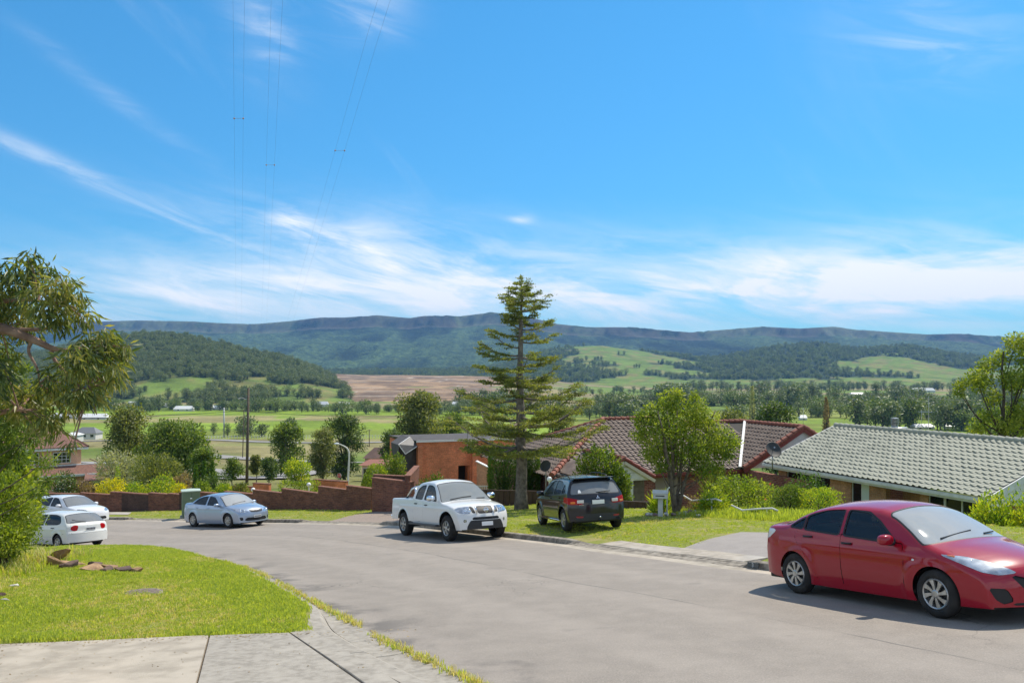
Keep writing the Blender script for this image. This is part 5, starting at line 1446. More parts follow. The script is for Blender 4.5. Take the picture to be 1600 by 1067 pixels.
def tree(name, label, loc, H, blobs, trunk_r, zfork, leaf, nleaf, L, W_, barkm=None, seed=0, cat='tree', group=None, lean=(0, 0), drooping=0.0, squash=.85, shell=.45, nlimbs=30, up=.25, flowers=None, multi=1, twig=True):
    """trunk with limbs to each clump, and a crown of single leaves"""
    r = np.random.default_rng(1000+seed)
    o = thing(name, label, cat, tuple(loc), 0, group)
    B = np.asarray(blobs, float)
    mb = MB(); zt = min(H*.8, B[:,2].max())
    ks = np.linspace(0, 1, 9)
    stems = []
    for m_ in range(multi):
        wob = np.cumsum(r.normal(size=(9, 2))*trunk_r*.35, 0); wob -= wob[0]
        sp = np.array([0, 0]) if multi == 1 else r.normal(size=2)*.16*H
        pts = np.c_[wob+np.outer(ks**1.3, np.array(lean)*H+sp), ks*zt]
        pts[0,2] = -.25
        rr = trunk_r*(1-.80*ks)*(1 if multi == 1 else .6); rr[0] *= 1.35
        mb.tube(pts, rr, 9); stems.append(pts)
    tr = lambda z: np.array([np.interp(z, stems[0][:,2], stems[0][:,0]), np.interp(z, stems[0][:,2], stems[0][:,1]), z])
    sel = B if len(B) <= nlimbs else B[r.choice(len(B), nlimbs, replace=False)]
    for j, c in enumerate(sel):
        st = stems[j % multi]
        tr = lambda z, st=st: np.array([np.interp(z, st[:,2], st[:,0]), np.interp(z, st[:,2], st[:,1]), z])
        limbs(mb, None, [c[:3]], trunk_r*.9, r, zfork, zt, tr=tr)
    mb.build('trunk', barkm or bark, o, smooth=True)
    P, d = in_blobs(B, nleaf, r, shell, squash)
    D = d*.45+r.normal(size=d.shape)*.8+np.array([0, 0, up*.6-drooping])
    s = r.uniform(.65, 1.25, nleaf)
    V, F = leaf_quads(P, D, L*s, W_*s, r, nrm=d*1.0+np.array([0, 0, .35]))
    if nleaf: mk('crown', V, F, leaf, o)
    if flowers:
        fm, nf, fl = flowers
        P, d = in_blobs(B, nf, r, .12, squash); V, F = leaf_quads(P, d+r.normal(size=d.shape)*.5, fl, fl*.8, r); mk('blossom', V, F, fm, o)
    return o
def crown_blobs(r, H, w, z0, k, br, shape='round', d=None, jitter=.25):
    """clump centres filling a crown envelope"""
    d = d or w; out = []
    for _ in range(4000):
        if len(out) >= k: break
        u = r.random(); z = z0+(H-z0)*u
        if shape == 'round': e = math.sqrt(max(0, 1-(2*u-1)**2))
        elif shape == 'umbrella': e = math.sqrt(max(0, 1-((u-.35)/.65)**2)) if u > .35 else .55+u
        elif shape == 'tall': e = min(1, u*3)*math.sqrt(max(0, 1-u*u*.92))
        elif shape == 'cone': e = 1-u*.92
        else: e = 1
        a = r.uniform(0, 2*math.pi); q = math.sqrt(r.random())*.92
        rr = br*r.uniform(.65, 1.25)*(1 if shape != 'cone' else (1-.6*u))
        x, y = w/2*e*q*math.cos(a), d/2*e*q*math.sin(a)
        sc = max(0, 1-rr/(w*.5+1e-6)*.6); x, y = x*sc, y*sc
        if all((x-b[0])**2+(y-b[1])**2+(z-b[2])**2 > (.55*rr)**2 for b in out): out.append((x, y, min(z, H-rr*.6), rr))
    return out
def px_tree(name, label, x0, x1, ytop, Y, zg, shape, leaf, seed, ybase=None, z0f=.30, k=26, brf=.22, nleaf=5000, L=.22, W_=.10, **kw):
    """a tree whose crown spans pixels x0..x1 with its top at ytop, standing at depth Y"""
    xc = ((x0+x1)/2-HX)/FPX*Y
    if zg is None: zg = float(Hz(xc, Y)[0])
    H = (HY-ytop)/FPX*Y-zg; w = (x1-x0)/FPX*Y
    r = np.random.default_rng(seed)
    B = crown_blobs(r, H, w, H*z0f, k, w*brf, shape)
    kw.setdefault('trunk_r', max(.06, H*.022)); kw.setdefault('zfork', H*z0f*.8)
    return tree(name, label, (xc, Y, zg), H, B, leaf=leaf, nleaf=nleaf, L=L, W_=W_, seed=seed, **kw)
def shrub(name, label, x0, x1, ytop, Y, zg, leaf, seed, nleaf=2500, L=.10, W_=.05, form='round', cat='shrub', group=None, flowers=None, tight=.22, rough=.16, ybot=None, updir=.4, H=None, depth=1.0):
    """shrub or clipped bush as a ball, dome, box or cone of leaves on a few stems"""
    r = np.random.default_rng(3000+seed)
    xc = ((x0+x1)/2-HX)/FPX*Y; w = (x1-x0)/FPX*Y
    if zg is None: zg = float(Hz(xc, Y)[0])
    if ybot is not None: zg = (HY-ybot)/FPX*Y
    H = H or (HY-ytop)/FPX*Y-zg
    o = thing(name, label, cat, (xc, Y, zg), 0, group)
    d = unit(r.normal(size=(nleaf, 3))); q = r.random(nleaf)**tight
    f = 1+rough*(np.sin(d[:,0]*5+seed)+np.sin(d[:,1]*6+2*seed)+np.sin(d[:,2]*7+.7*seed)+np.sin(d[:,0]*13+d[:,2]*11))*.5+r.normal(size=nleaf)*.035
    if form == 'box': d2 = d/np.max(np.abs(d), axis=1)[:,None]*.92
    elif form == 'dome': d2 = np.c_[d[:,:2], np.abs(d[:,2])*1.0]
    else: d2 = d
    P = d2*(q*f)[:,None]
    if form == 'cone':
        u = r.random(nleaf)**1.3; a = r.uniform(0, 2*np.pi, nleaf); e = (1-u)**.8*(.55+.45*np.minimum(1, u*8))*q*f*1.05
        P = np.c_[np.cos(a)*e, np.sin(a)*e, u*2-1]; d = unit(np.c_[np.cos(a), np.sin(a), np.full(nleaf, .6)])
    if form == 'dome': P = np.c_[P[:,:2]*w/2, P[:,2]*H]; P[:,1] *= depth
    else: P = np.c_[P[:,0]*w/2, P[:,1]*w/2*depth, H/2+P[:,2]*H/2]
    P[:,2] = np.clip(P[:,2], .02, None)
    D = d+r.normal(size=d.shape)*.6+np.array([0, 0, updir])
    s = r.uniform(.6, 1.3, nleaf)
    V, F = leaf_quads(P, D, L*s, W_*s, r, nrm=d+np.array([0, 0, .3])); mk('foliage', V, F, leaf, o)
    mb = MB()
    for k in range(6):
        a = k*1.05+r.uniform(0, .6); e = np.array([math.cos(a)*w*.3, math.sin(a)*w*.3, H*.72])
        mb.tube([(math.cos(a)*w*.06, math.sin(a)*w*.06, -.1), e*.5+np.array([0, 0, H*.1]), e], [.03*H/1.5+.006, .02*H/1.5+.004, .006], 5)
    mb.build('stems', bark_dark, o)
    if flowers:
        fm, nf, fl = flowers
        k = r.choice(nleaf, nf); Pf = P[k]*np.array([1.03, 1.03, 1.0]); V, F = leaf_quads(Pf, d[k]+r.normal(size=(nf, 3))*.4, fl, fl*.8, r); mk('blossom', V, F, fm, o)
    return o

# ---- scattering of many small copies (grass, weeds, far woods)
def scatter(name, P, rot, scl, protos, kind='stuff', label=None, mat=None, pick=None):
    coll = bpy.data.collections.new(name+'_kinds')
    for p in protos:
        coll.objects.link(p)
        if p.name in COL.objects: COL.objects.unlink(p)
    o = mk(name, P, [], mat or [])
    me = o.data
    a = me.attributes.new('rot', 'FLOAT_VECTOR', 'POINT'); a.data.foreach_set('vector', np.asarray(rot, np.float32).ravel())
    a = me.attributes.new('scl', 'FLOAT_VECTOR', 'POINT'); a.data.foreach_set('vector', np.asarray(scl, np.float32).ravel())
    if pick is not None:
        a = me.attributes.new('pick', 'INT', 'POINT'); a.data.foreach_set('value', np.asarray(pick, np.int32))
    ng = bpy.data.node_groups.new(name, 'GeometryNodeTree')
    ng.interface.new_socket('Geometry', in_out='INPUT', socket_type='NodeSocketGeometry')
    ng.interface.new_socket('Geometry', in_out='OUTPUT', socket_type='NodeSocketGeometry')
    n = ng.nodes; gi = n.new('NodeGroupInput'); go = n.new('NodeGroupOutput')
    ci = n.new('GeometryNodeCollectionInfo'); ci.inputs['Collection'].default_value = coll
    ci.inputs['Separate Children'].default_value = True; ci.inputs['Reset Children'].default_value = True
    ip = n.new('GeometryNodeInstanceOnPoints'); ip.inputs['Pick Instance'].default_value = True
    ra = n.new('GeometryNodeInputNamedAttribute'); ra.data_type = 'FLOAT_VECTOR'; ra.inputs['Name'].default_value = 'rot'
    sa = n.new('GeometryNodeInputNamedAttribute'); sa.data_type = 'FLOAT_VECTOR'; sa.inputs['Name'].default_value = 'scl'
    l = ng.links
    l.new(gi.outputs[0], ip.inputs['Points']); l.new(ci.outputs[0], ip.inputs['Instance'])
    l.new(ra.outputs['Attribute'], ip.inputs['Rotation']); l.new(sa.outputs['Attribute'], ip.inputs['Scale'])
    if pick is not None:
        pa = n.new('GeometryNodeInputNamedAttribute'); pa.data_type = 'INT'; pa.inputs['Name'].default_value = 'pick'; l.new(pa.outputs['Attribute'], ip.inputs['Instance Index'])
    l.new(ip.outputs[0], go.inputs[0])
    m = o.modifiers.new('scatter', 'NODES'); m.node_group = ng
    return tag(o, label, kind=kind)

# ---- trees of the valley: a few crowns shared by many trees
def far_tree_mesh(seed, H, w, z0, leaf, shape='round', n=520, L=.95, k=16):
    r = np.random.default_rng(seed); B = np.array(crown_blobs(r, H, w, z0, k, w*.24, shape))
    P, d = in_blobs(B, n, r, .35, .85)
    V, F = leaf_quads(P, d*.5+r.normal(size=d.shape)*.8, L*r.uniform(.6, 1.3, n), L*.62, r, nrm=d*1.2+np.array([0, 0, .4]))
    mb = MB().tube([(0,0,-1), (0,.1,z0), (.1,0,H*.75)], [.28, .22, .06], 6)
    for b in B[:7]: mb.tube([(0,0,z0*.7), tuple(b[:3]*.6+np.array([0,0,z0*.2])), tuple(b[:3])], [.14, .09, .04], 4)
    tv = np.concatenate(mb.v); tf = mb.f
    me_V = np.vstack([V, tv]); FF = [tuple(f) for f in F.tolist()]+[tuple(i+len(V) for i in f) for f in tf]
    o = mk('far_tree', me_V, FF, [leaf, bark_dark], mi=[0]*len(F)+[1]*len(tf))
    return o
_ft = [far_tree_mesh(1, 11, 10, 2.6, L_far), far_tree_mesh(2, 13, 9, 3.0, L_far, 'tall'), far_tree_mesh(3, 9, 11, 2.0, L_far2), far_tree_mesh(4, 12, 12, 3.5, L_far2, 'umbrella'), far_tree_mesh(5, 15, 8, 4.0, L_far, 'tall'), far_tree_mesh(6, 8, 9, 1.6, L_far)]
FT_ME = [o.data for o in _ft]; FT_H = [11, 13, 9, 12, 15, 8]
for o in _ft: bpy.data.objects.remove(o)
BELTS = [  # x0, x1, base y0, base y1, height in pixels, count, group
    (100,  480, 641, 644, 21, 34, 'dark trees lining the far edge of the pasture on the left'),
    (480,  760, 645, 647, 20, 26, 'dark trees lining the pasture below the bare earthworks'),
    (690, 1010, 640, 646, 30, 30, 'dark trees behind the tall conifer'),
    (1000,1240, 640, 640, 34, 24, 'dark trees of the belt in front of the long plantation'),
    (1220,1620, 632, 640, 30, 40, 'trees of the belt beyond the green tiled roof'),
    (1060,1620, 612, 610, 15, 60, 'distant trees of the long plantation row'),
    (820, 1070, 612, 614, 10, 24, 'small trees at the foot of the far paddocks'),
    (310,  480, 682, 684, 28, 9, 'trees standing in the near pasture by the white pole'),
    (1330,1560, 668, 672, 46, 22, 'bushy trees just behind the green tiled roof'),
    (860, 1000, 655, 662, 36, 12, 'bushy trees just behind the brown tiled roof'),
    (1130,1260, 668, 662, 34, 8, 'rounded trees above the ridge of the brown roof'),
    (60,  330, 628, 640, 14, 14, 'trees among the distant white sheds'),
]
vr = np.random.default_rng(77)
for bi, (x0, x1, y0, y1, hp, cnt, grp) in enumerate(BELTS):
    xs = np.sort(vr.uniform(x0, x1, cnt))
    base = [hit(x, y0+(y1-y0)*(x-x0)/(x1-x0)) for x in xs]
    for x, p in zip(xs, base):
        Y = p[1]*vr.uniform(.965, 1.035); X = (x-HX)/FPX*Y; k = int(vr.choice(6, p=[.24,.18,.18,.16,.06,.18]))
        if bi == 5: k = int(vr.choice([1, 4, 0]))
        h = hp*vr.uniform(.62, 1.18)/FPX*Y; s = h/FT_H[k]
        o = bpy.data.objects.new('valley_tree', FT_ME[k]); COL.objects.link(o)
        o.location = (X, Y, float(Hz(X, Y)[0])-.2); sx_ = s*vr.uniform(.9, 1.35)
        o.scale = (sx_, sx_, s); o.rotation_euler = (0, 0, vr.uniform(0, 6.28))
        tag(o, 'one of the '+grp, 'tree', grp)
def belt_mass():
    r = np.random.default_rng(91); P = []; H_ = []
    for (x0, x1, y0, y1, hp, n) in [(190,480,640,643,17,70),(480,1010,643,646,13,120),(1000,1620,634,641,22,130),(1040,1620,611,610,13,130),(800,1100,616,618,8,50),(1240,1620,652,660,26,60),(640,1000,648,654,20,50)]:
        for x in r.uniform(x0, x1, n):
            q = hit(x, y0+(y1-y0)*(x-x0)/(x1-x0)-r.uniform(0, 2.5)); P.append(q); H_.append(hp*r.uniform(.6, 1.1)/FPX*q[1]/10.5)
    P = np.array(P); H_ = np.array(H_); n = len(P)
    protos = [bpy.data.objects.new('belt_tree', FT_ME[k].copy()) for k in (0, 2, 3, 5, 1)]
    scatter('tree_belt', P-np.array([0,0,.3]), np.c_[np.zeros((n,2)), r.uniform(0, 6.28, n)], np.c_[H_*1.2, H_*1.2, H_], protos, label='scrub and small trees massed in the belts across the valley floor')
belt_mass()
# woods on the hills: thousands of crowns, one mass
def wood(name, label, n, Y0, Y1, cls, ux, hs, seed, thr=.5):
    r = np.random.default_rng(seed)
    Y = Y0+(Y1-Y0)*r.random(n)**.9; U_ = r.uniform(ux[0], ux[1], n); X = (U_-HX)/FPX*Y
    z, wh, fo = hills(X, Y)[:3]
    m = (wh == cls) & (fo > r.uniform(thr*.5, thr*1.2, n))
    X, Y, z = X[m], Y[m], z[m]; s = r.uniform(*hs, len(X))
    protos = []
    for k in range(5):
        me = FT_ME[(0, 2, 3, 5, 1)[k]].copy(); me.materials[0] = L_wood if cls == 1 else me.materials[0]; protos.append(bpy.data.objects.new('wood_tree', me))
    return scatter(name, np.c_[X, Y, z-.8], np.c_[np.zeros((len(X), 2)), r.uniform(0, 6.28, len(X))], np.c_[s*1.15, s*1.15, s], protos, label=label)
wood('hill_forest', 'eucalypt forest covering the near wooded hill', 9500, 1010, 2000, 1, (-150, 640), (.75, 1.35), 5)
wood('foothill_forest', 'dark forest on the foothills below the escarpment', 15000, 2100, 3700, 3, (-100, 1750), (.9, 1.6), 6)
# ------------------------------------------------------------------ houses
def brickmat(name, c1, c2, mortar, bw=.24, bh=.086, rough=.85, rot=None):
    """brick courses for walls too far away for single bricks; wall faces use their own metres (UV)"""
    m = bpy.data.materials.new(name); m.use_nodes = True; t = NT(m.node_tree); b = m.node_tree.nodes['Principled BSDF']
    uv = t.node('ShaderNodeUVMap').outputs[0]
    br = t.node('ShaderNodeTexBrick'); t.link(uv, br.inputs['Vector'])
    br.inputs['Scale'].default_value = 1.0; br.inputs['Brick Width'].default_value = bw; br.inputs['Row Height'].default_value = bh
    br.inputs['Mortar Size'].default_value = .007; br.inputs['Mortar Smooth'].default_value = .2; br.inputs['Bias'].default_value = -.1
    br.inputs['Color1'].default_value = c1+(1,); br.inputs['Color2'].default_value = c2+(1,); br.inputs['Mortar'].default_value = mortar+(1,)
    oc = t.node('ShaderNodeTexCoord').outputs['Object']
    v = t.maprange(t.noise(oc, 1.3, 5), .3, .7, .80, 1.15); v2 = t.maprange(t.noise(oc, 14, 3), .3, .7, .85, 1.15)
    t.link(t.mix(1.0, t.mix(1.0, br.outputs['Color'], t.comb(v, v, v), 'MULTIPLY'), t.comb(v2, v2, v2), 'MULTIPLY'), b.inputs['Base Color'])
    b.inputs['Roughness'].default_value = rough; b.inputs['Specular IOR Level'].default_value = .2
    bn = t.node('ShaderNodeBump'); bn.inputs['Strength'].default_value = .6; bn.inputs['Distance'].default_value = .01; bn.invert = True
    t.link(br.outputs['Fac'], bn.inputs['Height']); t.link(bn.outputs[0], b.inputs['Normal'])
    MATS[name] = m; return m
def wall_uv(o):
    """lay metres onto the faces: along the wall and up"""
    me = o.data; uvl = me.uv_layers.new(name='UVMap')
    for p in me.polygons:
        n = p.normal
        if abs(n.z) > .8: ax, ay = Vector((1,0,0)), Vector((0,1,0))
        else:
            ax = Vector((-n.y, n.x, 0)).normalized(); ay = Vector((0,0,1))
        for li in p.loop_indices:
            c = me.vertices[me.loops[li].vertex_index].co
            uvl.data[li].uv = (c.dot(ax), c.dot(ay))
    return o
B_orange = brickmat('brick_orange', (.78,.25,.11), (.64,.195,.085), (.52,.27,.16))
B_tan = brickmat('brick_tan', (.52,.265,.135), (.38,.18,.088), (.42,.32,.22))
B_red = brickmat('brick_red', (.34,.12,.08), (.20,.072,.055), (.42,.31,.25))
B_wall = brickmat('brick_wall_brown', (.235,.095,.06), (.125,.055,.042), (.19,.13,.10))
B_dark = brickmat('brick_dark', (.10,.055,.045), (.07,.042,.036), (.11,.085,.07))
B_salmon = brickmat('brick_salmon', (.80,.45,.29), (.74,.40,.25), (.72,.50,.36))
white_t = pbr('white_trim', (.74,.73,.69), .6, .4, col2=(.62,.61,.57), nscale=4)
cream_t = pbr('cream_trim', (.62,.54,.40), .6, .4)
red_t = pbr('red_barge', (.23,.055,.04), .6, .4)
grey_clad = pbr('grey_cladding', (.085,.075,.066), .7, .3, col2=(.06,.053,.048), nscale=3)
dark_win = glassmat('house_glass', .10, (.015,.017,.018), clear=.15)
curtain = pbr('curtain', (.20,.17,.14), .9, .2)
gal = pbr('galvanised', (.45,.46,.46), .38, .5, metal=.8, col2=(.32,.33,.33), nscale=5)
tile_green = pbr('tile_grey_green', (.37,.375,.30), .75, .35, col2=(.27,.28,.225), nscale=1.6, ndet=8, col3=(.44,.43,.36), bump=.2)
under = pbr('roof_underlay_dark', (.035,.033,.03), .9)
tile_brown = pbr('tile_brown', (.205,.158,.128), .75, .35, col2=(.13,.094,.076), nscale=1.6, ndet=8, col3=(.29,.225,.18), bump=.2)
tile_ridge = pbr('tile_ridge_red', (.31,.115,.075), .75, .3, col2=(.19,.07,.05), nscale=5)
tile_terra = pbr('tile_terracotta', (.215,.108,.078), .8, .3, col2=(.13,.068,.052), nscale=6, bump=.4, bscale=30)
flash = pbr('flashing', (.72,.70,.66), .45, .5)

def tile_proto(w=.30, L=.40, mat=None):
    """roman roof tile: x across, y up the slope, z out; its nose stands proud of the course below"""
    xs = np.linspace(0, w, 9); z = np.where(xs < w*.56, .058*np.sin(np.clip(xs/(w*.56), 0, 1)*np.pi)**.75, .0)
    n = len(xs); V = np.vstack([np.c_[xs, np.zeros(n), z+.048], np.c_[xs, np.full(n, L), z+.004], np.c_[xs, np.zeros(n), z+.022]])
    F = [(i, i+1, n+i+1, n+i) for i in range(n-1)]+[(2*n+i, 2*n+i+1, i+1, i) for i in range(n-1)]
    F += [(0, n, 2*n), (n-1, 2*n+n-1, 2*n-1)]
    return V, F
TV, TF = tile_proto()
def tile_roof(parent, O, u, up, length, slope, inside, mat, singles, w=.30, gauge=.335):
    """lay tiles over a roof plane; the ones nearest the eye become objects of their own"""
    O, u, up = (np.asarray(k, float) for k in (O, u, up)); nrm = np.cross(u, up); nrm /= np.linalg.norm(nrm)
    if nrm[2] < 0: nrm = -nrm
    M3 = np.c_[u, up, nrm]; cells = []
    base = np.array(parent.location)
    for j in range(int(slope/gauge)+1):
        for i in range(int(length/w)+1):
            a, b = i*w, j*gauge
            if inside(a+w/2, b+gauge*.55): cells.append((a, b))
    P = np.array([O+u*a+up*b for a, b in cells]); order = np.argsort(np.linalg.norm(P, axis=1))
    jit = rng.normal(size=(len(P), 3))*.004
    me = None; rest_v = []; rest_f = []; k = 0
    for c, idx in enumerate(order):
        p = P[idx]+nrm*jit[idx,0]+up*jit[idx,1]
        if c < singles:
            if me is None:
                ob = mk('tile', TV, TF, mat, parent); me = ob.data
            else:
                ob = bpy.data.objects.new('tile', me); COL.objects.link(ob); ob.parent = parent
            Mx = Matrix(((M3[0,0],M3[0,1],M3[0,2],p[0]-base[0]),(M3[1,0],M3[1,1],M3[1,2],p[1]-base[1]),(M3[2,0],M3[2,1],M3[2,2],p[2]-base[2]),(0,0,0,1)))
            ob.matrix_local = Mx @ Matrix.Rotation(rng.normal()*.006, 4, 'Z')
        else:
            rest_v.append(TV @ M3.T+p-base); rest_f += [tuple(i+k for i in f) for f in TF]; k += len(TV)
    if rest_v:
        o = mk('roof_tiles', np.vstack(rest_v), rest_f, mat, parent); o['kind'] = 'stuff'
def ridge_caps(parent, A, B, mat, r=.10, n=None):
    """overlapping half-round caps along a ridge or hip, joined"""
    A, B = np.asarray(A, float), np.asarray(B, float); L = np.linalg.norm(B-A); n = n or int(L/.36); b = MB(); base = np.array(parent.location)
    for k in range(n):
        p, q = A+(B-A)*k/n-base, A+(B-A)*(k+1.12)/n-base
        b.tube([p+np.array([0,0,.03]), q], [r*1.12, r*.95], 10)
    o = b.build('ridge_caps', mat, parent); o['kind'] = 'stuff'; return o
def poly(parent, name, pts, mat, th=None):
    base = np.array(parent.location); p = np.asarray(pts, float)-base
    if th is None: return mk(name, p, [tuple(range(len(p)))], mat, parent)
    n = np.cross(p[1]-p[0], p[2]-p[0]); n = n/np.linalg.norm(n)*th; m = len(p)
    return mk(name, np.vstack([p, p+n]), [tuple(range(m-1,-1,-1)), tuple(range(m, 2*m))]+[(i, (i+1)%m, m+(i+1)%m, m+i) for i in range(m)], mat, parent)
def beam(parent, name, A, B, w, h, mat):
    """board from A to B, w thick, h high"""
    base = np.array(parent.location); A, B = np.asarray(A, float)-base, np.asarray(B, float)-base
    M = frame(A, B-A); return MB().box((0, -w/2, -h/2), (np.linalg.norm(B-A), w/2, h/2), M).build(name, mat, parent)

# ---- house with the grey-green tiles
u_ = np.array([.347, -.938, 0]); v_ = np.array([.938, .347, 0]); zz = np.array([0, 0, 1.0])
s_ = 4.3; Yg = 42.27
E1 = np.array([12.46, Yg, -4.48]); Lg = 12.75
gh = thing('brick_house', 'tan brick house with a pale grey-green tiled gable roof behind the red sedan', 'house', (E1[0]+3, E1[1]-3, -7.2))
E2 = E1+u_*Lg; rise = .389*s_; R1 = E1+v_*s_+zz*rise; R2 = R1+u_*Lg
upv = unit(v_*s_+zz*rise); sl = math.hypot(s_, rise)
tile_roof(gh, E1-upv*.06, u_, upv, Lg-.1, sl-.1, lambda a, b: a < Lg-.05 and b < sl-.05, tile_green, 300)
poly(gh, 'roof_underlay', [E1, E2, R2, R1], under)
bk = R1+v_*s_-zz*rise; bk2 = bk+u_*Lg
poly(gh, 'rear_roof', [R1, R2, bk2, bk], tile_green, .06)
ridge_caps(gh, R1+zz*.05, R2+zz*.05, tile_green, .11)
fa = .30; f1 = E1-v_*.03; f2 = E2-v_*.03
beam(gh, 'gutter', f1-zz*.10+u_*-.1, f2-zz*.10, .12, .13, white_t); beam(gh, 'fascia', f1+v_*.08-zz*.17, f2+v_*.08-zz*.17, .03, .20, white_t)
beam(gh, 'barge_board', E1-u_*.05-zz*.04, R1-u_*.05-zz*.04, .05, .20, white_t)
beam(gh, 'barge_board', E2+u_*.06-zz*.02, R2+u_*.06-zz*.02, .06, .24, white_t); beam(gh, 'barge_board', R2+u_*.06-zz*.02, bk2+u_*.06-zz*.02, .06, .24, white_t)
# soffit and gable boards
poly(gh, 'soffit', [E1-zz*.26+v_*.05, E2-zz*.26+v_*.05, E2-zz*.26+v_*.55, E1-zz*.26+v_*.55], white_t)
wz0, wz1 = -7.3, E1[2]-.26
for k in range(5):
    h0 = k*rise/5; h1 = (k+1)*rise/5-.015; x0 = s_*h0/rise; x1 = s_*h1/rise
    if h1 > rise-.05: h1 = rise-.06; x1 = s_*h1/rise
    g0 = E2-u_*.02-zz*.15
    poly(gh, 'weatherboard', [g0+v_*(x0+.02)+zz*h0, g0+v_*(2*s_-x0-.02)+zz*h0, g0+v_*(2*s_-x1-.02)+zz*h1+u_*.0, g0+v_*(x1+.02)+zz*h1], white_t, .03)
def on_wall(pxv, off):
    """distance along the front wall (from its left end) of a pixel column"""
    W0 = E1+v_*off; a = (pxv-HX)/FPX
    return (a*W0[1]-W0[0])/(u_[0]-a*u_[1])
def wbox(parent, name, d0, d1, z0, z1, o0, o1, mat, uvw=True):
    base = np.array(parent.location); M = np.eye(4); M[:3,0] = u_; M[:3,1] = v_; M[:3,3] = E1-base; M[2,3] = -base[2]
    o = MB().box((d0, o0, z0), (d1, o1, z1), M).build(name, mat, parent)
    return wall_uv(o) if uvw else o
wo_ = .50
dw = lambda p: on_wall(p, wo_)
wl = [(.40, dw(1229), B_tan, wo_), (dw(1297), dw(1330), B_tan, wo_), (dw(1358), dw(1384), B_tan, wo_), (dw(1384), dw(1416), B_tan, wo_+.9), (dw(1437), dw(1450), B_tan, wo_)]
for a, b_, m, o_ in wl: wbox(gh, 'brick_wall', a, b_, wz0, wz1, o_, o_+.24, m)
def win(a, b_, z0, z1, off=wo_, frames=2, mat=dark_win, cur=None, name='window'):
    fr = wbox(gh, name, a, b_, z0, z0+.06, off+.06, off+.14, white_t, False)
    ws = [a+(b_-a)*k/frames for k in range(frames+1)]
    for w_ in ws: wbox(fr, 'frame', 0, .001, 0, .001, 0, .001, white_t, False) if False else None
    base = np.array(gh.location); M = np.eye(4); M[:3,0] = u_; M[:3,1] = v_; M[:3,3] = E1-base; M[2,3] = -base[2]
    mb = MB()
    for w_ in ws: mb.box((w_-.025, off+.05, z0), (w_+.025, off+.13, z1), M)
    mb.box((a, off+.052, z1-.05), (b_, off+.128, z1-.001), M); mb.build('frame', white_t, fr)
    MB().box((a+.02, off+.09, z0+.05), (b_-.02, off+.10, z1-.04), M).build('pane', mat, fr)
    if cur: MB().box((a+(b_-a)*cur[0], off+.16, z0+.02), (b_-.03, off+.19, z1-.03), M).build('curtain', curtain, fr)
    else: MB().box((a+.02, off+.30, z0), (b_-.02, off+.32, z1), M).build('room_dark', dark_in, fr)
win(dw(1229), dw(1297), wz0+.9, wz1, frames=3)
wbox(gh, 'brick_wall', dw(1229), dw(1297), wz0, wz0+.88, wo_+.002, wo_+.238, B_tan)
win(dw(1330), dw(1345), wz0, wz1, frames=1); wbox(gh, 'front_door', dw(1345)+.02, dw(1358), wz0, wz1, wo_+.05, wo_+.10, pbr('door_pale', (.62,.68,.60), .5), False)
wbox(gh, 'screen_door', dw(1416), dw(1437), wz0, wz1, wo_+.88, wo_+.93, pbr('screen_mesh', (.055,.055,.055), .6, col2=(.13,.12,.11), nscale=30), False)
win(dw(1450), dw(1474), wz0+.7, wz1, frames=1); win(dw(1474)+.03, dw(1529), wz0+.7, wz1, frames=2, cur=(.02,), mat=glassmat('curtain_glass', .75, clear=.75))
wbox(gh, 'brick_wall', dw(1450), dw(1529), wz0, wz0+.68, wo_+.002, wo_+.238, B_tan)
wbox(gh, 'brick_wall', dw(1529), Lg-.3, wz0, wz1, wo_+.001, wo_+.24, B_tan)
base = np.array(gh.location); M = np.eye(4); M[:3,0] = u_; M[:3,1] = v_; M[:3,3] = E1-base; M[2,3] = -base[2]
wall_uv(MB().box((Lg-.54, wo_+.25, wz0), (Lg-.30, 2*s_-wo_, E2[2]-.16), M).build('brick_wall', B_tan, gh))
wall_uv(MB().box((.40, wo_+.25, wz0), (.64, 2*s_-wo_, E1[2]-.25), M).build('brick_wall', B_tan, gh)); poly(gh, 'gable_sheet', [E1+u_*.5+v_*.3-zz*.25, E1+u_*.5+v_*(2*s_-.3)-zz*.25, R1+u_*.5-zz*.3], white_t, .04)
MB().box((Lg-.05, .55, wz1-.06), (Lg+.03, 2*s_-.6, wz1+.10), M).build('gable_trim', white_t, gh)
MB().box((Lg-.12, .0, wz1-.25), (Lg+.02, .50, wz1+.18), M).build('eave_box', white_t, gh)
MB().box((Lg-.32, wo_+.10, wz0), (Lg-.20, wo_+.22, wz1-.05), M).build('downpipe', white_t, gh)
# dish on a pole at the left corner
dp = px(1207, 704, 40.6)
dish = thing('satellite_dish', 'black mesh satellite dish on a pole at the left corner of the grey-green roof', 'satellite dish', (dp[0], dp[1], dp[2]-.55))
MB().tube([(0,0,-.35),(0,0,.50)], .03, 8).build('pole', gal, dish, smooth=True)
Md = frame((0,-.08,.62), (.95,.3,0), (.05,-.86,.5)); Md[:3,3] = (0,-.06,.58)
b = MB().lathe([(0, .0), (.12,.008), (.24,.03), (.36,.07), (.40,.09), (.395,.075), (.24,.015), (0,-.015)], 28, Md); b.build('reflector', pbr('dish_black', (.03,.032,.032), .6), dish, smooth=True)
MB().tube([(0,-.06,.58), (.0,-.34,.72), (-.02,-.38,.74)], [.015,.012,.04], 8).build('arm', gal, dish)
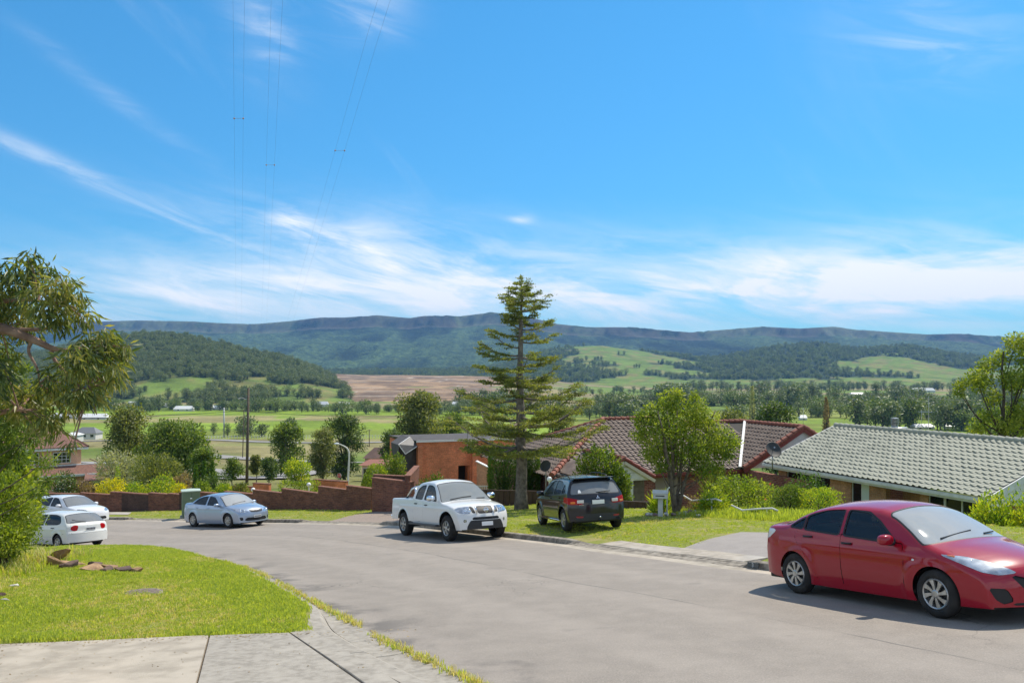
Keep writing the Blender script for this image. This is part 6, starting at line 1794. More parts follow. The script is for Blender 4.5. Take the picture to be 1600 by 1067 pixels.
# metal cowl and tank beyond the ridge, antenna
vp = px(1398, 668, 49)
vent = thing('water_heater', 'silver tank and ridged metal cowl standing up behind the grey-green roof ridge', 'water heater', (vp[0], vp[1], vp[2]-.5))
MB().tube([(-.35,0,.25),(.62,-.15,.25)], .30, 18).build('tank', gal, vent, smooth=True)
b = MB()
for k in range(5): b.lathe([(.16,.62+k*.085),(.22,.635+k*.085),(.22,.67+k*.085),(.16,.685+k*.085)], 18)
b.lathe([(.30,.30),(.16,.62)], 18); b.lathe([(.22,1.05),(0,1.08)], 18); b.build('cowl', gal, vent)
ap = px(1451, 676, 41)
ant = thing('television_aerial', 'thin grey television aerial mast on the grey-green roof', 'aerial', tuple(ap))
MB().tube([(0,0,-.3),(0,0,1.75)], .016, 6).build('mast', gal, ant)
b = MB().tube([(-.45,0,1.0),(.15,0,1.0)], .010, 6)
for k in range(7): b.tube([(-.42+k*.09,-.22,1.0),(-.42+k*.09,.22,1.0)], .006, 5)
b.build('elements', gal, ant)
# wall ornament by the door
orn = thing('wall_ornament', 'small dark metal lizard fixed to the brick wall left of the flat hedge', 'ornament', tuple(E1+u_*on_wall(1213, wo_-.03)+v_*(wo_-.04)+zz*(-5.55-E1[2])))
MB().tube([(0,0,-.35),(.03,-.01,-.1),(-.02,-.01,.1),(.0,-.01,.3)], [.012,.035,.04,.025], 8).tube([(-.14,-.01,.12),(.0,-.02,.05),(.14,-.01,.14)], .014, 6).tube([(-.14,-.01,-.16),(.02,-.02,-.1),(.14,-.01,-.18)], .014, 6).build('body', black, orn)
orn2 = thing('wall_letters', 'small black metal letters mounted on the wall between the pale door and the porch', 'sign', tuple(E1+u_*on_wall(1366, wo_-.03)+v_*(wo_-.03)+zz*(-6.05-E1[2])))
b = MB()
for k in range(4): b.lathe([(.05,-.01),(.055,.0),(.05,.01),(.03,.01),(.03,-.01),(.05,-.01)], 10, frame((u_*k*.13)+zz*(.02*(k % 2)), u_, -v_))
b.build('letters', black, orn2)

# ---- house with the brown tiles
w_ = np.array([-.347, .938, 0])
A0 = np.array([1.87, 40.5, -5.0])
bh = thing('brick_house', 'dark red brick house with brown roman tiles and orange-red hip caps behind the small tree', 'house', (8, 44, -7.6))
sA, pA = 5.33, .435; T1 = 8.6; T2 = 14.2; sB = 4.75
upA = unit(w_*sA+zz*sA*pA); slA = sA*math.hypot(1, pA)
HA = A0+v_*sA+w_*sA+zz*sA*pA; HB = A0+v_*T1+w_*sA+zz*sA*pA
slB = sB*math.hypot(1, pA)
def insA(a, b):
    q = b/slA*sA
    if a < q+.05: return False
    if a < T1: return b < slA-.05
    return b < slB-.05 and a < T2-1.2+q*.0 and not (a > T2-3.8+q*.82)
tile_roof(bh, A0-upA*.05, v_, upA, T2+2, slA, insA, tile_brown, 300)
RB0 = A0+v_*T1+w_*sB+zz*sB*pA; RB1 = A0+v_*T2+w_*sB+zz*sB*pA
poly(bh, 'roof_underlay', [A0-zz*.02, A0+v_*T1-zz*.02, HB-zz*.02, HA-zz*.02], under); poly(bh, 'roof_underlay', [A0+v_*T1-zz*.02, A0+v_*T2-zz*.02, RB1-zz*.02, RB0-zz*.02], under)
Lb = A0+w_*2*sA
poly(bh, 'hip_roof', [A0-zz*.03, HA-zz*.02, Lb], under, .05); upL = unit(v_*sA+zz*sA*pA); tile_roof(bh, Lb-upL*.05, -w_, upL, 2*sA, slA, lambda a, b: b/slA*sA+.05 < a < 2*sA-b/slA*sA-.05, tile_brown, 0); poly(bh, 'rear_roof', [HA, HB, HB+w_*sA-zz*sA*pA, Lb], tile_brown, .05)
poly(bh, 'rear_roof', [RB0, RB1, RB1+w_*sB-zz*sB*pA, RB0+w_*sB-zz*sB*pA], tile_brown, .05); poly(bh, 'gable_step', [HB, RB0, A0+v_*T1+w_*(2*sA-sB)+zz*sB*pA], tile_brown)
ridge_caps(bh, A0+zz*.06, HA+zz*.06, tile_ridge, .13); ridge_caps(bh, HA+zz*.05, HB+zz*.05, tile_ridge, .10); ridge_caps(bh, RB0+zz*.05, RB1+zz*.05, tile_ridge, .10); ridge_caps(bh, Lb, HA, tile_ridge, .12)
beam(bh, 'gutter', A0-w_*.05-zz*.10, A0+v_*(T2-3.6)-w_*.05-zz*.10, .12, .14, red_t); beam(bh, 'fascia', A0+w_*.06-zz*.18, A0+v_*(T2-3.6)+w_*.06-zz*.18, .03, .2, red_t)
# right wing with a gable towards the green roof
WR0 = RB1-zz*.02; WR1 = WR0-w_*5.1; hw = 3.7; pw = (sB*pA)/hw*.98
fl0 = WR0-v_*hw-zz*hw*pw; fl1 = WR1-v_*hw-zz*hw*pw; fr1 = WR1+v_*hw-zz*hw*pw; fr0 = WR0+v_*hw-zz*hw*pw
upW = unit(v_*hw+zz*hw*pw); slW = hw*math.hypot(1, pw); LW = 5.1
ok = lambda a, b: b < slW-.05 and a < LW-.02 and (LW-a) < 4.6 and a > .0 and ((LW-a) > -1) and not ((LW-a) < 0)
Of = fl1-upW*.03
tile_roof(bh, Of, w_, upW, LW+4.6, slW, lambda a, b: b < slW-.05 and a < LW+ (b/slW-1)*0 and a < LW*1.0 - 0.0 + (b/slW)*0.0 and a < 5.0 - (1-b/slW)*.2, tile_brown, 0)
poly(bh, 'wing_roof', [fl1, fl0, WR0, WR1], under); poly(bh, 'wing_roof', [WR1, WR0, fr0, fr1], tile_brown, .05)
beam(bh, 'valley_flashing', A0+v_*(T2-hw-.05)+zz*.10-w_*.1, RB1+zz*.10, .14, .05, flash)
ridge_caps(bh, WR0+zz*.03, WR1+zz*.05, tile_ridge, .10); ridge_caps(bh, fl1+zz*.03, WR1+zz*.05, tile_ridge, .12); ridge_caps(bh, fr1+zz*.03, WR1+zz*.05, tile_ridge, .12)
g1 = w_*.12
poly(bh, 'gable_sheet', [fl1+g1+v_*.15, fr1+g1-v_*.15, WR1+g1-zz*.12], white_t, .04)
beam(bh, 'barge_board', fl1-w_*.05-zz*.12, WR1-w_*.05-zz*.12, .05, .20, red_t); beam(bh, 'barge_board', fr1-w_*.05-zz*.12, WR1-w_*.05-zz*.12, .05, .20, red_t)
def bbox_w(name, a0, a1, b0, b1, z0, z1, mat, parent=bh, uvw=True):
    base = np.array(bh.location); M = np.eye(4); M[:3,0] = v_; M[:3,1] = w_; M[:3,3] = A0-base; M[2,3] = -base[2]
    o = MB().box((a0, b0, z0), (a1, b1, z1), M).build(name, mat, parent); return wall_uv(o) if uvw else o
zf0, zf1 = -7.7, A0[2]-.26
def bw(pxv, off):
    W0 = A0+w_*off; a = (pxv-HX)/FPX; return (a*W0[1]-W0[0])/(v_[0]-a*v_[1])
bbox_w('brick_wall', .5, bw(1024, .5), .5, .74, zf0, zf1, B_red); bbox_w('brick_wall', bw(1066, .5), T2-hw, .502, .738, zf0, zf1, B_red)
bbox_w('window', bw(1024, .5)+.01, bw(1066, .5)-.01, .58, .64, zf0+.5, zf1, pbr('blind_beige', (.33,.27,.21), .8), uvw=False); bbox_w('brick_wall', bw(1024,.5), bw(1066,.5), .503, .737, zf0, zf0+.5, B_red)
wnd = bbox_w('window', bw(1152, .48), bw(1172, .48), .45, .50, -6.1, -5.45, white_t, uvw=False); bbox_w('pane', bw(1154, .44), bw(1170, .44), .43, .449, -6.05, -5.5, dark_win, wnd, False)
bbox_w('brick_wall', .5, .74, .74, 2*sA-.6, zf0, zf1, B_red)
bbox_w('brick_wall', T2-hw+.35, T2+hw-.3, -4.75, -4.5, zf0, (fl1)[2]-.1, B_red); bbox_w('brick_wall', T2-hw+.35, T2-hw+.59, -4.5, .5, zf0, (fl1)[2]-.1, B_red)
# portico gable at the left front
pg = px(975, 718, 38.2)
pk = pg.copy(); hwp = 1.55; pr = .62
pl = pk-v_*hwp-zz*hwp*pr*.92; prr = pk+v_*hwp-zz*hwp*pr*.92; dpt = 4.2
poly(bh, 'portico_roof', [pl, pl+w_*dpt, pk+w_*dpt, pk], tile_brown, .06); poly(bh, 'portico_roof', [pk, pk+w_*dpt, prr+w_*dpt, prr], tile_brown, .06)
ridge_caps(bh, pl+zz*.04, pk+zz*.06, tile_ridge, .10); ridge_caps(bh, prr+zz*.04, pk+zz*.06, red_t, .08); ridge_caps(bh, pk+zz*.05, pk+w_*dpt+zz*.05, tile_ridge, .09)
beam(bh, 'barge_board', pl-w_*.04-zz*.13, pk-w_*.04-zz*.13, .05, .14, cream_t); beam(bh, 'barge_board', prr-w_*.04-zz*.13, pk-w_*.04-zz*.13, .05, .14, cream_t)
for k in range(3):
    h0, h1 = k*.28, k*.28+.265; tt = hwp*pr*.92
    x0, x1 = hwp*(1-h0/tt)-.08, max(.03, hwp*(1-h1/tt)-.08); c0 = pk-zz*tt+w_*.08
    poly(bh, 'weatherboard', [c0-v_*x0+zz*h0, c0+v_*x0+zz*h0, c0+v_*x1+zz*h1, c0-v_*x1+zz*h1], white_t, .03)
zp = pl[2]-.02
def pbox(name, a0, a1, b0, b1, z0, z1, mat, uvw=True, parent=bh):
    base = np.array(bh.location); M = np.eye(4); M[:3,0] = v_; M[:3,1] = w_; M[:3,3] = pk-base; M[2,3] = -base[2]
    o = MB().box((a0, b0, z0), (a1, b1, z1), M).build(name, mat, parent); return wall_uv(o) if uvw else o
pbox('brick_wall', -1.45, .68, .55, .79, zf0, zp-.05, B_red); pbox('post', .40, .53, .12, .24, zf0, zp-.05, white_t, False)
dw_ = pbox('door', .70, 1.36, .60, .66, zf0, zp-.05, pbr('door_brown', (.13,.10,.075), .6, col2=(.18,.145,.11), nscale=5), False)
for k in range(6): pbox('door_slat', .70+k*.11, .70+k*.11+.085, .588, .60, zf0, zp-.06, pbr('door_brown', (.13,.10,.075), .6), False, dw_)
pbox('beam', -1.5, 1.45, .09, .27, zp-.06, zp+.05, white_t, False)
rv = A0+v_*11.6+w_*2.2+zz*2.2*pA
vnt = thing('roof_vent', 'small bright metal vent cap on the brown tiles', 'roof vent', tuple(rv)); MB().lathe([(.02,.28),(.22,.20),(.24,.16),(.10,.14),(.10,0),(.22,-.06)], 14).build('cap', flash, vnt)
# dish on the brown roof, left
bd = px(853, 728, 40)
d2 = thing('satellite_dish', 'dark satellite dish beside the cypress hedge, left of the brown roof', 'satellite dish', (bd[0], bd[1], bd[2]-.6)); MB().tube([(0,0,-.5),(0,0,.55)], .03, 8).build('pole', gal, d2)
MB().lathe([(0,0),(.15,.015),(.26,.05),(.28,.06),(.26,.04),(.15,.0),(0,-.02)], 24, frame((0,-.06,.6), (.8,-.5,0), (-.45,-.8,.4))).build('reflector', pbr('dish_black', (.03,.032,.032), .6), d2, smooth=True)

# ---- orange brick building in the middle
Q0 = px(652, 690, 60.0); ob = thing('brick_building', 'orange brick flat-roofed building with a projecting dark clad window bay', 'building', (Q0[0]+4, 61, -9.6))
def obox(name, a0, a1, b0, b1, z0, z1, mat, uvw=True, parent=None):
    base = np.array(ob.location); M = np.eye(4); M[:3,0] = v_; M[:3,1] = w_; M[:3,3] = Q0-base; M[2,3] = -base[2]
    o = MB().box((a0, b0, z0), (a1, b1, z1), M).build(name, mat, parent or ob); return wall_uv(o) if uvw else o
def oa(pxv, off=0.0):
    W0 = Q0+w_*off; a = (pxv-HX)/FPX; return (a*W0[1]-W0[0])/(v_[0]-a*v_[1])
zt, z0 = Q0[2], -10.0
obox('brick_wall', 0, oa(716), 0, .3, z0, zt, B_orange); obox('brick_wall', oa(734), oa(736), 0, .3, z0, zt, B_orange)
dz = (HY-727.5)/FPX*61; obox('brick_wall', oa(716), oa(734), .001, .299, dz, zt, B_orange); obox('brick_wall', oa(736), oa(747), -.35, .302, z0, zt-.16, B_orange); obox('brick_wall', oa(747), oa(850), .002, .301, z0, zt, B_orange)
obox('pier', -.0, oa(660), -.22, .0, z0, zt-.28, B_orange); obox('brick_wall', 0, .3, .3, 9, z0, zt-.35, B_orange)
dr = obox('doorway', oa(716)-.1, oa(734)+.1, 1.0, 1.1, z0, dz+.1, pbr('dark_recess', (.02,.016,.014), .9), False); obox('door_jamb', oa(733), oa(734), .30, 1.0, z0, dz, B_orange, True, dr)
poly(ob, 'roof', [Q0-w_*.12+zz*.04-v_*.1, Q0+v_*oa(850)-w_*.12+zz*.04, Q0+v_*oa(850)+w_*9-zz*.22, Q0+w_*9-zz*.22-v_*.1], pbr('roof_dark', (.075,.062,.055), .8, col2=(.05,.042,.038), nscale=2), .05)
beam(ob, 'fascia', Q0-w_*.14+zz*.02-v_*.1, Q0+v_*oa(850)-w_*.14+zz*.02, .05, .13, flash)
beam(ob, 'downpipe', Q0+v_*oa(694)-w_*.06, Q0+v_*oa(694)-w_*.06-zz*3.6, .09, .09, flash)
mast = obox('aerial_mast', oa(730)-.02, oa(730)+.02, -.05, -.01, zt-.6, zt+.95, gal, False)
# bay: clad box with a sloped glazed head
bp = lambda x, y, Y: px(x, y, Y)
bay = thing('window_bay', 'x', None); bpy.data.objects.remove(bay)
f_ = [bp(633, 736, 59.6), bp(651, 740, 60.3), bp(651, 698, 60.3), bp(639, 683, 61.5), bp(622.5, 695, 59.6), bp(624, 712, 59.4)]
dep = w_*2.4
Vb = np.array(f_); base = np.array(ob.location); m_ = len(Vb)
mk('window_bay', np.vstack([Vb, Vb+dep])-base, [tuple(range(m_-1,-1,-1)), tuple(range(m_, 2*m_))]+[(i, (i+1)%m_, m_+(i+1)%m_, m_+i) for i in range(m_)], grey_clad, ob)
sk = [bp(623, 694.5, 59.2), bp(633.5, 709, 59.2), bp(651.5, 697, 59.9), bp(640.5, 682.5, 60.8)]
o_sk = poly(ob, 'skylight', sk, pbr('skylight_grey', (.11,.10,.09), .5, col2=(.08,.072,.065), nscale=3), .06)
for i in range(4): beam(o_sk, 'frame', np.array(sk[i])-base-np.array([0,.05,0]), np.array(sk[(i+1)%4])-base-np.array([0,.05,0]), .05, .05, flash)
obox('brick_wall', oa(746), oa(764), -2.2, -1.95, z0, (HY-741)/FPX*57, B_orange); poly(ob, 'stair_wall', [bp(745,721,57.6), bp(745,768,57.6), bp(764,768,57.2), bp(764,731,57.2)][::-1], B_orange, .25)
beam(ob, 'coping', bp(744.5,720,57.6), bp(764.5,730,57.2), .30, .06, flash)
wf = thing('picket_fence', 'short white picket fence beside the cypress hedge', 'fence', tuple(bp(755, 768, 45)))
for k in range(9): MB().bbox((-.42+k*.095,-.012,-.1),(-.38+k*.095,.012,.33), .005).build('picket', white_t, wf)
for z in (.04, .26): MB().box((-.45,.013,z),(.45,.035,z+.05)).build('rail', white_t, wf)

# ---- two-storey salmon brick house on the left
sh_ = thing('brick_house', 'two-storey salmon brick house with terracotta hip roofs at the left', 'house', tuple(px(100, 760, 86)))
base = np.array(sh_.location)
ux = unit(np.array([.80, .60, 0])); uz = np.array([-.6, .8, 0])
C0 = px(138, 699, 86.0)            # right front eave corner
def sbox(name, a0, a1, b0, b1, z0, z1, mat, uvw=True, parent=None):
    M = np.eye(4); M[:3,0] = ux; M[:3,1] = uz; M[:3,3] = C0-base; M[2,3] = -base[2]
    o = MB().box((a0, b0, z0), (a1, b1, z1), M).build(name, mat, parent or sh_); return wall_uv(o) if uvw else o
ez = C0[2]; gz = px(100, 765, 86)[2]
sbox('upper_wall', -9.0, -.55, .55, 7.5, ez-1.9, ez-.15, B_salmon); sbox('fascia', -9.6, .02, 0, .12, ez-.16, ez+.06, white_t, False); sbox('fascia', -.1, .021, .12, 8.1, ez-.16, ez+.06, white_t, False)
ap_ = px(82, 667, 91.0); cs_ = [C0-ux*9.6, C0, C0+uz*8.1, C0-ux*9.6+uz*8.1]
rid = [ap_-ux*2.0, ap_]
poly(sh_, 'roof', [cs_[0]+zz*.05, cs_[1]+zz*.05, rid[1], rid[0]], tile_terra, .08); poly(sh_, 'roof', [cs_[1]+zz*.05, cs_[2]+zz*.05, rid[1]], tile_terra, .08); poly(sh_, 'roof', [cs_[3]+zz*.05, cs_[0]+zz*.05, rid[0]], tile_terra, .08); poly(sh_, 'roof', [cs_[2]+zz*.05, cs_[3]+zz*.05, rid[0], rid[1]], tile_terra, .08)
ridge_caps(sh_, cs_[1]+zz*.1, rid[1], tile_terra, .10)
for a0, a1 in ((-3.1, -1.5), (-5.9, -4.3)):
    fr = sbox('window', a0, a1, .44, .549, ez-1.45, ez-.35, white_t, False)
    n = 4
    for i in range(n):
        for j in range(3):
            x0 = a0+.06+(a1-a0-.08)*i/n; z0_ = ez-1.40+1.02*j/3
            sbox('pane', x0, x0+(a1-a0-.08)/n-.05, .425, .439, z0_, z0_+.29, dark_win, False, fr)
    sbox('sill', a0-.05, a1+.05, .38, .56, ez-1.53, ez-1.451, B_salmon)
# skirt roof and lower storey
sk0 = C0-zz*1.72
poly(sh_, 'skirt_roof', [sk0-ux*8.5-uz*1.6-zz*.75, sk0+ux*2.6-uz*1.6-zz*.75, sk0+ux*1.2+uz*.5, sk0-ux*8.5+uz*.5], tile_terra, .07); poly(sh_, 'skirt_roof', [sk0+ux*2.6-uz*1.6-zz*.75, sk0+ux*2.6+uz*6-zz*.75, sk0+ux*1.2+uz*6, sk0+ux*1.2+uz*.5], tile_terra, .07)
sbox('fascia', -8.5, 2.65, -1.75, -1.6, ez-2.62, ez-2.42, white_t, False); sbox('fascia', -9, 1.1, .3, .548, ez-1.80, ez-1.62, white_t, False)
sbox('lower_wall', -9.0, .35, -.6, 7.4, gz-1, ez-2.45, B_salmon); sbox('post', 1.75, 1.98, -1.5, -1.28, gz-1, ez-2.6, white_t, False); sbox('post', 2.3, 2.5, 2.5, 2.7, gz-1, ez-2.6, white_t, False)
ga = px(150, 752, 80); poly(sh_, 'garage_roof', [px(131,752,80), px(186,751,84), px(176,742,90), px(134,736,86)], tile_terra, .08); sbox('balcony_front', 1.3, 3.0, -2.2, -2.1, gz-.6, gz+.25, white_t, False)

# ---- roofs further down the slope
def cottage(name, label, x0, x1, yr, ye, Y, wallm, roofm, seed=0, hip=.25, wh=2.4, cat='house', group=None, win=3):
    """small far house: walls, hipped roof and windows"""
    A = px(x0, ye, Y); B_ = px(x1, ye, Y); L = B_[0]-A[0]; rz = (HY-yr)/FPX*(Y+3.5)-A[2]; D = max(5.0, min(8, L*.7))
    o = thing(name, label, cat, ((A[0]+B_[0])/2, Y+D/2, A[2]-wh), 0, group); hx, hy = L/2, D/2
    MB().box((-hx+.4,-hy+.4,0),(hx-.4,hy-.4,wh)).build('wall', wallm, o)
    r = MB(); r.add([(-hx,-hy,wh),(hx,-hy,wh),(hx,hy,wh),(-hx,hy,wh),(-hx+hip*L,0,wh+rz),(hx-hip*L,0,wh+rz)], [(0,1,5,4),(2,3,4,5),(1,2,5),(3,0,4),(3,2,1,0)]); r.build('roof', roofm, o)
    for k in range(win):
        c = -hx+L*(k+.6)/(win+.2); f = MB().box((c-.7,-hy+.33,.9),(c+.7,-hy+.398,2.0)).build('window', white_t, o)
        MB().box((c-.62,-hy+.30,.96),(c+.62,-hy+.329,1.94)).build('pane', dark_win, f)
    return o
wallw = pbr('render_white', (.62,.60,.55), .8); roofg = pbr('roof_grey', (.16,.165,.17), .6); roofw = pbr('roof_white', (.70,.70,.68), .5); roofb = pbr('roof_brown', (.15,.085,.065), .8, col2=(.10,.06,.05), nscale=.8); roofred = pbr('roof_red', (.25,.10,.07), .8)
cottage('house', 'new grey-roofed house beyond the salmon brick house', 112, 150, 667, 677, 330, wallw, roofg); cottage('shed', 'low white-roofed shed beside the new grey-roofed house', 100, 122, 675, 680, 300, wallw, roofw, win=1)
cottage('house', 'brown tiled house low down behind the street lamp', 566, 628, 698, 716, 150, B_salmon, roofb, win=3); cottage('house', 'red-brown roof just behind the round clipped bush', 560, 612, 716, 727, 118, B_salmon, roofred, win=2)
cottage('house', 'brown roof glimpsed at the far right behind the green tiled roof', 1590, 1690, 690, 700, 120, wallw, roofred, win=2)
SHEDS = [(78,120,645,650,'long white shed at the left beyond the paddock'),(118,166,646,652,'white shed with a low roof right of the long shed'),(196,236,627,632,'white building among trees at the foot of the wooded hill'),(238,262,629,634,'small cream building beside the white one below the wooded hill'),(270,300,634,639,'pale low building left of the earthworks'),(323,345,633,637,'pale building just left of the bare earthworks'),(492,512,627,632,'white site shed at the left foot of the earthworks'),(527,546,628,631,'blue-grey site shed beside the earthworks'),(1425,1462,606,610,'long white farm building on the far right flat'),(1430,1462,662,667,'white shed roof behind the grey-green tiles'),(1478,1500,661,666,'pale shed roof among the trees at the right'),(1250,1262,648,653,'small pale building by the belt of trees'),(705,740,627,631,'dark machinery shed on the earthworks'),(1330,1352,613,616,'tiny white farmhouse in the far paddock')]
for i, (x0, x1, yr, ye, lb) in enumerate(SHEDS):
    p = hit((x0+x1)/2, ye+3)
    cottage('shed', lb, x0, x1, yr, ye, p[1]-4, wallw, roofw if i % 3 else pbr('roof_pale', (.5,.52,.53), .5), hip=.08, wh=max(2.4, (3.5)/FPX*p[1]), cat='shed', win=2 if x1-x0 > 25 else 1)

# ---- garden wall of brown brick, stepped
gw = thing('brick_wall', 'long low stepped brown brick garden wall across the street', 'wall', (-14, 48, -8))
base = np.array(gw.location)
WP = [(40,52.5,771,793),(125,52,771,793),(172,51.2,769.5,792),(190,51,770.5,792),(232,50.2,771,791.5),(262,49.6,772,791.5),(280,49.2,770,791),(312,48.6,770,791),(350,47.8,768.5,791),(395,46.6,766.5,790.5),(440,45.4,764.5,790.5),(497,43.6,761,791),(541,42.3,760,793),(580,41.2,763,795)]
def wall_run(parent, x0, x1, Y0, Y1, top, name='wall_panel', mat=B_wall, th=.24, zb=1.2):
    a = px(x0, top, Y0); b_ = px(x1, top, Y1); b_[2] = a[2]; M = frame(a-base, (b_-a)*np.array([1,1,0])); L = np.linalg.norm((b_-a)[:2])
    o = MB().box((0, 0, -zb), (L, th, 0), M).build(name, mat, parent); wall_uv_local(o, M)
    n = int(L/.115)
    MB().bbox((-.02, -.02, .002), (L+.02, th+.02, .062), .01, M).build('coping', B_cop, parent)
    return o
B_cop = pbr('coping_brick', (.26,.125,.085), .85, .2, col2=(.16,.08,.055), nscale=9, bump=.4)
def wall_uv_local(o, M):
    me = o.data; uvl = me.uv_layers.new(name='UVMap'); X = Vector(M[:3,0]); Yv = Vector(M[:3,1])
    for p in me.polygons:
        side = abs(p.normal.dot(X)) > .7
        for li in p.loop_indices:
            c = me.vertices[me.loops[li].vertex_index].co; uvl.data[li].uv = (c.dot(Yv if side else X), c.z)
for k, (p0, p1) in enumerate(zip(WP[:-1], WP[1:])):
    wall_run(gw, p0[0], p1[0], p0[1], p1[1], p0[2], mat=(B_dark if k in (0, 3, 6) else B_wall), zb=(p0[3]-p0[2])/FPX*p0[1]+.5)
# taller return block at its right end
tb_ = thing('brick_wall', 'tall square-cornered brick wall block behind the tray of the white pickup', 'wall', (-6, 41, -7)); base = np.array(tb_.location)
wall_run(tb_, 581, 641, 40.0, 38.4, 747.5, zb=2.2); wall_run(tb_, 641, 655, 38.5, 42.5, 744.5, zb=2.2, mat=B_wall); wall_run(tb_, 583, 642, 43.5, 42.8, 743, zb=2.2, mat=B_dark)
# further low brick planter walls behind
pw_ = thing('brick_planter', 'low red brick planter walls in the garden behind the stepped wall', 'planter', (-17, 54, -9)); base = np.array(pw_.location)
wall_run(pw_, 395, 420, 56, 55.5, 755.5, mat=B_orange, zb=.7); wall_run(pw_, 362, 396, 56.5, 56, 760, mat=B_orange, zb=.5); wall_run(pw_, 490, 540, 50, 49, 750, mat=B_orange, zb=.8)

# ---- brown sheet fence: every panel rib a board of its own
fence_m = pbr('fence_brown', (.085,.048,.036), .55, .4, col2=(.065,.037,.028), nscale=2)
def sheet_fence(label, x0, x1, Y0, Y1, ytop, ybot, Yr):
    A = px(x0, 0, Y0); B_ = px(x1, 0, Y1); d = (B_-A)*np.array([1,1,0]); L = np.linalg.norm(d)
    zt_ = (HY-ytop)/FPX*Yr; zb_ = (HY-ybot)/FPX*Yr-.25
    o = thing('fence', label, 'fence', (A[0], A[1], zb_)); M = frame((0,0,0), d); h = zt_-zb_
    n = int(L/.26); me = None
    for k in range(n):
        a = k*L/n; b = MB().prism([(a+.004, 0), (a+.06, 0), (a+.085, -.035), (a+L/n-.03, -.035), (a+L/n-.004, 0), (a+L/n-.004, .01), (a+L/n-.026, -.024), (a+.09, -.024), (a+.064, .01), (a+.004, .01)], h-.05, M); b.build('fence_panel', fence_m, o)
    MB().bbox((0, -.05, h-.05), (L, .03, h+.02), .012, M).build('top_rail', fence_m, o)
    for k in range(int(L/2.4)+1): MB().box((min(k*2.4, L-.06), -.055, 0), (min(k*2.4, L-.06)+.06, .035, h-.052), M).build('post', fence_m, o)
    return o
sheet_fence('brown ribbed metal fence behind the tall conifer trunk', 735, 850, 40.2, 39.6, 765.5, 795, 40)
sheet_fence('lower brown ribbed metal fence right of the black off-roader', 940, 1027, 34.2, 33.6, 782.5, 803, 34)
# ------------------------------------------------------------------ garden and street trees
# the tall cedar: whorls of level boughs carrying flat sprays
def cedar():
    r = np.random.default_rng(42); Y = 37.7; p0 = gp(815, 794, .27); loc = (p0[0], p0[1], float(Lr(p0[0], p0[1])))
    o = thing('conifer_tree', 'tall open cedar with level boughs between the white pickup and the black off-roader', 'tree', loc)
    k_ = Y/FPX; H = (HY-440)*k_-loc[2]
    mb = MB(); zs = np.linspace(0, H-.25, 16)
    tx = np.cumsum(r.normal(size=16)*.025); tx -= tx[0]
    rr = .27*(1-zs/H)**.85+.015; rr[0] *= 1.3
    trunk = np.c_[tx*.8, tx[::-1]*.3-tx[-1]*.3, zs]; trunk[0,2] = -.3; mb.tube(trunk, rr, 10)
    at = lambda z: np.array([np.interp(z, zs, trunk[:,0]), np.interp(z, zs, trunk[:,1]), z])
    P = []; D = []; Nn = []
    # reach of the boughs by height, from the photograph
    zr = np.array([2.35, 3.0, 3.9, 4.7, 5.3, 6.0, 6.6, 7.2, 7.9, 8.5, 9.2, H])
    rl = np.array([2.9, 3.5, 3.1, 2.3, 2.2, 1.95, 1.85, 1.45, 1.2, 1.0, .70, .15])
    z = 2.3; i = 0
    while z < H-.25:
        n = 5 if z < 4.5 else 4
        for k in range(n):
            a = i*2.4+k*2*np.pi/n+r.normal()*.35; L = np.interp(z, zr, rl)*r.uniform(.62, 1.15); zb = z+r.normal()*.10
            if r.random() < .12: L *= 1.25
            rise = L*r.uniform(.0, .42)*(1 if z < 7 else 1.6)
            t = np.linspace(0, 1, 8); d = np.array([math.cos(a), math.sin(a), 0])
            bough = at(zb)+np.outer(t*L, d)+np.outer(rise*(t**1.4)-.10*L*np.sin(t*3.1), [0,0,1])+np.cumsum(r.normal(size=(8,3))*.025*L/2, 0)*np.array([1,1,.4])
            mb.tube(bough, (.075*(1-z/H)+.018)*(1-t*.85)+.004, 6)
            # side twigs and their sprays
            nt_ = int(7+L*6.5); side = np.array([-d[1], d[0], 0])
            for q in range(nt_):
                u = r.uniform(.22, 1.02); c = np.array([np.interp(min(u,1), t, bough[:,m]) for m in range(3)])
                tl = L*.30*(1.15-u*.75)*r.uniform(.5, 1.2)+.10; sg = 1 if q % 2 else -1
                td = unit(d*r.uniform(.35, .9)+side*sg*r.uniform(.4, 1.0)+np.array([0,0,r.uniform(-.10, .22)]))
                e = c+td*tl; mb.tube([c, (c+e)/2+np.array([0,0,.02]), e], [.010, .007, .004], 4, cap=False)
                m = int(20+tl*76)
                uu_ = r.random(m)**.8; pp = c+np.outer(uu_*tl*1.08, td)+r.normal(size=(m,3))*np.array([.07,.07,.018])+np.cross(td, [0,0,1])*r.normal(size=(m,1))*.06*(1.2-uu_)[:,None]
                P.append(pp); D.append(np.tile(td, (m,1))*.7+r.normal(size=(m,3))*np.array([.7,.7,.45])+np.array([0,0,.30]))
        z += r.uniform(.34, .60)*(1 if z < 7.6 else .62); i += 1
    # leader
    m = 240; u = r.random(m); P.append(at(H-.3)+np.c_[r.normal(size=(m,2))*.06*(1.4-u)[:,None], (u-.5)*.9]); D.append(r.normal(size=(m,3))+np.array([0,0,.6]))
    P = np.concatenate(P); D = np.concatenate(D)
    mb.build('trunk', pbr('bark_cedar', (.24,.20,.165), .95, .2, col2=(.12,.10,.085), nscale=6, bump=.8, bscale=20), o, smooth=True)
    V, F = leaf_quads(P, D, r.uniform(.055, .12, len(P)), r.uniform(.022, .045, len(P)), r); mk('crown', V, F, L_cedar, o)
cedar()
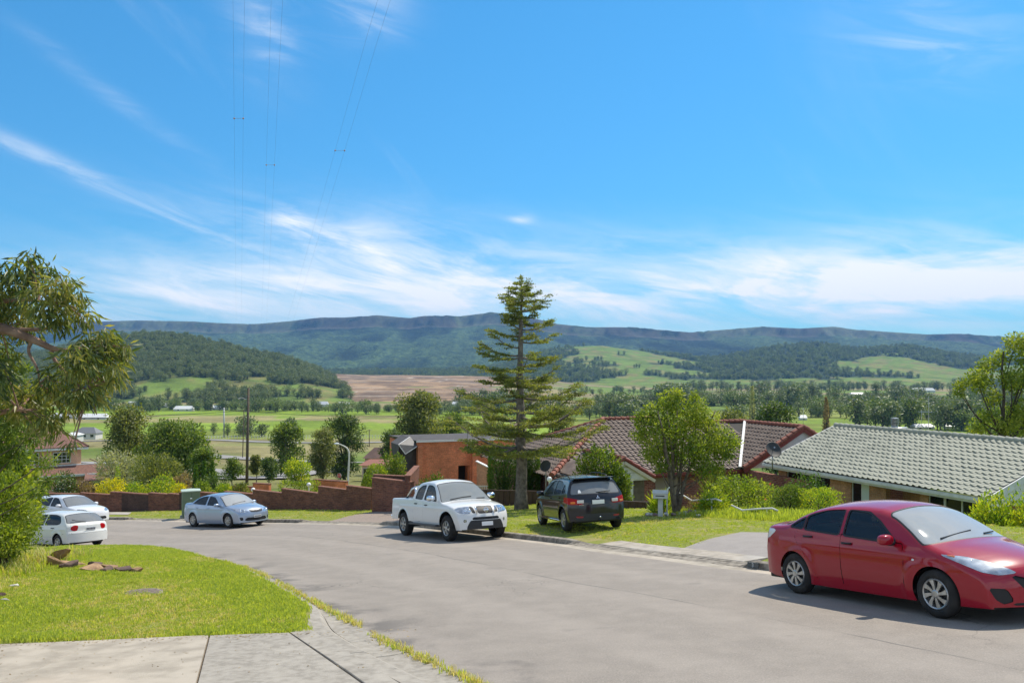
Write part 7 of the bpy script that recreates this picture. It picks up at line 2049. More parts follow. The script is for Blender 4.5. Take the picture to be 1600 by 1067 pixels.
# small spreading tree on the verge: many thin stems from the base, light green leaves
pt = gp(1056, 803, .26); zt_ = float(Lr(pt[0], pt[1])); kk = pt[1]/FPX
blb = [((x-1056)*kk, r_y*.9, (803-y)*kk, rr*kk) for x, y, rr, r_y in [(1022,648,24,0),(1050,632,26,.4),(1083,640,24,-.3),(1008,678,22,.3),(1038,668,30,-.5),(1070,664,32,.6),(1102,660,26,.1),(1122,682,26,-.4),(1135,708,20,.2),(1108,700,28,.5),(1078,698,30,-.6),(1045,700,26,.6),(1016,706,20,-.2),(1062,724,20,.8),(1092,728,20,-.7),(1120,732,16,.2),(1058,618,14,.1),(1030,726,14,-.5),(1000,655,14,.2),(1145,690,13,-.1),(1085,620,10,-.1)]]
tree('street_tree', 'small light-green tree with many bare lower stems ringed by white stones', (pt[0], pt[1], zt_), 4.5, blb, .13, .35, L_bright, 16000, .105, .055, barkm=bark, seed=3, shell=.5, nlimbs=21, multi=6, up=.35, squash=.9, lean=(.02, 0))
# gum tree at the right edge, thin crown of light clumps
kk = 52/FPX; cx = 1568
tree('gum_tree', 'pale thin-crowned gum tree rising behind the grey-green roof at the right edge', ((cx-HX)*kk, 52, -9.2), 13, [((x-cx)*kk, ry, (HY-y)*kk+9.2, rr*kk) for x, y, rr, ry in [(1588,535,20,0),(1572,558,17,.5),(1600,560,24,-.5),(1548,572,17,.4),(1520,590,18,-.4),(1505,602,12,.2),(1540,598,20,.6),(1570,590,20,-.6),(1600,600,26,.4),(1626,580,30,0),(1620,540,26,.4),(1498,612,9,0),(1556,622,16,.3),(1590,640,22,-.3),(1610,660,26,.3),(1570,664,18,-.4),(1530,668,16,.3),(1640,640,30,-.3),(1545,650,14,.2)]], .20, 3.5, L_bright, 11500, .20, .10, barkm=bark_dark, seed=5, shell=.42, lean=(.01,0), up=.1)
kk = 60/FPX
px_tree('tree', 'dark bushy tree low at the right edge behind the grey-green roof', 1500, 1640, 640, 62, -9.5, 'round', L_mid, 6, nleaf=5000, L=.26, W_=.14)
# cypress hedge: two clipped columns behind the fence
for i, (x0, x1, yt, Y, lb) in enumerate([(762, 812, 696, 42.5, 'broad dense green cypress column left of the cedar trunk'), (808, 843, 704, 42.8, 'narrower green cypress column right of the cedar trunk')]):
    shrub('cypress', lb, x0, x1, yt, Y, -7.2, L_cyp, 10+i, 15000, .13, .035, form='box', cat='hedge', tight=.10, rough=.05, updir=1.1, depth=.8)
# shrub behind the off-roader
shrub('shrub', 'large leafy green shrub behind the black off-roader', 898, 974, 699, 37.2, None, L_mid, 14, 6500, .13, .075, tight=.25, rough=.20, flowers=(L_white, 60, .09))
shrub('shrub', 'green leaves of a shrub at the right side of the black off-roader', 946, 985, 728, 36.5, None, L_mid, 15, 2600, .13, .075, tight=.3, rough=.22, flowers=(L_white, 20, .08))
# right-hand garden
shrub('flowering_shrub', 'big rounded green shrub with a few red flowers below the brown roof', 1105, 1212, 741, 31.5, None, L_bright, 16, 7000, .085, .055, tight=.28, rough=.16, flowers=(L_pink, 26, .11))
shrub('juniper', 'low feathery dark green conifer under the eave of the green roof', 1222, 1302, 737, 33.0, None, L_cyp, 17, 7000, .14, .03, form='dome', tight=.25, rough=.12, updir=.9)
shrub('hedge', 'tall dense clipped shrub left of the red sedan roof', 1207, 1262, 757, 29.2, None, L_mid, 18, 7000, .055, .035, tight=.14, rough=.07)
shrub('hedge', 'wide flat-topped clipped shrub right of the tall clipped one', 1248, 1313, 764, 28.6, None, L_ygreen, 19, 7000, .055, .035, tight=.14, rough=.08, form='box')
shrub('shrub', 'spiky yellow-green shrub behind the bonnet of the red sedan', 1512, 1592, 780, 23.5, None, L_ygreen, 20, 4200, .10, .045, tight=.4, rough=.30, updir=.9)
shrub('shrub', 'second yellow-green shrub at the right frame edge behind the red sedan', 1570, 1660, 776, 23.0, None, L_ygreen, 21, 4200, .10, .045, tight=.4, rough=.28, updir=.9)
shrub('shrub', 'loose leafy shrub right of the white handrail', 1085, 1140, 770, 29.5, None, L_ygreen, 22, 2500, .10, .045, tight=.5, rough=.3, updir=.6)
shrub('shrub', 'twiggy reddish shrub beside the small tree', 1070, 1112, 772, 30.3, None, L_brown, 23, 1100, .09, .03, tight=.6, rough=.3, updir=.5)
shrub('strappy_plant', 'strappy yellow-green plant left of the small tree', 1018, 1050, 772, 30.8, None, L_ygreen, 24, 900, .30, .035, tight=.5, rough=.3, updir=1.2)
shrub('strappy_plant', 'tall strappy plant between the small tree and the brown roof', 1098, 1140, 735, 33.6, None, L_olive, 25, 1100, .40, .04, tight=.5, rough=.3, updir=1.2)
shrub('shrub', 'low leafy bush at the top of the steps left of the clipped shrubs', 1170, 1222, 784, 27.5, None, L_bright, 26, 2500, .08, .045, tight=.5, rough=.3)
# left side beyond the wall
YW = 54
for i, (x0, x1, yt, lf, lb, fl) in enumerate([
    (84,120,736,L_dark,'dark shrub dotted with pale flowers behind the white wagon',(L_white,260,.10)), (108,148,750,L_brown,'brownish-yellow low shrub by the left end of the garden wall',(L_yellow,120,.08)), (134,160,752,L_dark,'dark green bush between two yellow shrubs',None),
    (154,196,745,L_yellow,'bright yellow rounded shrub behind the left part of the wall',None), (188,230,753,L_ygreen,'low yellow-green shrub next to the bright yellow one',None), (226,284,744,L_ygreen,'largest yellow-green rounded shrub behind the wall',(L_yellow,500,.10)), (270,296,757,L_yellow,'small yellow shrub just left of the green cabinet',None),
    (300,330,752,L_bright,'small round green bush above the pale blue sedan boot',None), (334,366,757,L_ygreen,'flat yellow-green bush above the pale blue sedan roof',(L_yellow,160,.09)), (362,390,754,L_olive,'olive bush right of the power pole',(L_yellow,60,.09))]):
    shrub('garden_shrub', lb, x0, x1, yt, YW+(i % 3)*.8, -8.9, lf, 40+i, 2600, .12, .07, tight=.3, rough=.14, flowers=fl)
shrub('shrub', 'feathery pale grey-green bush below the big rounded tree', 150, 222, 703, 82, None, L_grey, 60, 3500, .28, .12, tight=.35, rough=.2, updir=.6)
shrub('shrub', 'wide olive bush in front of the big rounded tree', 208, 282, 706, 76, None, L_olive, 61, 4500, .24, .11, tight=.3, rough=.2)
shrub('shrub', 'dry brownish bush right of the wide olive bush', 268, 302, 738, 66, None, L_brown, 62, 1800, .2, .08, tight=.4, rough=.25, updir=.6)
for i, (x0, x1, yt, lb) in enumerate([(298,314,728,'leftmost of three little cone conifers above the blue sedan'), (312,326,722,'middle one of three little cone conifers above the blue sedan'), (324,340,723,'rightmost of three little cone conifers above the blue sedan')]):
    shrub('cone_conifer', lb, x0, x1, yt, 62, None, L_cyp, 64+i, 1500, .16, .06, form='cone', tight=.2, rough=.1, updir=.9)
shrub('shrub', 'small golden conifer beside the grey-green bush', 176, 192, 728, 70, None, L_ygreen, 68, 700, .16, .06, form='cone', tight=.2, rough=.1)
shrub('hedge', 'dark low hedge behind the green bush by the pole', 322, 356, 741, 60, None, L_dark, 69, 1500, .14, .08, form='box', tight=.2)
px_tree('tree', 'tall grey-trunked bushy gum behind the salmon house', 150, 245, 636, 118, None, 'tall', L_olive, 70, nleaf=7500, L=.42, W_=.2, z0f=.15, brf=.24)
px_tree('tree', 'big dense rounded dark green tree with lobed crown left of the power pole', 205, 332, 661, 98, None, 'round', L_mid, 71, nleaf=14000, L=.34, W_=.17, z0f=.12, k=48, brf=.17, shell=.28)
px_tree('tree', 'green bushy tree filling the gap beside the big rounded tree', 290, 346, 700, 80, None, 'round', L_mid, 72, nleaf=4000, L=.26, W_=.13, z0f=.15)
for i, (x0, x1, yt, Y, lb) in enumerate([(342,384,716,100,'small round tree in the park just left of the power pole'), (389,412,713,104,'small tree just right of the power pole with a thin trunk'), (402,438,716,98,'small round dark tree right of the power pole with a forked trunk')]):
    px_tree('park_tree', lb, x0, x1, yt, Y, None, 'round', (L_mid, L_olive, L_dark)[i], 73+i, nleaf=2600, L=.24, W_=.12, z0f=.38, k=18)
px_tree('tree', 'rounded dark green tree in front of the pasture', 418, 484, 663, 140, None, 'round', L_mid, 77, nleaf=6000, L=.42, W_=.22, z0f=.12, k=34, brf=.19, shell=.3)
px_tree('tree', 'tall dark drooping tree left of the street lamp', 478, 530, 668, 122, None, 'tall', L_olive, 78, nleaf=6000, L=.40, W_=.13, z0f=.10, drooping=.6)
px_tree('tree', 'broad dark drooping tree right behind the street lamp', 502, 575, 650, 128, None, 'round', L_dark, 79, nleaf=8500, L=.44, W_=.15, z0f=.10, k=40, brf=.19, drooping=.5)
shrub('shrub', 'yellowish bush below the dark drooping trees', 445, 484, 716, 112, None, L_ygreen, 80, 2200, .3, .14, tight=.35, rough=.2)
px_tree('tree', 'big spreading tree with layered crown behind the orange brick building', 604, 706, 614, 150, None, 'umbrella', L_olive, 81, nleaf=12000, L=.5, W_=.26, z0f=.30, k=40, brf=.19, shell=.3)
px_tree('tree', 'darker rounded tree right of the big spreading tree', 672, 742, 648, 165, None, 'round', L_mid, 82, nleaf=7000, L=.5, W_=.26, z0f=.15, k=30, shell=.3)
px_tree('tree', 'small umbrella-crowned tree left of the orange brick building', 588, 634, 672, 132, None, 'umbrella', L_dark, 83, nleaf=3200, L=.36, W_=.18, z0f=.35, k=18)
shrub('shrub', 'clipped round light-green bush left of the tall brick block', 566, 610, 725, 46.5, None, L_bright, 84, 5500, .09, .055, tight=.16, rough=.05)
shrub('shrub', 'second clipped bush just below the round light-green one', 564, 586, 742, 45.2, None, L_bright, 85, 2600, .09, .055, tight=.16, rough=.05)
shrub('shrub', 'dark pointed shrub in front of the clad window bay', 596, 634, 706, 57, None, L_mid, 86, 3200, .16, .09, tight=.3, rough=.22, updir=.7)
shrub('hedge', 'long low clipped green hedge behind the stepped wall', 437, 500, 751, 48.5, None, L_bright, 87, 4000, .10, .06, form='box', tight=.2, rough=.08, depth=.35)
shrub('shrub', 'green shrub with white flower tips above the pickup tray', 655, 702, 739, 40.5, None, L_mid, 88, 3000, .10, .06, tight=.3, rough=.2, flowers=(L_white, 70, .06))
px_tree('tree', 'bushy olive tree behind the cedar on the left', 742, 800, 640, 120, None, 'round', L_olive, 89, nleaf=4500, L=.42, W_=.2, z0f=.1)
px_tree('tree', 'bushy olive tree behind the cedar on the right', 838, 905, 632, 125, None, 'round', L_olive, 90, nleaf=5500, L=.42, W_=.2, z0f=.1)
px_tree('tree', 'rounded pale green tree above the ridge of the brown roof', 1100, 1180, 640, 110, None, 'round', L_olive, 91, nleaf=5200, L=.4, W_=.2, z0f=.1, k=30)
px_tree('tree', 'dark lobed tree above the right end of the brown roof', 1172, 1252, 630, 135, None, 'round', L_dark, 92, nleaf=6500, L=.45, W_=.22, z0f=.1, k=34, brf=.18)
for i, (x, yt, yb, lb) in enumerate([(1175,605,668,'slim grey poplar left of the pair in the pasture'), (1291,622,668,'slim grey poplar standing alone before the green pasture')]):
    px_tree('poplar', lb, x-8, x+8, yt, 260, None, 'tall', L_brown, 93+i, nleaf=1500, L=.6, W_=.2, z0f=.1, updir=None) if False else shrub('poplar', lb, x-8, x+8, yt, 260, None, L_grey if i == 0 else L_brown, 93+i, 1500, .7, .25, form='cone', tight=.3, rough=.2, updir=1.0, cat='tree')

# ---- gum branches hanging in from the left: long drooping leaves in clumps
def gum_left():
    r = np.random.default_rng(9); Y = 13.0; k = Y/FPX; bx, bz = -9.4, float(Ll(-9.4, 13.4))
    o = thing('gum_tree', 'large eucalyptus reaching in from the left with long drooping leaves', 'tree', (bx, 13.4, bz))
    def pt(x, y, dy=0): p = px(x, y, Y+dy); return p-np.array([bx, 13.4, bz])
    C = [(30,438,34,0),(62,432,26,.3),(100,455,26,-.3),(20,480,36,.5),(66,478,34,-.4),(112,480,26,.2),(135,500,18,0),(38,515,30,.4),(92,505,26,-.2),(48,408,14,0),(150,548,32,0),(182,560,26,.3),(120,570,32,-.4),(160,590,30,.4),(95,600,34,0),(130,622,28,-.3),(60,620,30,.5),(30,640,30,.2),(180,590,20,-.2),(105,640,22,.3),(150,625,20,.1),(70,660,24,0),(-20,470,50,0),(-50,540,60,.5),(-30,600,50,-.4),(-60,440,50,0),(5,560,26,.4),(110,700,10,0),(85,680,16,.2),(195,550,14,.1),(165,530,18,-.1)]
    B = np.array([np.r_[pt(x, y, d), rr*k] for x, y, rr, d in C])
    mb = MB(); fork = np.array([.5, .1, 2.3])
    mb.tube([(0,0,-.4),(.05,0,.8),(.2,.05,1.6),fork], [.30,.24,.21,.19], 10)
    main = [fork, pt(-120,560), pt(-40,520), pt(0,513), pt(50,530), pt(85,545), pt(120,548)]
    mb.tube(catmull(main, 6), np.linspace(.15, .02, 6*6+1), 8)
    up_ = [pt(-60,525), pt(-30,480), pt(10,470), pt(60,470), pt(105,478)]; mb.tube(catmull(up_, 5), np.linspace(.07, .012, 21), 6)
    up2 = [pt(0,513), pt(40,515), pt(80,512), pt(95,505)]; mb.tube(catmull(up2, 5), np.linspace(.04, .012, 16), 6)
    dn = [pt(50,530), pt(45,550), pt(58,575), pt(62,600)]; mb.tube(catmull(dn, 5), np.linspace(.03, .01, 16), 6)
    d3 = [pt(80,543), pt(84,560), pt(100,580), pt(120,600), pt(140,610)]; mb.tube(catmull(d3, 5), np.linspace(.035, .008, 21), 6)
    low = [fork, pt(-120,640), pt(-40,650), pt(30,640), pt(70,650)]; mb.tube(catmull(low, 5), np.linspace(.10, .01, 21), 6)
    # twigs
    nodes = np.array([pt(x, y) for x, y in [(0,513),(50,530),(85,545),(105,478),(60,470),(95,505),(62,600),(140,610),(30,640),(120,548),(-30,480)]])
    for b in B:
        n0 = nodes[np.argmin(np.linalg.norm(nodes-b[:3], axis=1))]
        for q in range(3):
            e = b[:3]+r.normal(size=3)*b[3]*.45; mb.tube([n0, (n0+e)/2+np.array([0,0,.05]), e], [.014,.010,.004], 5, cap=False)
    mb.build('trunk', pbr('bark_gum', (.34,.22,.16), .85, .3, col2=(.20,.12,.09), nscale=5, bump=.4, bscale=18), o, smooth=True)
    n = 7200; P, d = in_blobs(B, n, r, .40, .85)
    D = d*.35+r.normal(size=d.shape)*.45+np.array([0,0,-.75]); s = r.uniform(.6, 1.25, n)
    V, F = leaf_quads(P+np.array([0,0,.08]), D, .20*s, .036*s, r, fold=.35); mk('crown', V, F, L_gum, o)
gum_left()
def wattle():
    r = np.random.default_rng(19); Y = 15.5; k = Y/FPX; bx = -10.6; bz = float(Ll(-10.6, 15.8))
    C = [(10,600,34),(40,630,30),(15,660,36),(55,680,24),(20,705,30),(70,720,18),(-30,640,50),(-40,580,40),(35,575,18),(60,650,18),(0,560,24),(-20,700,40),(75,750,14),(60,770,12)]
    B = [np.r_[px(x, y, Y+r.normal()*.25)-np.array([bx, 15.8, bz]), rr*k] for x, y, rr in C]
    tree('wattle_tree', 'feathery olive-green wattle hanging below the eucalyptus at the left edge', (bx, 15.8, bz), 3.6, B, .12, .9, L_mid, 9500, .12, .022, seed=31, drooping=.7, shell=.45)
wattle()
shrub('bush', 'broad-leaved bright green bush at the left edge above the daisy bush', -60, 62, 690, 19.5, None, L_bright, 101, 4200, .15, .085, tight=.35, rough=.22, ybot=845)
shrub('daisy_bush', 'fine-leaved bush with white daisies at the left edge of the lawn', -50, 62, 745, 18.6, None, L_bright, 102, 9000, .085, .026, tight=.32, rough=.20, ybot=868, flowers=(L_white, 26, .07))
shrub('bush', 'low green foliage at the foot of the daisy bush', -40, 48, 815, 18.0, None, L_bright, 103, 3000, .085, .04, tight=.4, rough=.25, ybot=872)

# ------------------------------------------------------------------ grass
def blade_tuft(seed, n, h, spread, mat, w=.006, lean=.5):
    r = np.random.default_rng(seed); V = []; F = []
    for i in range(n):
        a = r.uniform(0, 6.28); p = r.normal(size=2)*spread; hh = h*r.uniform(.5, 1.2); l = r.uniform(.1, lean)*hh; dx, dy = math.cos(a), math.sin(a); b = len(V)
        q = (-dy*w, dx*w)
        V += [(p[0]-q[0], p[1]-q[1], -.01), (p[0]+q[0], p[1]+q[1], -.01), (p[0]+dx*l*.4+q[0]*.8, p[1]+dy*l*.4+q[1]*.8, hh*.6), (p[0]+dx*l*.4-q[0]*.8, p[1]+dy*l*.4-q[1]*.8, hh*.6), (p[0]+dx*l, p[1]+dy*l, hh)]
        F += [(b, b+1, b+2, b+3), (b+3, b+2, b+4)]
    o = mk('grass_tuft', V, F, mat); return o
G_green = leafmat('grass_green', [(.085,.135,.018),(.165,.205,.032),(.25,.265,.06)], .35, nscale=30)
G_lime = leafmat('grass_lime', [(.12,.17,.024),(.205,.24,.042),(.30,.31,.07)], .35, nscale=30)
G_dry = leafmat('grass_dry', [(.19,.165,.07),(.31,.265,.125),(.42,.36,.19)], .3, nscale=30)
gr = np.random.default_rng(55)
def grass_on(name, label, n, xr, yr, cond, zf, hs, protos, dens=None):
    x = gr.uniform(*xr, n); y = gr.uniform(*yr, n); m = cond(x, y); x, y = x[m], y[m]; s = gr.uniform(*hs, len(x))
    pat = fbm(x*.9+4, y*.9, 3); s = s*(.55+.95*pat)
    scatter(name, np.c_[x, y, zf(x, y)], np.c_[np.zeros((len(x),2)), gr.uniform(0, 6.28, len(x))], np.c_[s, s, s], protos, label=label, pick=(np.where(gr.random(len(x)) < np.clip((fbm(x*.55+8, y*.55+2, 4)-.52)*4, .03, .55), 3, gr.integers(0, 3, len(x))) if len(protos) == 4 else None))
pr = [blade_tuft(1, 16, .05, .035, G_green), blade_tuft(2, 16, .045, .04, G_lime), blade_tuft(3, 14, .05, .04, G_lime), blade_tuft(4, 12, .04, .04, G_dry)]
def dn_(x, y): return -pdist(x, y, NEAR)
def ds_(x, y): return pdist(x, y, FAR)
grass_on('lawn_grass', 'short mown grass blades of the near lawn', 95000, (-15.5, -1.5), (11.36, 31), lambda x, y: (dn_(x, y) > near_w(y)+.0) & (x > -.63*y-1.5) & (gr.random(len(x)) < np.clip(15/y, .3, 1)), Ll_sheet, (.55, 1.15), pr)
pr2 = [blade_tuft(11, 14, .07, .06, G_green, .010), blade_tuft(12, 14, .065, .06, G_lime, .010), blade_tuft(13, 12, .06, .06, G_lime, .010), blade_tuft(14, 12, .06, .06, G_dry, .010)]
def on_drive(x, y):
    c1 = [gp(1036,861,.18), gp(1200,884,.18), gp(1340,838,.18), gp(1158,830,.18)]; c2 = [gp(506,814,.17), gp(642,820,.17), gp(695,797,.17), gp(600,797,.17)]; c3 = [gp(140,805,.17), gp(200,806,.17), gp(206,799,.17), gp(150,798,.17)]
    return (sd_poly(c1, x, y) < .03) | (sd_poly(c2, x, y) < .03) | (sd_poly(c3, x, y) < .03)
low_band = lambda x, y: (ds_(x, y) > np.where(lay_at(x, y) > .30, 1.2, .24)) & (ds_(x, y) < 9.5)
grass_on('verge_grass', 'mown grass blades of the far verge', 60000, (-24, 12), (13, 52), lambda x, y: low_band(x, y) & ~on_drive(x, y) & (gr.random(len(x)) < np.clip(27/y, .2, 1)), Lr_sheet, (.32, .66), pr2)
# weeds along the joint between gutter and asphalt
wl_ = resample(NEAR[NEAR[:,1] < 27], .012); nn = len(wl_)
k = gr.random(nn) < np.clip(fbm(wl_[:,0]*1.6, wl_[:,1]*1.6, 3)*1.9-.35, 0, 1)*.75
wp = offset(wl_, -.02)[k]+gr.normal(size=(k.sum(), 2))*.035
sw = gr.uniform(.4, 1.15, len(wp))
scatter('gutter_weeds', np.c_[wp, Pz(wp[:,0], wp[:,1])+.005], np.c_[np.zeros((len(wp),2)), gr.uniform(0, 6.28, len(wp))], np.c_[sw, sw, sw], [blade_tuft(21, 10, .085, .02, G_dry, .006, .9), blade_tuft(22, 10, .075, .025, G_lime, .006, .9), blade_tuft(23, 8, .06, .02, G_dry, .006, 1.0)], label='straw-coloured weeds growing along the gutter joint')
# rank longer grass at the left of the lawn and along the far garden edge
grass_on('long_grass', 'unmown grass at the left side of the lawn', 5200, (-14, -8.2), (14.5, 24), lambda x, y: (fbm(x*.6+3, y*.6, 2) > .42) & (dn_(x, y) > 1.2) & (x < -9.2+(y-15)*-.25), Ll_sheet, (.8, 2.0), [blade_tuft(31, 12, .13, .06, G_lime, .006), blade_tuft(32, 12, .14, .06, G_dry, .006), blade_tuft(33, 12, .12, .06, G_green, .006)])
grass_on('bank_grass', 'long grass along the garden edge right of the small tree', 2600, (5.5, 10), (19, 31), lambda x, y: (ds_(x, y) > 6.6) & (ds_(x, y) < 9.6), Lr_sheet, (.7, 1.5), [blade_tuft(41, 12, .15, .08, G_lime, .008), blade_tuft(42, 12, .13, .08, G_green, .008)])
# ------------------------------------------------------------------ street furniture and small things
wood = pbr('pole_wood', (.16,.125,.095), .9, .2, col2=(.085,.066,.05), nscale=8, bump=.5, bscale=30)
pgrey = pbr('pole_grey', (.50,.50,.48), .6, .4)
def pole(label, x, yt, yb, r0, r1, mat, lean=0.0, Y=None, arms=(), cat='utility pole', name='power_pole'):
    p = hit(x, yb) if Y is None else px(x, yb, Y); h = (yb-yt)/FPX*p[1]
    o = thing(name, label, cat, tuple(p)); MB().tube([(0,0,-.6), (lean*h*.5,0,h*.5), (lean*h,0,h)], [r0,(r0+r1)/2,r1], 10).build('pole', mat, o, smooth=True)
    for z, w in arms:
        a = MB().box((lean*h*z-w/2,-.10,h*z-.07),(lean*h*z+w/2,.03,h*z+.07)).build('crossarm', pgrey if mat is pgrey else wood, o)
        for q in (-.46,-.3,.3,.46): MB().lathe([(.03,0),(.05,.05),(.03,.1),(.05,.15),(.0,.2)], 8, np.array([[1,0,0,lean*h*z+q*w],[0,1,0,-.03],[0,0,1,h*z+.07],[0,0,0,1]])).build('insulator', pgrey, o)
    return o, p, h
mp, mpp, mph = pole('tall brown timber power pole standing above the small park trees', 385.5, 606, 757, .20, .13, wood, .018, arms=())
MB().tube([(.25,0,mph*.90),(.0,-.05,mph*.88),(-.6,-.1,mph*.90),(-1.0,-.1,mph*.885)], [.03,.03,.03,.09], 8).build('lamp_arm', pgrey, mp)
pole('thin brown pole beside and behind the tall timber power pole', 379, 640, 716, .14, .11, wood, .03, arms=((.985, 4.6),))
pole('white pole with short crossarm standing in the pasture', 350, 637, 683, .42, .34, pgrey, arms=((.96, 3.0),))
pole('slim dark post at the far edge of the pasture', 439, 659, 668, .3, .25, wood); pole('slim post in the pasture left of the big spreading tree', 577, 671, 698, .16, .13, wood, arms=((.95,1.6),))
pole('timber pole rising above the far right trees', 1186, 600, 668, .22, .16, wood, arms=((.96, 4),)); pole('pole on the pasture right of the rounded pale tree', 1255, 637, 664, .16, .13, pgrey, arms=((.93, 2.4),)); pole('thin grey pole beyond the television aerial', 1440, 640, 672, .14, .10, pgrey)
# street lamp and stop sign
lp = hit(543.5, 757); h = (757-693)/FPX*lp[1]
lam = thing('street_lamp', 'white curved street lamp post in front of the dark drooping trees', 'street lamp', tuple(lp)); k = lp[1]/FPX
ls = [(543.5,757),(544.5,735),(545.5,715),(545,706),(541.5,700),(535,696),(528,693.5)]
MB().tube(catmull([((x-543.5)*k, 0, (757-y)*k) for x, y in ls], 5), np.linspace(.13, .06, 31), 10).build('post', pbr('lamp_post_white', (.62,.60,.55), .5), lam, smooth=True)
MB().ell(((526-543.5)*k, 0, (757-693.5)*k), (.34,.16,.13), 14, 8).build('lamp_head', pbr('lamp_head', (.75,.76,.78), .3), lam, smooth=True)
sp = px(530.3, 754, lp[1]-8); k = sp[1]/FPX
st = thing('stop_sign', 'red stop sign on a thin grey post left of the white street lamp', 'road sign', (sp[0], sp[1], sp[2]-.3))
MB().tube([(0,0,-.4),(0,0,(754-739)*k+.3)], .03, 8).build('post', gal, st)
zc = (754-742.8)*k+.3; Rr = 3.6*k
def ngon(r, n=8): return [(r*math.cos(2*np.pi*(i+.5)/n), r*math.sin(2*np.pi*(i+.5)/n)) for i in range(n)]
Mf = np.array([[1,0,0,0],[0,0,-1,-.05],[0,1,0,zc],[0,0,0,1.]])
MB().prism(ngon(Rr), .02, Mf).build('sign_border', white_t, st); MB().prism(ngon(Rr*.92), .024, Mf).build('sign_plate', pbr('sign_red', (.50,.02,.025), .4), st)
def text(parent, s, size, M, mat, name='lettering', ext=.004):
    cu = bpy.data.curves.new(name, 'FONT'); cu.body = s; cu.size = size; cu.extrude = ext; cu.align_x = 'CENTER'; cu.align_y = 'CENTER'
    to = bpy.data.objects.new(name, cu); me = bpy.data.meshes.new_from_object(to); bpy.data.objects.remove(to); me.materials.clear(); me.materials.append(mat)
    o = bpy.data.objects.new(name, me); COL.objects.link(o)
    if parent is not None: o.parent = parent
    o.matrix_local = Matrix([list(r) for r in M]); return o
Mt = Mf.copy(); Mt[1,3] = -.078; text(st, 'STOP', Rr*.78, Mt, white_t)
# number painted on the kerb
kp = far_l[np.argmin(np.linalg.norm(far_l-gp(1178, 890), axis=1))]; ki = int(np.argmin(np.linalg.norm(far_l-kp, axis=1)))
tt = far_l[ki-1]-far_l[ki+1]; tt /= np.linalg.norm(tt); nn_ = np.array([tt[1], -tt[0]])
if nn_[1] > 0: nn_ = -nn_
kz = float(Pz(*kp))
Mk = np.eye(4); Mk[:3,0] = (*tt, float(Pz(*(kp+tt))-kz)); Mk[:3,1] = (0,0,1); Mk[:3,2] = (*nn_, 0); Mk[:3,3] = (kp[0]+nn_[0]*.004-.0, kp[1]+nn_[1]*.004, kz+.082)
num = thing('kerb_number', 'white number 3 on a dark painted patch on the upright kerb by the red sedan', 'house number', (0,0,0))
MB().box((-.14,-.05,-.02),(.14,.055,.004), Mk).build('painted_patch', pbr('patch_dark', (.06,.075,.08), .8, col2=(.12,.125,.12), nscale=20), num)
Mk2 = Mk.copy(); Mk2[:3,3] += np.array([*nn_, 0])*.004; text(num, '3', .115, Mk2, pbr('patch_white', (.62,.64,.63), .7))
# green cabinet
cbm = pbr('cabinet_green', (.16,.21,.135), .55, .4, col2=(.13,.175,.115), nscale=3); cb = px(293.5, 810, 43.2)[:2]; cz = float(Lr(*cb))
cab = thing('utility_cabinet', 'green metal utility cabinet with a pale lid on the verge', 'cabinet', (cb[0], cb[1]+.4, cz), R(24))
kx = cb[1]/FPX; hC = (811-767)*kx
MB().bbox((-.50,-.42,-.3),(.50,.42,.10), .02).build('plinth', conc_grey, cab); MB().bbox((-.42,-.34,.10),(.42,.34,hC-.06), .015).build('body', cbm, cab)
MB().add([(-.46,-.38,hC-.06),(.46,-.38,hC-.06),(.46,.38,hC-.06),(-.46,.38,hC-.06),(-.46,-.38,hC-.01),(.46,-.38,hC-.01),(.46,.38,hC-.01),(-.46,.38,hC-.01),(0,0,hC+.07)], [(0,1,5,4),(1,2,6,5),(2,3,7,6),(3,0,4,7),(4,5,8),(5,6,8),(6,7,8),(7,4,8),(3,2,1,0)]).build('lid', pbr('lid_pale', (.42,.50,.43), .5), cab)
MB().bbox((-.05,-.352,hC-.42),(.04,-.341,hC-.36), .003).build('notice', plate_m, cab); MB().box((.02,-.3405,.14),(.028,-.339,hC-.1)).build('door_line', seam_m, cab)
# letterbox, rail and stone ring round the small tree
lb = px(1032, 806, 29.2); lz = float(Lr(lb[0], lb[1])); kl = 29.2/FPX
let = thing('letterbox', 'white letterbox on a thick white post beside the small tree', 'letterbox', (lb[0], lb[1], lz), R(-15))
MB().bbox((-.08,-.08,-.2),(.08,.08,.62), .01).build('post', white_t, let); MB().bbox((-.24,-.17,.62),(.24,.17,.80), .015).build('box', white_t, let)
r_ = MB().add([(-.26,-.19,.80),(.26,-.19,.80),(.26,.19,.80),(-.26,.19,.80),(-.26,0,.90),(.26,0,.90)], [(0,1,5,4),(2,3,4,5),(1,2,5),(3,0,4),(3,2,1,0)]); r_.build('roof', white_t, let); MB().box((-.15,-.176,.70),(.15,-.169,.73)).build('slot', black, let)
hk = thing('white_rail', 'short white pipe with a hooked top between the letterbox and the tree trunk', 'rail', (lb[0]+.24, lb[1]+.1, lz))
MB().tube([(0,0,-.2),(0,0,.80),(.02,0,.90),(.07,0,.96),(.10,0,.97)], .026, 8).build('pipe', white_t, hk, smooth=True)
def rails(label, pts, posts, Y0, Y1):
    P = [px(x, y, Y0+(Y1-Y0)*(x-pts[0][0])/(pts[-1][0]-pts[0][0])) for x, y in pts]
    o = thing('handrail', label, 'handrail', tuple(P[0])); b0 = P[0]
    MB().tube(np.array(P)-b0, .030, 8).build('rail', white_t, o, smooth=True)
    for x, y, dy in posts:
        p = px(x, y, Y0+(Y1-Y0)*(x-pts[0][0])/(pts[-1][0]-pts[0][0]))-b0; MB().tube([p, p-np.array([0,0,dy])], .022, 8).build('post', white_t, o)
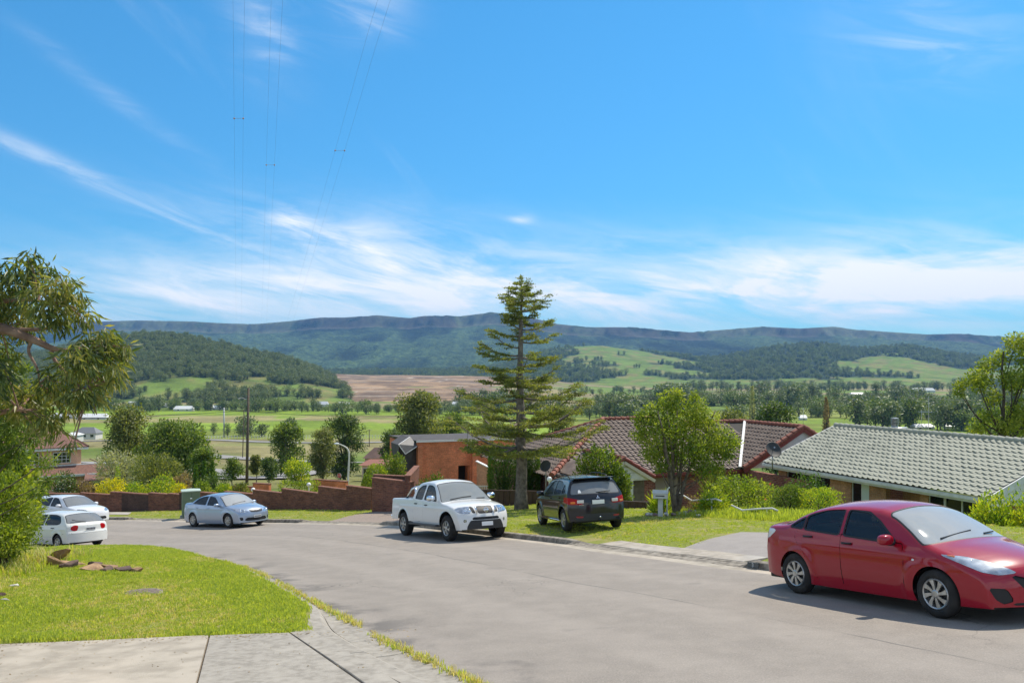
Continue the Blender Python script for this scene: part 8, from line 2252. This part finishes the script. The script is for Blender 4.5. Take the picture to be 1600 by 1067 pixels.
rails('upper white pipe handrail stepping down behind the small tree', [(1058,768),(1081,782),(1108,780),(1119,779.5),(1127,782.5)], [(1112,780,.7)], 31.0, 28.6)
rails('lower white pipe handrail ending at the clipped shrubs', [(1143,789),(1160,797),(1190,794.5),(1207,794),(1215,797.5)], [(1198,794.5,.7)], 27.6, 26.2)
stone_m = [pbr('stone_white', (.62,.60,.57), .8, col2=(.42,.38,.36), nscale=6, bump=.4), pbr('stone_mauve', (.30,.20,.20), .85, col2=(.18,.11,.12), nscale=6, bump=.4), pbr('stone_tan', (.42,.27,.15), .9, col2=(.24,.14,.075), nscale=5, bump=.7, col3=(.50,.36,.22)), pbr('stone_dark', (.16,.10,.075), .9, col2=(.09,.06,.05), nscale=7, bump=.7)]
def rock_mesh(seed, sx, sy, sz, flat=0.0, cuts=11):
    bm = bmesh.new(); bmesh.ops.create_icosphere(bm, subdivisions=3, radius=1.0); r = np.random.default_rng(seed)
    N_ = unit(r.normal(size=(cuts, 3))); dd = r.uniform(.30, .72, cuts)
    for v in bm.verts:
        c = np.array(v.co)
        for n, d in zip(N_, dd):
            q = c@n-d
            if q > 0: c = c-n*q*.99
        c = c*(1+.10*(float(fbm(np.array(c[0]*2+seed), np.array(c[1]*2+c[2]*1.7), 3))-.5)*2)
        v.co = (c[0]*sx, c[1]*sy, c[2]*sz)
    return bm
def rock(name, label, p, size, mat, seed, rot=(0,0,0), group=None, cat='rock'):
    b = MB().bm(rock_mesh(seed, *size)); o = b.build(name, mat, None); o.location = tuple(p); o.rotation_euler = rot
    return tag(o, label, cat, group)
for k_ in range(15):
    a = math.pi*1.02+k_*math.pi*1.0/14; c = np.array([pt[0]+.95*math.cos(a)-.05, pt[1]+.62*math.sin(a)+.1]); s0 = gr.uniform(.09, .15)
    rock('garden_stone', 'one of the white and mauve stones ringing the small tree', (c[0], c[1], float(Lr(*c))+s0*.3), (s0, s0*.85, s0*.8), stone_m[0 if k_ % 3 else 1], 200+k_, (0,0,gr.uniform(0,6)), 'stones ringing the small tree', 'stone')
rock('garden_stone', 'pale stone lying apart to the right of the stone ring', (*gp(1092,806,.26), float(Lr(*gp(1092,806,.26)))+.03), (.12,.09,.06), stone_m[0], 231, cat='stone')
# broken rocks in the near lawn
def on_lawn(x, y, Y): p = px(x, y, Y); return p
RK = [('upright reddish slab of rock leaning at the left end of the rock line', 92, 866, 19.6, (.34,.15,.20), 2, (.1,-.75,.2)), ('long buried rock sloping below the upright slab', 86, 882, 19.0, (.40,.20,.15), 2, (0,.45,.2)), ('flat tan rock right of the upright slab', 114, 879, 19.2, (.34,.22,.09), 2, (.05,.10,.2)), ('dark jagged rock below the flat tan one', 112, 890, 18.7, (.26,.17,.13), 3, (.2,0,.8)),
      ('dark pointed rock in the middle of the line', 147, 886, 18.9, (.25,.17,.14), 3, (.1,.2,.4)), ('broad tan block at the front of the rock line', 147, 896, 18.3, (.31,.18,.13), 2, (0,.08,.1)), ('pale flat rock behind the broad tan block', 168, 886, 18.9, (.28,.18,.08), 2, (.1,.1,.6)), ('small dark rock right of the broad tan block', 168, 895, 18.3, (.20,.15,.11), 3, (.2,.1,1.2)), ('long dark rock near the right end of the line', 190, 893, 18.4, (.32,.17,.11), 3, (0,-.05,.15)), ('rounded tan rock at the right end of the line', 213, 891, 18.4, (.23,.15,.10), 2, (0,.05,.1))]
for i, (lb_, x, y, Y, sz, mi, ro) in enumerate(RK):
    p = px(x, y, Y); zl = float(Ll_sheet(np.array([p[0]]), np.array([p[1]]))[0]); rock('rock', lb_, (p[0], p[1], zl+sz[2]*.45 if i else zl+.17), sz, stone_m[mi], 300+i, ro, 'broken rocks in the near lawn')
for i, (x, y, lb_, sz, m) in enumerate([(9,947,'white stone lying in the grass at the left edge',(.10,.06,.04),0),(24,930,'pale broken stone above the white stone at the left edge',(.10,.07,.045),0),(3,942,'dark piece of rock at the left frame edge',(.09,.06,.05),3)]):
    q = gp(x, y, .12); rock('rock', lb_, (q[0], q[1], float(Ll_sheet(np.array([q[0]]), np.array([q[1]]))[0])+.03), sz, stone_m[m], 330+i, (0,0,.4*i))
mq = gp(222, 928, .13); cov = thing('manhole_cover', 'dark worn cover lying flush in the near lawn', 'manhole cover', (mq[0], mq[1], float(Ll_sheet(np.array([mq[0]]), np.array([mq[1]]))[0])+.035), .1)
MB().lathe([(.30,-.05),(.30,0),(.27,.008),(0,.012)], 20).build('lid', pbr('cover_dark', (.14,.105,.085), .95, col2=(.22,.18,.15), nscale=14, bump=.8), cov); MB().lathe([(.36,-.05),(.36,-.012),(.30,-.004)], 20).build('rim', conc_old, cov)
# globe lamps
for x, y, Y, lb_ in [(858.5,748.5,33.5,'white globe garden lamp behind the bonnet of the black off-roader'),(482.5,757,46.5,'white globe lamp on top of the stepped wall'),(395.5,765,51,'white globe lamp above the pale blue sedan')]:
    p = px(x, y, Y); kk = Y/FPX; g_ = thing('garden_lamp', lb_, 'garden lamp', (p[0], p[1], p[2]-.9)); MB().tube([(0,0,-.6),(0,0,.8)], .03, 8).build('post', white_t, g_); MB().ell((0,0,.9), (4.2*kk if x > 800 else 3.4*kk,)*3, 16, 10).build('globe', pbr('globe_white', (.80,.79,.76), .35), g_, smooth=True)
# leaf litter and straw on the foreground slabs
lit = []; 
n = 420; lx = gr.uniform(-7.5, -1.2, n); ly = np.where(gr.random(n) < .6, 11.32-np.abs(gr.normal(size=n))*.12, gr.uniform(9.2, 11.3, n))
V, F = leaf_quads(np.c_[lx, ly, Pz(lx, ly)+.122], np.c_[gr.normal(size=(n,2)), np.zeros(n)], gr.uniform(.02, .06, n), gr.uniform(.006, .02, n), gr, .1, np.tile([0,0,1.0], (n,1)))
tag(mk('leaf_litter', V, F, L_brown), 'dry leaves and straw on the concrete at the lawn edge', kind='stuff')
# ------------------------------------------------------------------ valley roads, fences and lines
def valley_road(name, pts, w, mat, label, lift=.25):
    P = np.array([hit(x, y)[:2] for x, y in pts]); P = resample(catmull(P, 8), 6.0); tn = np.gradient(P, axis=0); tn /= np.linalg.norm(tn, axis=1)[:,None]; n_ = np.c_[tn[:,1], -tn[:,0]]
    L_, R_ = P-n_*w/2, P+n_*w/2; V = np.vstack([np.c_[L_, Hz(*L_.T)+lift], np.c_[R_, Hz(*R_.T)+lift]]); m = len(P)
    return tag(mk(name, V, [(i, m+i, m+i+1, i+1) for i in range(m-1)], mat), label, kind='structure')
vr_m = pbr('valley_road', (.30,.285,.27), .9, .2, col2=(.24,.23,.22), nscale=.4)
valley_road('road', [(-200,694),(100,690),(250,687),(330,687.5),(430,691.5),(560,692),(680,688)], 9, vr_m, 'pale country road crossing below the bright pasture'); valley_road('road', [(180,705),(300,711),(340,714),(420,719),(470,722),(560,724)], 9, vr_m, 'grey road in front of the straw-coloured paddock')
valley_road('road', [(-100,727),(120,723),(300,733),(345,745),(400,750),(470,741),(540,736)], 7, vr_m, 'side road among the small park trees')
pf = np.random.default_rng(3)
fm_ = MB(); 
pp = np.array([hit(x, 685.2-(abs(x-330)*.004))[:3] for x in np.linspace(200, 600, 90)]); fb = pp.mean(0)
fo = thing('paddock_fence', 'white post and rail fence along the country road below the pasture', 'fence', tuple(fb)); b1 = MB(); b2 = MB()
for q in pp: b1.box(q-fb+[-.12,-.12,-.3], q-fb+[.12,.12,1.5])
ob_ = b1.build('posts', pbr('fence_white', (.62,.60,.55), .8), fo); ob_['kind'] = 'stuff'
for hh_ in (.7, 1.3): b2.tube(pp-fb+np.array([0,0,hh_]), .05, 4)
b2.build('rails', pbr('fence_white', (.62,.60,.55), .8), fo)
wire_m = pbr('wire', (.05,.05,.055), .5, .4, metal=.4)
# low wires along the pasture
for (x0, y0, x1, y1, lb_) in [(-100,652,380,641.5,'left run of thin wires crossing the pasture to the poles'),(380,641.5,700,646,'middle run of wires from the crossarm to the trees'),(1186,604,1700,628,'wires running right from the far timber pole'),(820,630,1186,604,'wires running left from the far timber pole')]:
    A, B_ = px(x0, y0, 330), px(x1, y1, 330); wo = thing('power_line', lb_, 'power line', tuple(A))
    for d in (-2.2, 0, 2.2):
        t_ = np.linspace(0, 1, 12)[:,None]; P = (B_-A)*t_+np.array([0, d, 0])-np.array([0,0,1])*4*1.6*t_*(1-t_); MB().tube(P, .03, 4, cap=False).build('wire', wire_m, wo)
# the high-voltage line passing overhead to the wooded hill: three twin bundles with spacers
cable_m = pbr('cable_aluminium', (.16,.17,.19), .6, .4)
def bundle(label, a, b, sag_px, Yn, Yf, spacer):
    """a, b: pixel columns of the two wires at the top of the frame and at the hill"""
    cab_ = None
    lines = []
    for (xt, yt), (xb, yb_) in zip(a, b):
        A = px(xt, yt, Yn); B_ = px(xb, yb_, Yf); t_ = np.r_[np.linspace(-.25, .2, 24), np.linspace(.21, 1, 40)]
        P = A+(B_-A)*t_[:,None]; P[:,2] -= sag_px*4*t_*(1-t_)*(t_ > 0)
        lines.append(P)
    for P in lines:
        o = MB().tube(P, .0045, 5, cap=False).build('power_cable', cable_m); tag(o, 'one of the two thin '+label.split('pair of ')[1], 'power cable', 'high-voltage cables overhead'); 
    # spacer: find where the left wire crosses the wanted picture height
    res_ = []
    for P in lines:
        py = HY-FPX*P[:,2]/P[:,1]; o_ = np.argsort(py[P[:,1] > 5]); PP = P[P[:,1] > 5]
        res_.append(np.array([np.interp(spacer, py[P[:,1] > 5][o_], PP[o_][:,m]) for m in range(3)]))
    s = thing('line_spacer', 'small spacer bar with two orange clamps on the '+label.split(' of ')[-1], 'line spacer', tuple((res_[0]+res_[1])/2)); c_ = (res_[0]+res_[1])/2
    MB().tube([res_[0]-c_, res_[1]-c_], .012, 6).build('bar', gal, s)
    for q in res_: MB().ell(q-c_, (.06,.06,.06), 10, 7).build('clamp', pbr('clamp_orange', (.45,.20,.06), .6), s, smooth=True)
bundle('pair of cables of the left bundle', [(364,-10),(382,-10)], [(370,575),(376,575)], 7, 42, 1350, 165)
bundle('pair of cables of the middle bundle', [(424,-10),(442,-10)], [(406,572),(412,572)], 7, 42, 1350, 258)
bundle('pair of cables of the right bundle', [(592,-10),(612,-10)], [(420,573),(427,573)], 9, 42, 1350, 224)
